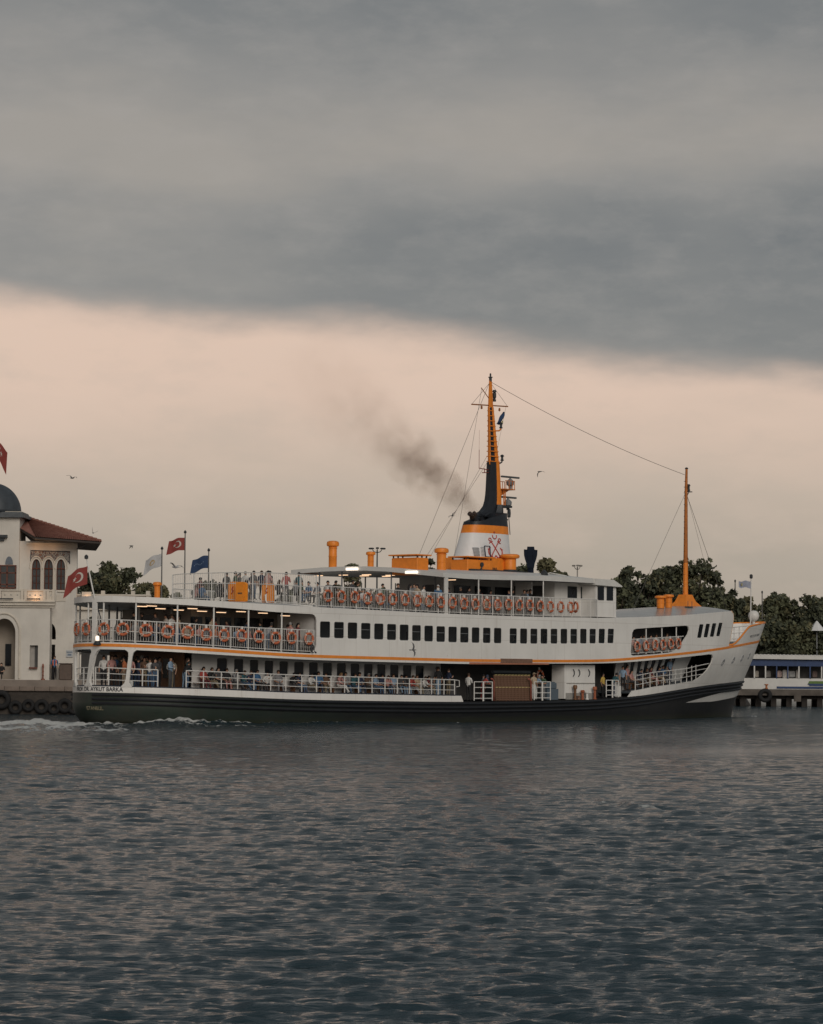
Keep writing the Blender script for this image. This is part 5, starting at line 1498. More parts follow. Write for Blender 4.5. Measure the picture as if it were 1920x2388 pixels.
# lower deck stern, standing
for u, off, fc_, po, t_, b_, h_, lab in [
        (.32, .8, OUT - .8, 'relax', 'white', 'black', 'w', 'person in white top with dark hair at the outermost stern rail'),
        (.5, 1.1, OUT - .3, 'relax', 'pink', 'black', 'b', 'person in pink top just left of the first stern pillar'),
        (.9, 1.2, FWD + .4, 'phone', 'black', 'dark grey', 'm', 'person in black shirt just right of the first stern pillar'),
        (1.08, 1.6, FWD, 'relax', 'dark grey', 'black', 'w', 'person in dark top behind the one in black by the stern pillar'),
        (1.26, .75, AFT - .4, 'relax', 'orange', 'beige', 'w', 'person in orange top between the two stern pillars'),
        (1.58, .9, AFT + .2, 'phone', 'pink', 'navy', 'c', 'person in pale cap beside the orange top at the stern'),
        (1.98, 1.1, FWD - .3, 'relax', 'navy', 'navy', 'm', 'person in navy jacket left of the second stern pillar'),
        (2.83, .9, AFT + .3, 'phone', 'white', 'denim', 'b', 'person in white top just right of the second stern pillar'),
        (3.15, .75, AFT + .9, 'cross', 'dark grey', 'denim', 'm', 'bearded person in dark top leaning on the gap end of the stern rail'),
        (4.14, .7, OUT + .2, 'cross', 'light blue', 'dark grey', 'x', 'bald person in light blue patterned shirt with shoulder strap in the rail gap'),
        (5.02, .45, FWD - .2, 'lean', 'black', 'pale denim', 'm', 'person in black shirt and pale jeans leaning beside the rail gap'),
        (5.4, .8, OUT + .6, 'relax', 'teal', 'denim', 'b', 'person in dark teal denim jacket behind the one leaning at the rail gap')]:
    hr, hc = hairpick(h_)
    person(pos(u, off, z_bul(abs(N(u))) - .04), fc_, po, t_, b_, hr, hc, lab, 'passengers standing at the lower deck stern', rp.uniform(.95, 1.03))
# gangway area
for u, off, z, fc_, po, t_, b_, h_, lab in [
        (25.9, .9, None, OUT + 2.6, 'relax', 'black', 'pale denim', 'n', 'person in black shirt and pale jeans with back turned near the rail end'),
        (26.35, 1.4, None, OUT + .4, 'relax', 'maroon', 'black', 'g', 'person in maroon top behind the rail near the gangway'),
        (26.75, .8, None, FWD - .2, 'phone', 'navy', 'khaki', 'n', 'person in navy shirt holding a phone at the rail end'),
        (27.5, 1.6, 1.5, FWD, 'relax', 'black', 'black', 'm', 'tall person in black standing in the gangway shadow'),
        (28.35, .5, 1.47, FWD + .1, 'cross', 'white', 'black', 'n', 'person in white shirt with folded arms left of the first gangway gate'),
        (29.78, .55, 1.47, FWD - .3, 'lean', 'red', 'red', 'd', 'person in long red dress and dark headscarf at the first gangway gate'),
        (30.3, .9, 1.47, FWD - .5, 'relax', 'striped', 'navy', 'm', 'person in striped shirt behind the red dress at the gangway'),
        (35.2, .6, 1.5, OUT - .2, 'relax', 'beige', 'white', 'c', 'person in tan hat at the gate right of the gangplanks'),
        (35.55, .75, 1.5, FWD - .2, 'lean', 'light blue', 'white', 'g', 'person in pale blue leaning on the gate right of the gangplanks'),
        (36.1, .55, 1.5, AFT + .5, 'lean', 'green', 'grey', 'm', 'person in dark green leaning at the right end of the second gate'),
        (43.9, .9, 1.62, OUT, 'relax', 'yellow', 'black', 'm', 'crew member in yellow vest behind the forward gangway gate'),
        (44.7, .6, 1.66, FWD - .2, 'lean', 'teal', 'navy', 'm', 'person in dark jacket leaning over the forward gangway gate'),
        (46.3, .7, None, OUT - 1, 'relax', 'light blue', 'black', 'm', 'person in light blue shirt beside the start of the bow bulwark'),
        (47.3, .9, None, OUT, 'relax', 'pink', 'dark grey', 'm', 'person in pink top at the aft end of the bow promenade rail')]:
    hr, hc = hairpick(h_)
    person(pos(u, off, (z_bul(abs(N(u))) - .04) if z is None else z), fc_, po, t_, b_, hr, hc, lab, 'people standing around the gangway', rp.uniform(.95, 1.03))
for i, (u, t_, b_, h_, po) in enumerate([(48.1, 'pink', 'dark grey', 'w', 'sit'), (49.35, 'navy', 'grey', 'm', 'sit2'), (50.4, 'black', 'khaki', 'n', 'sit2'), (51.3, 'maroon', 'pink', 'b', 'sit'), (52.5, 'navy', 'beige', 'm', 'sit2'), (53.4, 'blue', 'dark grey', 'n', 'sit'), (54.4, 'light blue', 'navy', 'm', 'relax')]):
    hr, hc = hairpick(h_)
    person(pos(u, 1.0 if po != 'relax' else .9, z_bul(abs(N(u))) - .04), OUT + rp.uniform(-.4, .4), po, t_, b_, hr, hc, 'person in %s top on the lower bow promenade, %s from its aft end' % (t_, ORD[i]), 'passengers on the bow promenade')
# middle deck stern
for i, (u, off, po, t_, h_, fc_) in enumerate([(1.5, 1.7, 'relax', 'black', 'm', AFT), (2.0, 2.2, 'relax', 'black', 'm', AFT - .5), (1.75, 1.2, 'sit', 'grey', 'w', OUT), (2.25, 1.1, 'sit', 'dark grey', 'm', OUT), (2.7, 1.1, 'sit', 'maroon', 'b', OUT), (3.2, 1.2, 'sit', 'navy', 'm', OUT + 2), (4.2, 2.0, 'relax', 'white', 'w', AFT), (4.95, 2.2, 'relax', 'red', 'm', OUT + 2.5),
        (5.4, 1.0, 'sit', 'beige', 'm', OUT), (5.75, 1.3, 'sit', 'navy', 'm', OUT), (6.1, 1.3, 'sit', 'black', 'w', OUT), (6.45, 1.2, 'sit', 'pink', 'n', OUT), (6.95, .7, 'relax', 'beige', 'n', OUT), (7.35, .9, 'sit', 'orange', 'b', OUT + .4), (8.2, 1.2, 'sit', 'grey', 'n', OUT), (8.8, .9, 'sit', 'light blue', 'm', OUT), (9.2, 1.1, 'sit', 'striped', 'n', OUT), (9.7, 1.1, 'sit', 'red', 'b', OUT),
        (10.4, 1.2, 'sit', 'navy', 'm', OUT), (10.75, .55, 'lean', 'striped', 'm', FWD - .3), (11.6, 1.2, 'sit', 'dark grey', 'w', OUT), (12.5, .5, 'relax', 'pink', 'g', FWD), (12.95, .9, 'phone', 'dark grey', 'm', AFT), (13.4, .8, 'relax', 'maroon', 'w', OUT), (13.7, .45, 'sit', 'white', 's', OUT)]):
    hr, hc = hairpick(h_)
    w = {'sit': 'seated behind', 'relax': 'standing at', 'lean': 'leaning on', 'phone': 'standing at'}[po]
    person(pos(u, off, z_mid(abs(N(u))) - .01), fc_ + rp.uniform(-.3, .3), po, t_, ('dark grey', 'denim', 'black')[i % 3], hr, hc, 'person in %s top %s the middle deck stern rail, %s from the stern' % (t_, w, ORD[i]), 'passengers on the middle deck stern')
# upper deck aft and along the rail
for i, (v, du, po, t_, h_, fc_) in enumerate([(4.9, .9, 'sit', 'pink', 'b', FWD), (4.26, .8, 'sit', 'blue', 'm', FWD), (3.2, 1.2, 'sit', 'dark grey', 'w', FWD + .4), (2.3, .9, 'relax', 'black', 'm', FWD), (1.59, .9, 'relax', 'green', 'a', FWD - .3), (.96, 1.1, 'relax', 'white', 'g', FWD), (.6, .8, 'sit', 'black', 'm', FWD), (-.02, .8, 'relax', 'dark grey', 'm', FWD), (-.56, .9, 'relax', 'navy', 'n', FWD - .3), (-.86, 1.3, 'relax', 'black', 'm', FWD),
        (-1.28, .7, 'phone', 'pink', 'm', FWD), (-1.9, 1.0, 'sit', 'dark grey', 'b', FWD), (-2.7, 1.6, 'sit', 'grey', 'm', FWD), (-4.4, .9, 'sit', 'blue', 'm', AFT), (-4.97, 1.0, 'sit', 'navy', 'a', AFT)]):
    hr, hc = hairpick(h_)
    person(fw_(14.3 + du, v, 7.34 - .009 * v * v + (.12 if po != 'sit' else .05)), fc_ + rp.uniform(-.25, .25), po, t_, ('dark grey', 'denim', 'black')[i % 3], hr, hc, 'person in %s top %s behind the tall upper fence, %s from the left' % (t_, 'seated' if po == 'sit' else 'standing', ORD[i]), 'passengers behind the tall upper fence')
for i, (u, off, po, t_, h_, fc_) in enumerate([(15.6, .42, 'lean', 'black', 'm', FWD - .4), (15.95, .8, 'lean', 'grey', 'm', AFT + .5), (17.5, .42, 'lean', 'black', 'n', OUT + .4), (17.9, .8, 'relax', 'dark grey', 'm', OUT), (18.6, 1.1, 'sit', 'red', 'b', OUT), (19.2, 1.2, 'sit', 'white', 'm', OUT),
        (19.9, 1.2, 'sit', 'navy', 'm', OUT), (20.4, 1.0, 'sit', 'pink', 'm', OUT), (22.5, 1.3, 'relax', 'black', 'n', OUT), (23.2, .9, 'relax', 'grey', 'w', OUT + .6), (23.5, .6, 'sit', 'pink', 'b', OUT), (23.85, .9, 'phone', 'beige', 'w', AFT), (25.35, .5, 'relax', 'blue', 's', AFT + .3)]):
    hr, hc = hairpick(h_)
    w = {'sit': 'seated', 'relax': 'standing', 'lean': 'leaning out', 'phone': 'standing'}[po]
    person(pos(u, off, z_upp(abs(N(u))) - .01 + (.25 if u < 12.5 else 0)), fc_ + rp.uniform(-.25, .25), po, t_, ('dark grey', 'denim', 'black')[i % 3], hr, hc, 'person in %s top %s at the upper deck ring railing, %s from the stern' % (t_, w, ORD[i]), 'passengers on the upper deck')
for i, (u, off, po, t_, h_) in enumerate([(26.6, 1.1, 'sit', 'black', 'm'), (27.4, 1.2, 'sit', 'grey', 'w'), (28.1, .9, 'sit', 'maroon', 'b'), (29.2, 1.2, 'relax', 'dark grey', 'w'), (30.2, 1.2, 'relax', 'black', 'm'), (30.8, 1.0, 'sit', 'beige', 'n'), (31.5, 1.1, 'sit', 'navy', 'm'), (32.3, 1.3, 'sit', 'pink', 'b'), (33.7, 1.2, 'relax', 'black', 'm'), (34.2, 1.0, 'sit', 'teal', 'n'), (34.8, 1.1, 'relax', 'dark grey', 'n'), (35.4, 1.3, 'relax', 'light blue', 'm')]):
    hr, hc = hairpick(h_)
    person(pos(u, off, z_upp(u) - .01), OUT + rp.uniform(-.5, .5), po, t_, 'dark grey', hr, hc, 'person in %s top in the upper deck shade near the wheelhouse, %s from aft' % (t_, ORD[i]), 'passengers in the upper deck shade')
for i, (u, po, t_, h_) in enumerate([(47.3, 'sit', 'pink', 'm'), (48.3, 'sit', 'blue', 'w'), (48.8, 'sit', 'grey', 'n'), (49.7, 'sit', 'maroon', 'm'), (50.5, 'sit', 'white', 'b'), (52.0, 'sit', 'beige', 'n')]):
    hr, hc = hairpick(h_)
    person(pos(u, .75, z_mid(abs(N(u))) - .01), OUT + rp.uniform(-.5, .5), po, t_, 'dark grey', hr, hc, 'person in %s top seated behind the bow gallery life rings, %s from aft' % (t_, ORD[i]), 'passengers in the bow gallery')
# the denser crowd further inboard
CT = ['black', 'navy', 'dark grey', 'maroon', 'grey', 'teal', 'black', 'brown', 'blue', 'white', 'black', 'striped', 'green', 'navy', 'beige', 'black', 'red', 'dark grey']
def crowd(spots, po_list, lab, grp, zf, faces):
    for i, (u, off) in enumerate(spots):
        hr, hc = hairpick('mwnmbmgwm'[i % 9]); t_ = CT[(i * 5 + len(lab)) % len(CT)]
        person(pos(u, off, zf(u)), faces[i % len(faces)] + rp.uniform(-.5, .5), po_list[i % len(po_list)], t_, ('dark grey', 'denim', 'black', 'khaki')[i % 4], hr, hc, lab % (t_, ORD[i]), grp, rp.uniform(.95, 1.04))
crowd([(.36, 1.6), (.62, 1.9), (.8, 1.5), (1.15, 2.2), (1.4, 1.6), (1.75, 1.7), (2.1, 1.8), (2.4, 1.2), (2.6, 1.7), (3.3, 1.5), (3.6, 1.9), (4.4, 1.4), (4.7, 1.8)], ['relax', 'phone', 'relax', 'cross'], 'person in %s top, inner row of lower stern crowd, %s from left', 'inner crowd at the lower deck stern', lambda u: z_bul(abs(N(u))) - .04, [AFT, FWD, OUT, OUT - .7])
crowd([(1.1, 2.4), (2.7, 1.9), (3.3, 2.2), (3.9, 1.4), (4.5, 1.6), (5.2, 1.9), (5.9, 1.7), (6.6, 1.8), (7.3, 1.6), (8.0, 1.9), (8.6, 1.6), (9.4, 1.8), (10.0, 1.5), (10.6, 1.8), (11.2, 1.7), (12.0, 1.6), (12.7, 1.7), (13.2, 1.5)], ['relax', 'sit', 'relax', 'sit', 'cross'], 'person in %s top, inner row of middle stern deck, %s from aft', 'inner crowd on the middle deck stern', lambda u: z_mid(abs(N(u))) - .01, [OUT, FWD, AFT, OUT + .5])
crowd([(21.2, 1.4), (21.9, 1.7), (24.3, 1.5), (24.8, 1.2), (26.0, 1.6), (27.8, 1.7), (28.6, 1.4), (29.7, 1.7), (31.0, 1.8), (31.9, 1.6), (32.9, 1.7), (33.2, 1.1), (36.0, 1.5)], ['relax', 'sit', 'relax'], 'person in %s top, inner row behind upper ring railing, %s from aft', 'inner crowd on the upper deck', lambda u: z_upp(u) - .01, [OUT, FWD, AFT])
for i, v in enumerate((5.2, 3.7, 2.8, 1.9, 1.2, .3, -.3, -1.6, -2.3, -3.1)):
    hr, hc = hairpick('mwnmgmbma'[i % 9]); t_ = CT[(i * 7 + 3) % len(CT)]
    person(fw_(15.9 + .35 * (i % 3), v, 7.42 - .009 * v * v), FWD + rp.uniform(-.6, .6), ('relax', 'sit', 'relax', 'phone')[i % 4], t_, 'dark grey', hr, hc, 'person in %s top, second row behind tall upper fence, %s from left' % (t_, ORD[i]), 'second row behind the tall upper fence')
crowd([(15.0, .75), (17.3, .8), (19.6, .7), (20.7, .8), (22.9, .75), (25.3, .8), (28.4, .7), (30.7, .8), (33.4, .75), (34.5, .7), (36.7, .8), (37.9, .7), (39.1, .8), (43.2, .7)], ['sit', 'relax', 'sit'], 'person in %s top behind the saloon windows, %s from aft', 'passengers behind the saloon windows', lambda u: z_mid(u) + .05, [OUT, AFT, FWD])
mb = MB(); p = pos(1.62, .5, z_bul(.65)); mb.rbox((0, 0, .17), (.42, .3, .34), .04)
mb.build('cool_box', M('box_pale', (.55, .55, .54), .6, .1, 3), loc=p, rot=(0, 0, .3), label='pale box on the deck between the stern pillars', cat='box')

# ------------------------------------------------------------------ ferry terminal building on the quay
cream = M('cream_plaster', (.60, .565, .515), .8, .10, .6, .12, 14, streak=.16, streak_col=(.34, .28, .22))
stonec = M('pale_stone', (.58, .53, .46), .75, .1, 2, .1, 12)
wood_r = M('red_brown_joinery', (.13, .045, .03), .6, .2, 6)
YB = 219.5
def X_(px, Y=YB): return at(px, 1420, Y).x
def Z_(py, Y=YB, px=90): return at(px, py, Y).z
bld = empty('terminal_building', (X_(60), YB + 5, 2.5), 0, label='cream pier building with grey dome, red tiled roof and arched windows', cat='building')
_bo = Vector((X_(60), YB + 5, 2.5))
def bput(mb_, name, mat, parent=None, **kw):
    o = mb_.build(name, mat, parent or bld, **kw)
    if parent is None: o.matrix_parent_inverse = Matrix.Translation(-_bo)
    return o
def wall2(outer, holes, y0, th):
    loops = [outer] + list(holes)
    pts = [p for l in loops for p in l]
    tri = tessellate_polygon([[Vector((p[0], p[1], 0)) for p in l] for l in loops])
    n = len(pts); mb_ = MB()
    ff = [tuple(t) for t in tri] + [tuple(i + n for i in reversed(t)) for t in tri]
    k = 0
    for l in loops:
        for i in range(len(l)): ff.append((k + i, k + (i + 1) % len(l), n + k + (i + 1) % len(l), n + k + i))
        k += len(l)
    return mb_.add([(p[0], y0, p[1]) for p in pts] + [(p[0], y0 + th, p[1]) for p in pts], ff)
def archw(x0, x1, z0, zs, zt, n=10):
    """opening with a slightly pointed arch head"""
    c = (x0 + x1) / 2; h = (x1 - x0) / 2
    top = [(c + h * math.cos(R(180 * i / (2 * n))), zs + (zt - zs) * math.sin(R(180 * i / (2 * n))) ** .9) for i in range(2 * n + 1)]
    return [(x0, z0), (x1, z0)] + top[0:]
def clean(l):
    o = []
    for p in l:
        if not o or (abs(p[0] - o[-1][0]) + abs(p[1] - o[-1][1])) > 1e-4: o.append(p)
    if abs(o[0][0] - o[-1][0]) + abs(o[0][1] - o[-1][1]) < 1e-4: o.pop()
    return o
# right wing front wall (both storeys) with triple window, door and half arch
tri_w = [(73, 93), (101.5, 122), (130.5, 150.5)]
wz0, wzs, wzt = Z_(1376), Z_(1326), Z_(1304)
wins = [clean(archw(X_(a), X_(b_), wz0, wzs, wzt)) for a, b_ in tri_w]
xr = X_(178)
door = [(X_(108), 2.52), (X_(130), 2.52), (X_(130), Z_(1503)), (X_(108), Z_(1503))]
half = clean(archw(X_(100), X_(131), Z_(1491), Z_(1478), Z_(1452)))
bput(wall2([(X_(44), 2.5), (xr, 2.5), (xr, Z_(1262)), (X_(44), Z_(1262))], wins + [door, half], YB, .45), 'wing_wall', cream)
mb = MB(); mb.grid(lambda k, z: (xr + (X_(176.5, YB + 10) - xr) * k, YB + .45 + 9.5 * k, z), [0, 1], [2.5, Z_(1262)]); bput(mb, 'side_wall', cream)
for (a, b_), hole in zip(tri_w, wins):
    x0, x1 = X_(a), X_(b_); c = (x0 + x1) / 2
    mb = MB()
    n_ = len(hole)
    for i in range(n_):
        p, q = hole[i], hole[(i + 1) % n_]
        mb.tube([(p[0], YB + .2, p[1]), (q[0], YB + .2, q[1])], .05, 4)
    mb.tube([(c, YB + .2, wz0), (c, YB + .2, wzt - .05)], .04, 4); mb.tube([(x0, YB + .2, wzs), (x1, YB + .2, wzs)], .05, 4)
    for k in (.33, .66): mb.tube([(x0, YB + .2, wz0 + (wzs - wz0) * k), (x1, YB + .2, wz0 + (wzs - wz0) * k)], .02, 4)
    w_ = bput(mb, 'arched_window', wood_r)
    bput(wall2(hole, [], YB + .24, .03), 'window_glass', M('building_glass', (.05, .055, .06), .15, .3, 2, spec=.5))
    # archivolt
    ro = clean(archw(x0 - .17, x1 + .17, wz0, wzs, wzt + .2))[2:]
    mb = MB(); mb.tube([(p[0], YB - .03, p[1]) for p in ro], .055, 6); mb.tube([(x0 - .05, YB - .02, wz0), (x0 - .05, YB - .02, wzs)], .05, 5); mb.tube([(x1 + .05, YB - .02, wz0), (x1 + .05, YB - .02, wzs)], .05, 5)
    bput(mb, 'archivolt', stonec)
# tiled panel above the triple window, cut out over the arches
tm = bpy.data.materials.new('patterned_tile'); tm.use_nodes = True
_t = tm.node_tree; _b = _t.nodes['Principled BSDF']; _b.inputs['Roughness'].default_value = .35
_c = nd(_t, 'ShaderNodeTexCoord').outputs['Object']
_v = nd(_t, 'ShaderNodeTexVoronoi', i_Vector=_c, i_Scale=4.2, feature='DISTANCE_TO_EDGE').outputs[0]
_w = nd(_t, 'ShaderNodeTexWave', i_Vector=_c, i_Scale=3.4, i_Distortion=6.0, i_Detail=1.0).outputs[1]
_t.links.new(ramp(_t, mth(_t, 'ADD', mth(_t, 'MULTIPLY', _v, 2.2), mth(_t, 'MULTIPLY', _w, .5)), [(.3, (.40, .36, .30)), (.42, (.10, .10, .12)), (.75, (.035, .04, .055)), (.9, (.20, .10, .06))]), _b.inputs['Base Color'])
poly = [(X_(70), Z_(1284)), (X_(70), Z_(1310))]
for a, b_ in tri_w:
    x0, x1 = X_(a) - .22, X_(b_) + .22
    poly += [p for p in reversed(clean(archw(x0, x1, wzs - .1, wzs, wzt + .27))[2:]) if p[1] > Z_(1310)]
poly += [(X_(161), Z_(1314)), (X_(161), Z_(1286))]
bput(wall2(clean(poly), [], YB - .03, .05), 'tile_panel', tm)
mb = MB(); mb.tube([(X_(70), YB - .04, Z_(1310)), (X_(70), YB - .04, Z_(1284)), (X_(161), YB - .04, Z_(1286)), (X_(161), YB - .04, Z_(1314))], .04, 4); bput(mb, 'panel_border', M('border_dark', (.05, .05, .06), .5))
mb = MB(); mb.box(((X_(60) + xr) / 2, YB - .06, Z_(1268)), (xr - X_(60), .12, .16)); bput(mb, 'frieze', stonec)
mb = MB(); mb.box((X_(150), YB - .05, Z_(1379)), (X_(160) - X_(128), .14, .10)); mb.box((X_(142), YB - .02, Z_(1394)), (X_(152) - X_(130), .05, .55)); bput(mb, 'apron_panel', stonec)
# dark interior behind the openings
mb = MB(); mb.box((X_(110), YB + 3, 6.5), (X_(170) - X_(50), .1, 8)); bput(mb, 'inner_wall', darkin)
# lower storey projecting block with great arch, balcony above
Y1 = YB - 1.3
xl = X_(-330); xp = X_(117, Y1)
ga = clean(archw(X_(-16, Y1), X_(37, Y1), 2.52, Z_(1480, Y1), Z_(1443, Y1)))
slot = [(X_(71, Y1), Z_(1557, Y1)), (X_(90, Y1), Z_(1557, Y1)), (X_(90, Y1), Z_(1505, Y1)), (X_(71, Y1), Z_(1505, Y1))]
ga2 = clean(archw(X_(-190, Y1), X_(-110, Y1), 2.52, Z_(1480, Y1), Z_(1443, Y1)))
bput(wall2([(xl, 2.5), (xp, 2.5), (xp, Z_(1404, Y1)), (xl, Z_(1404, Y1))], [ga, slot, ga2], Y1, .5), 'arcade_wall', cream)
mb = MB(); mb.box((xp - .2, Y1 + .9, (2.5 + Z_(1404, Y1)) / 2), (.4, 1.0, Z_(1404, Y1) - 2.51)); bput(mb, 'arcade_side', cream)
ro = clean(archw(X_(-27, Y1), X_(47, Y1), 2.52, Z_(1480, Y1), Z_(1431, Y1)))[2:]
mb = MB(); mb.tube([(ro[0][0], Y1 - .02, 2.6)] + [(p[0], Y1 - .02, p[1]) for p in ro] + [(ro[-1][0], Y1 - .02, 2.6)], .09, 6); bput(mb, 'arch_moulding', stonec)
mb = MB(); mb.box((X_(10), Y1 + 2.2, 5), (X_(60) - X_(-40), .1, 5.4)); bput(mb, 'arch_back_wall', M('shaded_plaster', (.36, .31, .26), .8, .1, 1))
mb = MB(); mb.box((X_(12, Y1), Y1 + 2.1, (Z_(1502) + Z_(1553)) / 2), (X_(19) - X_(5), .1, Z_(1502) - Z_(1553))); bput(mb, 'arch_window', glass)
mb = MB(); mb.box((X_(80, Y1), Y1 + .42, (Z_(1505) + Z_(1557)) / 2), (X_(92) - X_(70), .06, Z_(1503) - Z_(1558))); bput(mb, 'slot_panel', M('grey_shutter', (.33, .31, .29), .7))
mb = MB(); mb.box((X_(85.5, Y1), Y1 + .36, (Z_(1505) + Z_(1557)) / 2), (.28, .04, Z_(1505) - Z_(1557))); bput(mb, 'slot_opening', darkin)
mb = MB(); mb.box((X_(80, Y1), Y1 - .1, Z_(1558)), (.62, .3, .12)); bput(mb, 'slot_sill', wood_r)
xc = X_(127, Y1)
mb = MB()
for z0, z1, d in ((Z_(1417, Y1), Z_(1412, Y1), .12), (Z_(1412, Y1), Z_(1405, Y1), .28), (Z_(1405, Y1), Z_(1402, Y1), .42)):
    mb.box(((xl + xc) / 2, Y1 - d / 2 + .1, (z0 + z1) / 2), (xc - xl + d * .4, d + .2, z1 - z0))
bput(mb, 'cornice', stonec)
zt, zb_ = Z_(1377, Y1), Z_(1401, Y1)
mb = MB(); mb.box(((xl + xc) / 2, Y1 - .1, zt), (xc - xl, .26, .10)); mb.box(((xl + xc) / 2, Y1 - .1, zb_ + .03), (xc - xl, .26, .12))
for px in (-300, -240, -180, -120, -60, 0, 52, 60, 104, 112, 125): mb.box((X_(px, Y1), Y1 - .1, (zt + zb_) / 2), (.22, .28, zt - zb_ + .16))
bput(mb, 'balustrade', stonec)
for a, b_ in ((-52, -4), (4, 48), (64, 101), (115, 123)):
    x0, x1 = X_(a, Y1), X_(b_, Y1); n_ = max(1, int((x1 - x0) / .40))
    hs = [[(x0 + (i + .5) * (x1 - x0) / n_ + .075 * math.cos(R(t)), (zt + zb_) / 2 + .02 + .075 * math.sin(R(t))) for t in range(0, 360, 60)] for i in range(n_)]
    bput(wall2([(x0, zb_), (x1, zb_), (x1, zt), (x0, zt)], hs, Y1 - .14, .12), 'balustrade_panel', stonec)
mb = MB()
for a, b_ in ((7, 38), (70, 101)): mb.box(((X_(a) + X_(b_)) / 2, Y1 - .55, zb_ + .12), (X_(b_) - X_(a), .10, .10))
bput(mb, 'lamp_trough', dsteel)
def glow(px, py, Y, e, nm='wall_lamp_light'):
    l = bpy.data.lights.new(nm, 'POINT'); l.energy = e; l.color = (1, .55, .28); l.shadow_soft_size = .12
    o = bpy.data.objects.new(nm, l); COL.objects.link(o); o.location = at(px, py, Y); return o
glow(82, 1394, Y1 - .55, 11)
glow(82, 1280, YB - .7, 7); glow(118, 1281, YB - .7, 4)
# upper wall left of wing with window, tower drum and dome
xt = X_(44)
mb = MB(); mb.box(((X_(-130) + xt) / 2, YB + 1.5, (Z_(1404) + Z_(1200)) / 2), (xt - X_(-130), 3.6, Z_(1200) - Z_(1404))); bput(mb, 'tower', cream)
mb = MB(); mb.box((X_(19), YB - .33, Z_(1346)), (X_(39) - X_(0), .1, Z_(1320) - Z_(1372))); bput(mb, 'tower_window', M('building_glass', (.05, .055, .06), .15, .3, 2, spec=.5))
mb = MB()
for px in (1, 17, 37): mb.box((X_(px), YB - .38, Z_(1346)), (.11, .1, Z_(1320) - Z_(1372)))
for py in (1320, 1337, 1364, 1372): mb.box((X_(19), YB - .38, Z_(py)), (X_(39) - X_(0), .1, .09))
bput(mb, 'tower_window_frame', wood_r)
bput(wall2([(X_(21) + .30 * math.cos(R(t)), Z_(1317) + (.62 * math.sin(R(t)) if t < 181 else 0)) for t in range(0, 181, 15)], [], YB - .36, .06), 'tower_lunette', M('blue_grey_tile', (.13, .15, .18), .5, .2, 6))
mb = MB(); mb.box(((X_(-130) + X_(56)) / 2, YB + 1.5, Z_(1204)), (X_(56) - X_(-130), 4.4, .26)); mb.box(((X_(-130) + X_(50)) / 2, YB + 1.5, Z_(1198)), (X_(50) - X_(-130), 4.0, .2)); bput(mb, 'tower_cornice', M('lead_edge', (.09, .10, .11), .5, .2, 3))
mb = MB(); mb.box(((X_(-130) + X_(49)) / 2, YB + 1.5, Z_(1195.5)), (X_(49) - X_(-130), 3.8, .12)); bput(mb, 'dome_base', stonec)
dc = (X_(-30), YB + 1.5, Z_(1195))
rd = X_(40) - X_(-30)
mb = MB(); mb.lathe([(rd * math.cos(R(a)) ** .95, rd * 1.02 * math.sin(R(a))) for a in range(0, 88, 6)] + [(.05, rd * 1.03)], dc, 32); bput(mb, 'dome', M('lead_dome', (.05, .058, .068), .5, .25, 1.5, .1, 8), smooth=True)
mb = MB(); mb.box((X_(3), YB - .45, Z_(1252)), (.9, .5, .22)); mb.box((X_(0), YB - .4, Z_(1259)), (.6, .35, .2)); bput(mb, 'tower_bracket', dsteel)
mb = MB(); mb.tube([(dc[0], dc[1], dc[2] + rd), (dc[0], dc[1], dc[2] + rd + 3.6)], .05, 6); bput(mb, 'dome_flagpole', steel)
# hipped tile roof
tile = bpy.data.materials.new('red_roof_tile'); tile.use_nodes = True
_t = tile.node_tree; _b = _t.nodes['Principled BSDF']; _b.inputs['Roughness'].default_value = .8
_c = nd(_t, 'ShaderNodeTexCoord').outputs['Object']
_n = nd(_t, 'ShaderNodeTexNoise', i_Vector=_c, i_Scale=3.0, i_Detail=6.0, i_Roughness=.7).outputs[0]
_t.links.new(ramp(_t, _n, [(.3, (.19, .075, .055)), (.5, (.27, .11, .08)), (.72, (.36, .19, .145))]), _b.inputs['Base Color'])
FR, FL = Vector((X_(233, 217.4), 217.4, Z_(1264, 217.4, 230))), Vector((X_(79, 217.4), 217.4, Z_(1253, 217.4, 80)))
L2 = Vector((X_(41), YB + .2, Z_(1232)))
AP = Vector((X_(41), YB + 4.0, Z_(1208, YB + 4, 41)))
BR = Vector((X_(222, YB + 10.6), YB + 10.6, FR.z)); BL = Vector((X_(41), YB + 10.6, FR.z + .3))
def rooftile(a, b_, c, d, rows, cols, parent_name):
    """rows of tiles stepped down the slope a(top left) b(top right) c(bottom right) d(bottom left)"""
    mb_ = MB()
    nrm = (b_ - a).cross(d - a) if (b_ - a).length > .01 else (c - a).cross(d - a)
    nrm.normalize()
    if nrm.z < 0: nrm = -nrm
    for r_ in range(rows):
        t0, t1 = r_ / rows, (r_ + 1) / rows + .012
        pts0, pts1 = [], []
        for k in range(cols * 2 + 1):
            s_ = k / (cols * 2); up_ = .055 if k % 2 else 0
            q0 = a.lerp(b_, s_).lerp(d.lerp(c, s_), t0); q1 = a.lerp(b_, s_).lerp(d.lerp(c, s_), min(t1, 1.01))
            pts0.append(q0 + nrm * (up_ + .01)); pts1.append(q1 + nrm * (up_ + .06))
        n_ = len(pts0)
        mb_.add(pts0 + pts1, [(i, i + 1, n_ + i + 1, n_ + i) for i in range(n_ - 1)])
    return mb_
mb = MB()
mb.add([AP, FR, FL, L2, BR, BL], [(0, 3, 2, 1), (0, 1, 4), (0, 4, 5), (3, 0, 5)])
low = [v - Vector((0, 0, .13)) for v in (AP, FR, FL, L2, BR, BL)]
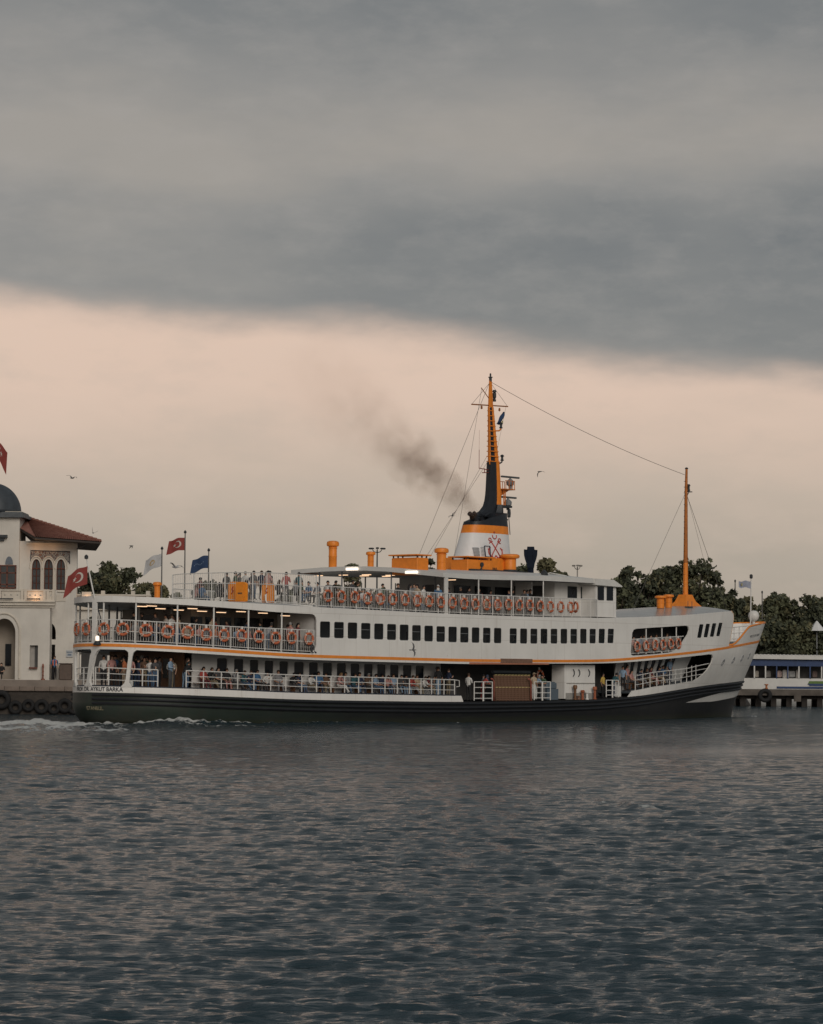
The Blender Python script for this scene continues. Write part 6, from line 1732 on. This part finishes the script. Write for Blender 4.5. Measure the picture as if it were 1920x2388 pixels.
mb.add(low, [(1, 2, 3, 5, 4)])
mb.add([FR, FL, low[1], low[2]], [(0, 1, 3, 2)]); mb.add([FL, L2, low[2], low[3]], [(0, 1, 3, 2)]); mb.add([FR, BR, low[1], low[4]], [(0, 1, 3, 2)])
rf = bput(mb, 'roof', M('dark_eaves', (.05, .04, .035), .7))
def sub(mb_, name, mat, par, **kw):
    o = mb_.build(name, mat, par, **kw); return o
sub(rooftile(AP.lerp(L2, .0), AP + Vector((.06, 0, 0)), FR, FL, 22, 30, ''), 'roof_tiles', tile, rf)
sub(rooftile(AP, AP + Vector((0, .05, 0)), BR, FR, 14, 20, ''), 'roof_tiles', tile, rf)
mb = MB(); mb.add([AP + Vector((0, -.02, .03)), L2 + Vector((0, -.02, .05)), FL + Vector((0, -.02, .05))], [(0, 1, 2)]); sub(mb, 'roof_tiles', tile, rf)
for i in range(18):
    p, q = AP.lerp(FR, i / 18), AP.lerp(FR, (i + .92) / 18)
    mb = MB(); mb.tube([p + Vector((0, 0, .06)), q + Vector((0, 0, .11))], .12, 6); sub(mb, 'ridge_tile', tile, rf)
mb = MB(); mb.tube([(xr + .1, YB - .5, Z_(1279)), (X_(200), YB - 1.2, Z_(1272))], .05, 5); mb.tube([(xr, YB - .1, Z_(1279)), (xr + .5, YB - .4, Z_(1276))], .05, 5); bput(mb, 'eaves_bracket', M('border_dark', (.05, .05, .06), .5))
# low wing to the right with parapet and arches
Y2 = YB + .9
xw = X_(352, Y2)
arches = [clean(archw(X_(a, Y2), X_(b_, Y2), 2.52, Z_(1490, Y2), Z_(1436, Y2))) for a, b_ in ((186, 252), (262, 332))]
lun = [clean(archw(X_(160, Y2), X_(188, Y2), Z_(1411, Y2), Z_(1408, Y2), Z_(1388, Y2)))]
bput(wall2([(X_(170, Y2), 2.5), (xw, 2.5), (xw, Z_(1404, Y2)), (X_(170, Y2), Z_(1404, Y2))], arches, Y2, .5), 'low_wing_wall', cream)
mb = MB(); mb.box(((X_(178, Y2) + xw) / 2, Y2 + .1, Z_(1395, Y2)), (xw - X_(178, Y2), .3, Z_(1386, Y2) - Z_(1403, Y2))); mb.box(((X_(178, Y2) + xw) / 2, Y2 - .05, Z_(1417, Y2)), (xw - X_(178, Y2) + .3, .5, .3)); mb.box(((X_(178, Y2) + xw) / 2, Y2, Z_(1386.5, Y2)), (xw - X_(178, Y2), .4, .12))
for px in (240, 310, 345): mb.box((X_(px, Y2), Y2 + .05, Z_(1390, Y2)), (.3, .4, .9))
bput(mb, 'parapet', stonec)
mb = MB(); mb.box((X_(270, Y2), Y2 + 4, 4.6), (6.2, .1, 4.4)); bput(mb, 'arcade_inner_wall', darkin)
glow(203, 1395, Y2 - .6, 6)
mb = MB(); mb.box((X_(203, Y2), Y2 - .3, Z_(1394, Y2)), (.75, .3, .95)); bput(mb, 'parapet_lamp_box', stonec)
# small things on the wall and quay
sg = MB(); sg.box((0, 0, 0), (.52, .05, .55)); sgo = sg.build('wall_sign', M('sign_pale', (.44, .45, .46), .6, .05, 3), loc=(X_(164), YB - .06, Z_(1524)), label='small pale notice board on the cream wall near the ferry stern', cat='sign')
mb = MB(); mb.box((0, -.03, .12), (.44, .02, .08)); mb.box((0, -.03, -.08), (.30, .02, .14)); mb.build('sign_print', M('sign_dark', (.16, .20, .26), .6), sgo)
mb = MB(); mb.rbox((0, 0, .62), (.95, .7, 1.24), .06); bx_ = mb.build('electrical_cabinet', M('cabinet_brown', (.11, .08, .065), .7, .15, 4), loc=(X_(155, 218.6), 218.8, 2.5), label='dark brown cabinet standing against the wall beside the quay worker', cat='cabinet')
mb = MB(); mb.rbox((0, 0, 1.27), (1.02, .78, .07), .02); mb.build('cabinet_lid', M('cabinet_dark', (.07, .05, .04), .7), bx_)
mb = MB(); mb.lathe([(.16, 0), (.16, .08), (.06, .12), (.06, .3), (.09, .32), (.06, .36), (.06, .6), (.09, .62), (.06, .66), (.06, .95), (.09, .98), (.07, 1.2), (.03, 1.25)], (0, 0, 0), 10)
mb.build('warning_post', M('post_red_brown', (.22, .08, .05), .6, .4, 4), loc=(X_(102, 217.8), 217.9, 2.5), label='thin red-brown post standing on the quay in front of the wall', cat='post', smooth=40)
person((X_(129, 218.2), 218.2, 2.5), -math.pi / 2 + .2, 'relax', 'blue', 'black', 'short', 'brown', 'quay worker in blue shirt and orange vest by the terminal door', None, 1.06)
vst = bpy.data.objects[[o.name for o in bpy.data.objects if o.name.startswith('person')][-1]]
vst = [o for o in bpy.data.objects if o.get('label', '').startswith('quay worker')][0]
mb = MB()
for s_ in (-1, 1): mb.tube([(s_ * .09, .15, 1.45), (s_ * .12, .175, 1.28), (s_ * .09, .165, 1.06)], .04, 5)
mb.build('vest', M('vest_orange', (.70, .16, .07), .7), vst)
person((X_(8, 219), Y1 + .3, 2.5), -math.pi / 2, 'sit', 'black', 'black', 'short', 'black', 'person in black sitting in the shadow of the great arch', None, 1.0)

# ------------------------------------------------------------------ quay edge, tyres
qw = link('quay_wall', MB().box((-60, 214.93, .55), (130, .1, 2.7)).mesh('quay_wall', M('dark_wet_stone', (.042, .034, .028), .7, .4, 1.2, .5, 6)), kind='structure')
for i in range(26):
    mb = MB(); mb.rbox((0, 0, 0), (1.12, .55, .36), .03)
    if i == 0: ME_CO = mb.mesh('coping_stone', M('coping', (.19, .15, .125), .75, .2, 2, .2, 10))
    link('coping_stone', ME_CO, qw, loc=(X_(0, 215) - 11.5 + 1.14 * i, 214.95, 1.84))
rub = M('tyre_rubber', (.012, .012, .013), .8, .3, 5, .3, 20)
mb = MB(); mb.torus((0, 0, 0), .40, .17, 'Y', 22, 10, .8); ME_TY = mb.mesh('tyre', rub, True)
for i, (px, py, sc) in enumerate(((3, 1632, 1.3), (36, 1650, .95), (66, 1645, .85), (97, 1648, 1.0), (126, 1652, .85), (151, 1646, 1.0), (173, 1652, .85), (-35, 1646, 1.05))):
    o = link('tyre_fender', ME_TY, loc=at(px, py, 214.6), rot=(0, 0, 0), label='black tyre fender hanging on the quay wall, %s from the left' % ORD[(i + 1) % 8], cat='tyre', group='tyre fenders on the quay')
    o.scale = (sc,) * 3

# ------------------------------------------------------------------ trees
leafs = [M('leaf_dark', (.066, .074, .048), .8, .4, .8), M('leaf_mid', (.094, .100, .056), .8, .4, .8), M('leaf_olive', (.135, .124, .066), .8, .4, .8)]
bark = M('bark', (.06, .045, .035), .9, .3, 4)
def tree(px, ytop, wpx, Y, seed, label, leaf=0, lean=0.0, n=3400, dense=1.0):
    g = np.random.default_rng(seed)
    top = at(px, ytop, Y); h = top.z - 2.5; wd = wpx / F_PX * Y
    t = empty('tree', (top.x, Y, 2.4), 0, label=label, cat='tree', group='trees behind the ferry')
    mb_ = MB()
    mb_.tube([(0, 0, 0), (.1, 0, h * .25), (.0, .1, h * .5), (.1, 0, h * .8)], [wd * .035 + .08, wd * .03 + .06, wd * .02 + .05, .04], 8)
    blobs = []
    nb = int(30 * dense)
    for i in range(nb):
        # shell of clumps over a domed crown reaching the full height
        a = g.uniform(0, 6.28); el = g.uniform(-.25, 1.0)
        ce = math.cos(el * 1.45)
        zc = h * (.52 + .40 * math.sin(el * 1.45)) if el > 0 else h * (.52 + .30 * el)
        rr = wd * .42 * ce * g.uniform(.7, 1.12)
        blobs.append((rr * math.cos(a), rr * math.sin(a), zc * g.uniform(.95, 1.04), wd * g.uniform(.06, .14)))
    blobs += [(0, 0, h * .56, wd * .31), (0, 0, h * .36, wd * .30), (wd * .2, 0, h * .34, wd * .22), (-wd * .2, 0, h * .34, wd * .22), (0, 0, h * .74, wd * .19)]
    for b_ in blobs[:nb]:
        mb_.tube([(0, 0, h * .3), (b_[0] * .5, b_[1] * .5, (b_[2] + h * .35) / 2), (b_[0], b_[1], b_[2])], [.09, .06, .03], 5)
    mb_.build('trunk', bark, t)
    # leaf sprays on and in the blobs
    B = np.array(blobs); wgt = B[:, 3] ** 2.0; wgt /= wgt.sum()
    k = g.choice(len(B), n, p=wgt)
    d = g.normal(0, 1, (n, 3)); d /= np.linalg.norm(d, axis=1)[:, None]
    rad = B[k, 3] * (g.uniform(0, 1, n) ** .38) * (1 + .28 * np.sin(d[:, 0] * 7 + k) * np.cos(d[:, 2] * 6 + k * 2))
    c = B[k, :3] + d * rad[:, None] * np.array([1, 1, .85])
    c[:, 2] = np.clip(c[:, 2], h * .04, None)
    sz = g.uniform(.13, .30, n) * (Y / 270)
    a1 = g.normal(0, 1, (n, 3)); a1 = a1 * .7 + d * .3; a1 /= np.linalg.norm(a1, axis=1)[:, None]
    a2 = np.cross(a1, g.normal(0, 1, (n, 3))); a2 /= np.linalg.norm(a2, axis=1)[:, None]
    v = np.stack([c - a1 * sz[:, None], c + a2 * sz[:, None] * .6, c + a1 * sz[:, None], c - a2 * sz[:, None] * .6], 1).reshape(-1, 3)
    me = bpy.data.meshes.new('crown')
    me.vertices.add(4 * n); me.vertices.foreach_set('co', v.ravel())
    me.loops.add(4 * n); me.loops.foreach_set('vertex_index', np.arange(4 * n))
    me.polygons.add(n); me.polygons.foreach_set('loop_start', np.arange(n) * 4)
    me.update(calc_edges=True)
    for ma in leafs: me.materials.append(ma)
    me.polygons.foreach_set('material_index', ((k * 7 + leaf) % 3 * (g.uniform(0, 1, n) < .35) + leaf * 0).astype(int) if leaf == 0 else np.where(g.uniform(0, 1, n) < .6, leaf, (k + leaf) % 3).astype(int))
    link('crown', me, t)
TREES = [(265, 1300, 190, 252, 'broad dark tree left of the flagpoles behind the terminal', 1), (350, 1350, 150, 256, 'lower olive tree between the terminal and the small orange ventilator', 2), (215, 1322, 130, 250, 'dark tree right behind the terminal corner', 0),
         (418, 1378, 80, 262, 'small tree behind the first flagpoles', 1), (480, 1346, 110, 262, 'rounded tree behind the aft upper fence', 0), (820, 1302, 100, 270, 'small round tree top showing between the two aft ventilators', 1),
         (1010, 1290, 90, 270, 'dark tree between the orange skylight and the tall ventilator', 0), (1208, 1306, 130, 268, 'tree just left of the navy pylon', 1), (1282, 1300, 150, 270, 'olive tree right of the navy pylon behind the wheelhouse', 2),
         (1485, 1308, 170, 290, 'left tree of the big clump behind the bow', 0), (1550, 1306, 160, 294, 'dark tree of the big clump just left of the forward mast', 0), (1612, 1290, 190, 290, 'tallest tree of the big clump behind the forward mast', 1), (1668, 1318, 140, 292, 'right tree of the big clump behind the bow rail', 0),
         (1735, 1388, 110, 315, 'lower olive tree behind the jackstaff', 2), (1830, 1372, 150, 318, 'spreading tree above the moored boat at right', 1), (1905, 1380, 150, 316, 'dark tree at the right edge above the moored boat', 0), (1790, 1440, 150, 312, 'low dense tree behind the moored boat beside the bow', 0), (1865, 1450, 160, 310, 'low dense tree behind the middle of the moored boat', 1), (1940, 1420, 160, 312, 'low dense tree behind the boat at the right edge', 0), (1990, 1385, 150, 320, 'tree just past the right edge', 1),
         (560, 1385, 150, 268, 'tree showing under the canopy behind the stern passengers', 0), (680, 1375, 150, 270, 'tree showing through the aft end of the upper deck', 1), (790, 1366, 150, 272, 'tree showing under the canopy roof beside the second post', 0), (900, 1372, 150, 272, 'tree showing under the middle of the canopy roof', 2), (1390, 1372, 120, 280, 'tree behind the front of the wheelhouse', 0), (1435, 1340, 110, 285, 'tree touching the front edge of the wheelhouse visor', 1)]
for i, (px, yt, w, Y, lab, lf) in enumerate(TREES):
    tree(px, yt, w, Y, 40 + i, lab, lf, n=8000 if w > 110 else 4800)

# ------------------------------------------------------------------ flagpoles and flags on the quay
def gemblem(o, fn):
    mb_ = MB()
    for d in (-.03, .03):
        mb_.add([fn(.5 + .16 * math.cos(R(t)), .5 + .2 * math.sin(R(t)), d) for t in range(0, 360, 40)], [tuple(range(9))])
    mb_.build('flag_emblem', M('emblem_gold', (.40, .28, .14), .7), o)
def semblem(o, fn):
    mb_ = MB()
    for d in (-.03, .03):
        for k in range(7): mb_.add([fn(.22 + .09 * k + q * .05, .45 + .12 * math.sin(k) + r_ * .07, d) for q, r_ in ((0, 0), (1, 0), (1, 1), (0, 1))], [(0, 1, 2, 3)])
    mb_.build('flag_emblem', M('emblem_pale_blue', (.14, .2, .3), .7), o)
for px, ytop, mat, emb, lab1, lab2, dr, ph in ((378, 1281, flagwhite, gemblem, 'flagpole bearing the white flag, leftmost of three behind the stern', 'white flag with a golden emblem drooping from its pole', .55, .3),
                                      (432, 1243, flagred, turk, 'tallest flagpole behind the stern, bearing the red flag', 'red flag with white crescent on the tallest flagpole', .35, 1.4),
                                      (487, 1285, flagblue, semblem, 'flagpole bearing the blue flag, rightmost of three behind the stern', 'dark blue flag on the rightmost flagpole behind the stern', .45, 2.2)):
    p = at(px, ytop, 236)
    t = empty('flagpole', (p.x, 236, 2.5), 0, label=lab1, cat='flagpole', group='flagpoles on the quay')
    h = p.z - 2.5
    mb = MB(); mb.tube([(0, 0, 0), (0, 0, h)], [.09, .045], 8); mb.build('pole', M('pole_dark', (.11, .105, .10), .5), t, smooth=True)
    mb = MB(); mb.lathe([(.02, -.05), (.11, 0), (.12, .1), (.06, .2), (.01, .24)], (0, 0, h), 8); mb.build('finial', dsteel, t, smooth=True)
    f_ = empty('flag', (p.x, 236, 2.5), 0, label=lab2, cat='flag', group='flags on the quay')
    flag(f_, (-.05, 0, h - .35), (-1, 0, 0), 1.55, 1.05, dr * 1.35, mat, .1, ph, emb, .2)
f_ = empty('flag', (dc[0], dc[1], dc[2]), 0, label='large red flag on the terminal dome, cut by the left picture edge', cat='flag')
flag(f_, (.05, 0, rd + 3.5), (1, 0, 0), 1.35, 1.2, 1.35, flagred, .1, .5, turk, -.1)

# ------------------------------------------------------------------ street lamps, pylon, thin poles
def street_lamp(px, ytop, Y, arm, lab, mat):
    p = at(px, ytop, Y); h = p.z - 2.5
    t = empty('street_lamp', (p.x, Y, 2.5), .3, label=lab, cat='street lamp', group='street lamps on the shore')
    mb_ = MB(); mb_.tube([(0, 0, 0), (0, 0, h)], [.12, .06], 8); mb_.build('pole', mat, t, smooth=True)
    for k in range(3):
        a = R(120 * k + 15)
        mb_ = MB(); mb_.tube([(0, 0, h - .25), (arm * .5 * math.cos(a), arm * .5 * math.sin(a), h - .2), (arm * .8 * math.cos(a), arm * .8 * math.sin(a), h)], .04, 5); mb_.build('arm', mat, t)
        mb_ = MB(); mb_.rbox((arm * math.cos(a), arm * math.sin(a), h + .12), (arm * .75, .3, .16), .05, a); o = mb_.build('lamp_head', mat, t); 
street_lamp(880, 1282, 262, .62, 'dark street lamp with three heads behind the second ventilator', dsteel)
street_lamp(1347, 1322, 280, .4, 'small pale street lamp with three heads behind the wheelhouse roof', M('lamp_pale', (.25, .23, .21), .6))
p = at(1238, 1275, 252)
t = empty('clock_pylon', (p.x, 252, 2.5), 0, label='navy stepped pylon rising behind the wheelhouse roof', cat='pylon'); h = p.z - 2.5
mb = MB()
mb.prism([(-.30, -1.9 + h), (.30, -1.9 + h), (.36, h - 1.5), (.50, h - 1.1), (.58, h - .75), (.60, h - .30), (.34, h - .27), (.30, h), (-.30, h), (-.32, h - .27), (-.60, h - .25), (-.58, h - .75), (-.50, h - 1.1), (-.36, h - 1.5)], lambda a, b_: (a, -.3, b_), lambda a, b_: (a, .3, b_)); mb.build('pylon_head', M('pylon_navy', (.008, .013, .026), .7, .2, 3, spec=.15), t)
mb = MB()
mb.lathe([(.30, 0), (.28, h - 2.4), (.28, h - 1.6)], (0, 0, 0), 8); mb.build('pylon_body', M('pylon_navy', (.008, .013, .026), .7, .2, 3, spec=.15), t)
for k in (-1, 1):
  mb = MB(); mb.box((k * .22, -.31, h - .7), (.12, .05, 1.0)); mb.build('pylon_fin', M('pylon_navy', (.012, .018, .032), .5), t)
for px, yt, lab in ((1715, 1358, 'thin dark pole left of the jackstaff'), (1778, 1384, 'thin pale pole right of the jackstaff')):
    p = at(px, yt, 312)
    mb = MB(); mb.tube([(0, 0, 0), (0, 0, p.z - 2.5)], [.10, .06], 6); o = empty('mast_pole', (p.x, 312, 2.5), 0, label=lab, cat='pole')
    mb.build('pole', M('pole_dark', (.11, .105, .10), .5), o)
    mb = MB(); mb.lathe([(.08, 0), (.1, .2), (.04, .3)], (0, 0, p.z - 2.5), 6); mb.build('pole_cap', dsteel, o)

# ------------------------------------------------------------------ pier and moored boat at the right
YP = 285
pier = empty('pier', (at(1850, 1610, YP).x, YP, 0), 0, label='low concrete pier on dark piles in front of the moored boat', cat='pier')
def Xp(px): return at(px, 1610, YP).x - pier.location.x
def Zp(py): return at(1830, py, YP).z
mb = MB(); mb.box(((Xp(1660) + Xp(2300)) / 2, 2.5, (Zp(1608) + Zp(1622)) / 2), (Xp(2300) - Xp(1660), 5.5, Zp(1608) - Zp(1622))); mb.build('deck', M('pier_concrete', (.105, .09, .078), .85, .35, 1.0, .3, 8), pier)
mb = MB(); mb.box((0, 1.0, Zp(1626)), (Xp(2300) - Xp(1660), .5, .4)); mb.build('edge_beam', M('pier_dark', (.035, .03, .027), .85, .3, 2), pier)
for i in range(18):
    mb = MB(); mb.box((Xp(1735) + 1.55 * i, .9, .6), (.55, .55, 2.4)); mb.build('pile', M('pier_dark', (.035, .03, .027), .85, .3, 2), pier)
    mb = MB(); mb.box((Xp(1735) + 1.55 * i, 4.5, .6), (.55, .55, 2.4)); mb.build('pile', M('pier_dark', (.035, .03, .027), .85, .3, 2), pier)
mb = MB(); mb.box((Xp(1860), -.12, (Zp(1622) + Zp(1636)) / 2), (.7, .3, Zp(1622) - Zp(1636))); mb.build('pier_bracket', M('pier_concrete', (.16, .14, .12), .85), pier)
o = link('tyre_fender', ME_TY, loc=at(1785, 1622, YP - .4), rot=(0, 0, 0), label='large black tyre fender on the right pier edge', cat='tyre'); o.scale = (1.25,) * 3
mb = MB(); mb.lathe([(.16, 0), (.16, .1), (.1, .14), (.1, .35), (.2, .4), (.2, .5)], (0, 0, 0), 10)
mb.build('bollard', M('bollard_orange', (.42, .14, .05), .6), loc=at(1788, 1607, YP + .8) , label='small orange bollard above the big tyre on the pier', cat='bollard', smooth=40)
YM = 293
boat = empty('passenger_boat', (at(1850, 1600, YM).x, YM, 0), 0, label='white and blue passenger boat moored behind the pier at right', cat='boat')
def Xm(px): return at(px, 1580, YM).x - boat.location.x
def Zm(py): return at(1830, py, YM).z
bw = M('boat_white', (.60, .59, .57), .5, .08, 1)
bb = M('boat_blue', (.018, .045, .13), .5, .2, 1.5)
mb = MB(); mb.prism([(Xm(1733), Zm(1582)), (Xm(2150), Zm(1582)), (Xm(2150), .2), (Xm(1752), .2), (Xm(1728), Zm(1606))], lambda a, b_: (a, 0, b_), lambda a, b_: (a, 4.6, b_)); mb.build('hull', bw, boat)
mb = MB(); mb.box(((Xm(1812) + Xm(2150)) / 2, -.03, Zm(1603.5)), (Xm(2150) - Xm(1812), .06, .22)); mb.build('hull_stripe', bb, boat)
mb = MB(); mb.prism([(Xm(1749), Zm(1537)), (Xm(2150), Zm(1539)), (Xm(2150), Zm(1555)), (Xm(1742), Zm(1553))], lambda a, b_: (a, -.02, b_), lambda a, b_: (a, 4.6, b_)); mb.build('valance', bb, boat)
mb = MB(); mb.prism([(Xm(1754), Zm(1527)), (Xm(2150), Zm(1530)), (Xm(2150), Zm(1539.5)), (Xm(1747), Zm(1537))], lambda a, b_: (a, -.4, b_), lambda a, b_: (a, 5.0, b_)); rfb = mb.build('roof', bw, boat)
for i in range(44):
    mb = MB(); mb.tube([(Xm(1756) + .4 * i, -.42, Zm(1527.5) + -.003 * i), (Xm(1756) + .4 * i, 5, Zm(1527.5) - .003 * i)], .09, 6)
    if i == 0: ME_RB = mb.mesh('roof_rib', bw); x0_ = Xm(1756)
    link('roof_rib', ME_RB, rfb, loc=(.4 * i, 0, -.003 * i))
for px, mm in ((1760, bw), (1786, bw), (1812, bb), (1838, bb), (1864, bw), (1890, bb), (1917, bw), (1944, bw), (1970, bw)):
    mb = MB(); mb.box((Xm(px), .05, (Zm(1553) + Zm(1583)) / 2), (.13, .1, Zm(1553) - Zm(1583))); mb.build('cabin_post', mm, boat)
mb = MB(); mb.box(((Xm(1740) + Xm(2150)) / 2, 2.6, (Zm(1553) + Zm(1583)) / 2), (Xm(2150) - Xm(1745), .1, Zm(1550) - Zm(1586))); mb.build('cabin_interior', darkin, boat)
for px, w, c in ((1768, .5, (.35, .32, .28)), (1822, .5, (.40, .30, .28)), (1834, .4, (.46, .44, .42)), (1842, .25, (.46, .44, .42)), (1852, .6, (.30, .30, .30)), (1864, .3, (.34, .32, .3)), (1795, .6, (.20, .19, .18)), (1905, .5, (.14, .10, .09))):
    mb = MB(); mb.rbox((Xm(px), 1.4, Zm(1580) + .35), (w, .3, .9 if w < .5 else .7), .08); mb.build('cabin_seat', M('seat_%d' % int(c[0] * 100 + w * 1000), c, .8, .25, 4), boat)
mb = MB(); mb.prism([(Xm(1884), Zm(1596)), (Xm(1888), Zm(1588)), (Xm(1990), Zm(1588)), (Xm(1990), Zm(1596))], lambda a, b_: (a, -.05, b_), lambda a, b_: (a, 0, b_)); mb.build('green_emblem', M('emblem_green', (.10, .17, .04), .6), boat)
mb = MB(); mb.prism([(Xm(1884), Zm(1594)), (Xm(1990), Zm(1594)), (Xm(1990), Zm(1599.5)), (Xm(1889), Zm(1599.5))], lambda a, b_: (a, -.07, b_), lambda a, b_: (a, -.02, b_)); mb.build('blue_emblem', bb, boat)
# white mooring post and pale parasol by the trees
p = at(1772, 1503, 300)
mb = MB(); mb.tube([(0, 0, 0), (0, 0, p.z - 2.4)], .09, 6); mb.lathe([(.1, 0), (.14, .1), (.05, .2)], (0, 0, p.z - 2.4), 8); mb.build('white_post', white2, loc=(p.x, 308, 2.4), label='short white post above the left end of the moored boat', cat='post')
p = at(1926, 1458, 302)
ps = empty('parasol', (p.x, 308.5, 2.4), 0, label='white parasol half hidden at the right picture edge before the trees', cat='parasol')
h = p.z - 2.4
mb = MB(); mb.tube([(0, 0, 0), (0, 0, h + .6)], .05, 6); mb.build('pole', steel, ps)
mb = MB(); mb.lathe([(.95, h - .5), (.92, h - .45), (.5, h + .05), (.08, h + .55), (.02, h + .6)], (0, 0, 0), 8); mb.build('canopy', M('parasol_white', (.62, .62, .62), .8, .05, 3), ps)

# ------------------------------------------------------------------ gulls
def gull_mesh(k):
    mb_ = MB()
    mb_.tube([(-.22, 0, .0), (-.12, 0, .01), (0, 0, 0), (.14, 0, .015), (.22, 0, .03), (.28, 0, .02)], [.02, .05, .065, .05, .035, .008], 8)
    for s_ in (-1, 1):
        if k == 0: w = [(0, .04, .02), (.05, .28, .16), (.0, .52, .18), (-.08, .70, .08)]
        elif k == 1: w = [(0, .04, .02), (.06, .25, -.06), (.0, .45, -.20), (-.08, .58, -.36)]
        else: w = [(0, .04, .02), (.05, .22, .22), (.0, .34, .42), (-.08, .40, .60)]
        ch = [.16, .15, .11, .01]
        vv = []
        for (x, y, z), c in zip(w, ch): vv += [(x + c * .5, s_ * y, z), (x - c * .5, s_ * y, z), (x, s_ * y, z + .014)]
        ff = []
        for i in range(3):
            a = i * 3
            ff += [(a, a + 3, a + 5, a + 2), (a + 2, a + 5, a + 4, a + 1), (a, a + 1, a + 4, a + 3)]
        mb_.add(vv, ff)
    mb_.add([(-.2, -.03, 0), (-.2, .03, 0), (-.34, .06, 0), (-.34, -.06, 0), (-.2, 0, .015)], [(0, 1, 2, 3), (0, 4, 1), (1, 4, 2), (2, 4, 3), (3, 4, 0)])
    return mb_.mesh('gull', M('gull_grey', (.10, .10, .105), .8, .3, 6), True)
GM = [gull_mesh(k) for k in range(3)]
for px, py, Y, k, hd, roll, sc, lab in ((168, 1115, 150, 0, .9, .2, .6, 'small dark gull high over the terminal roof'), (217, 1243, 160, 2, 1.4, .5, .5, 'gull beating its wings above the eaves tip of the terminal'), (306, 1273, 170, 1, .4, 0, .5, 'tiny gull between the terminal and the flags'),
                                        (410, 1323, 190, 0, 2.6, .15, 1.15, 'grey gull gliding between the white and red flags'), (1055, 1203, 170, 0, 2.4, -.5, .55, 'gull beside the funnel stay wires'), (1259, 1100, 165, 1, 2.3, -.5, .6, 'gull in the pale sky right of the funnel mast'),
                                        (964, 1516, 150, 0, .35, 1.15, .62, 'dark bird flying in front of the white ferry side'), (1000, 640, 240, 0, .4, 0, .01, '')):
    if not lab: continue
    o = link('gull', GM[k], loc=at(px, py, Y), rot=(roll, 0, hd), label=lab, cat='bird', group='gulls in flight'); o.scale = (sc,) * 3
    if px == 410:
        o.material_slots[0].link = 'OBJECT'; o.material_slots[0].material = M('gull_pale', (.42, .42, .43), .8, .2, 6)

# ------------------------------------------------------------------ funnel smoke
A0, A1 = at(1108, 1190, 183.5), at(650, 800, 179)
L = (A1 - A0).length
sm = bpy.data.materials.new('funnel_smoke'); sm.use_nodes = True
t = sm.node_tree; t.nodes.clear()
oc = nd(t, 'ShaderNodeTexCoord').outputs['Object']
wn = nd(t, 'ShaderNodeTexNoise', i_Vector=oc, i_Scale=.30, i_Detail=4.0, i_Roughness=.55)
off = nd(t, 'ShaderNodeVectorMath', operation='SUBTRACT', i_0=wn.outputs[1]); off.inputs[1].default_value = (.5, .5, .5)
scl = nd(t, 'ShaderNodeVectorMath', operation='SCALE', i_0=off.outputs[0]); scl.inputs['Scale'].default_value = 3.2
wv = nd(t, 'ShaderNodeVectorMath', operation='ADD', i_0=oc, i_1=scl.outputs[0])
sp = nd(t, 'ShaderNodeSeparateXYZ', i_0=wv.outputs[0])
sp0 = nd(t, 'ShaderNodeSeparateXYZ', i_0=oc)
rr = mth(t, 'SQRT', mth(t, 'ADD', mth(t, 'POWER', sp.outputs[1], 2.0), mth(t, 'POWER', sp.outputs[2], 2.0)))
Rx = mth(t, 'ADD', mth(t, 'MULTIPLY', sp0.outputs[0], .22), .75)
fall = mth(t, 'SUBTRACT', 1.0, mth(t, 'DIVIDE', rr, Rx), clamp=True)
along = ramp(t, mth(t, 'DIVIDE', sp0.outputs[0], L), [(0.0, (.7,) * 3), (.07, (1.0,) * 3), (.2, (.85,) * 3), (.30, (.75,) * 3), (.38, (.28,) * 3), (.52, (.11,) * 3), (.75, (.045,) * 3), (.98, (0,) * 3)])
nn = nd(t, 'ShaderNodeTexNoise', i_Vector=oc, i_Scale=.9, i_Detail=5.0, i_Roughness=.6).outputs[0]
lump = mth(t, 'MULTIPLY', mth(t, 'SUBTRACT', nn, .34, clamp=True), 4.0)
dens = mth(t, 'MULTIPLY', mth(t, 'MULTIPLY', fall, along), mth(t, 'MULTIPLY', lump, .85))
pv = nd(t, 'ShaderNodeVolumePrincipled', i_Density=dens)
pv.inputs['Color'].default_value = (.46, .25, .14, 1)
mo = nd(t, 'ShaderNodeOutputMaterial'); t.links.new(pv.outputs[0], mo.inputs['Volume'])
mb = MB(); xs = [-.3 + (L + .3) * i / 14 for i in range(15)]
mb.tube([(x, 0, 0) for x in xs], [1.5 + .34 * max(x, 0) for x in xs], 16)
so = mb.build('funnel_smoke', sm, loc=A0, label='thin brown smoke drifting left from the funnel top', kind='stuff')
so.rotation_euler = (A1 - A0).to_track_quat('X', 'Z').to_euler()
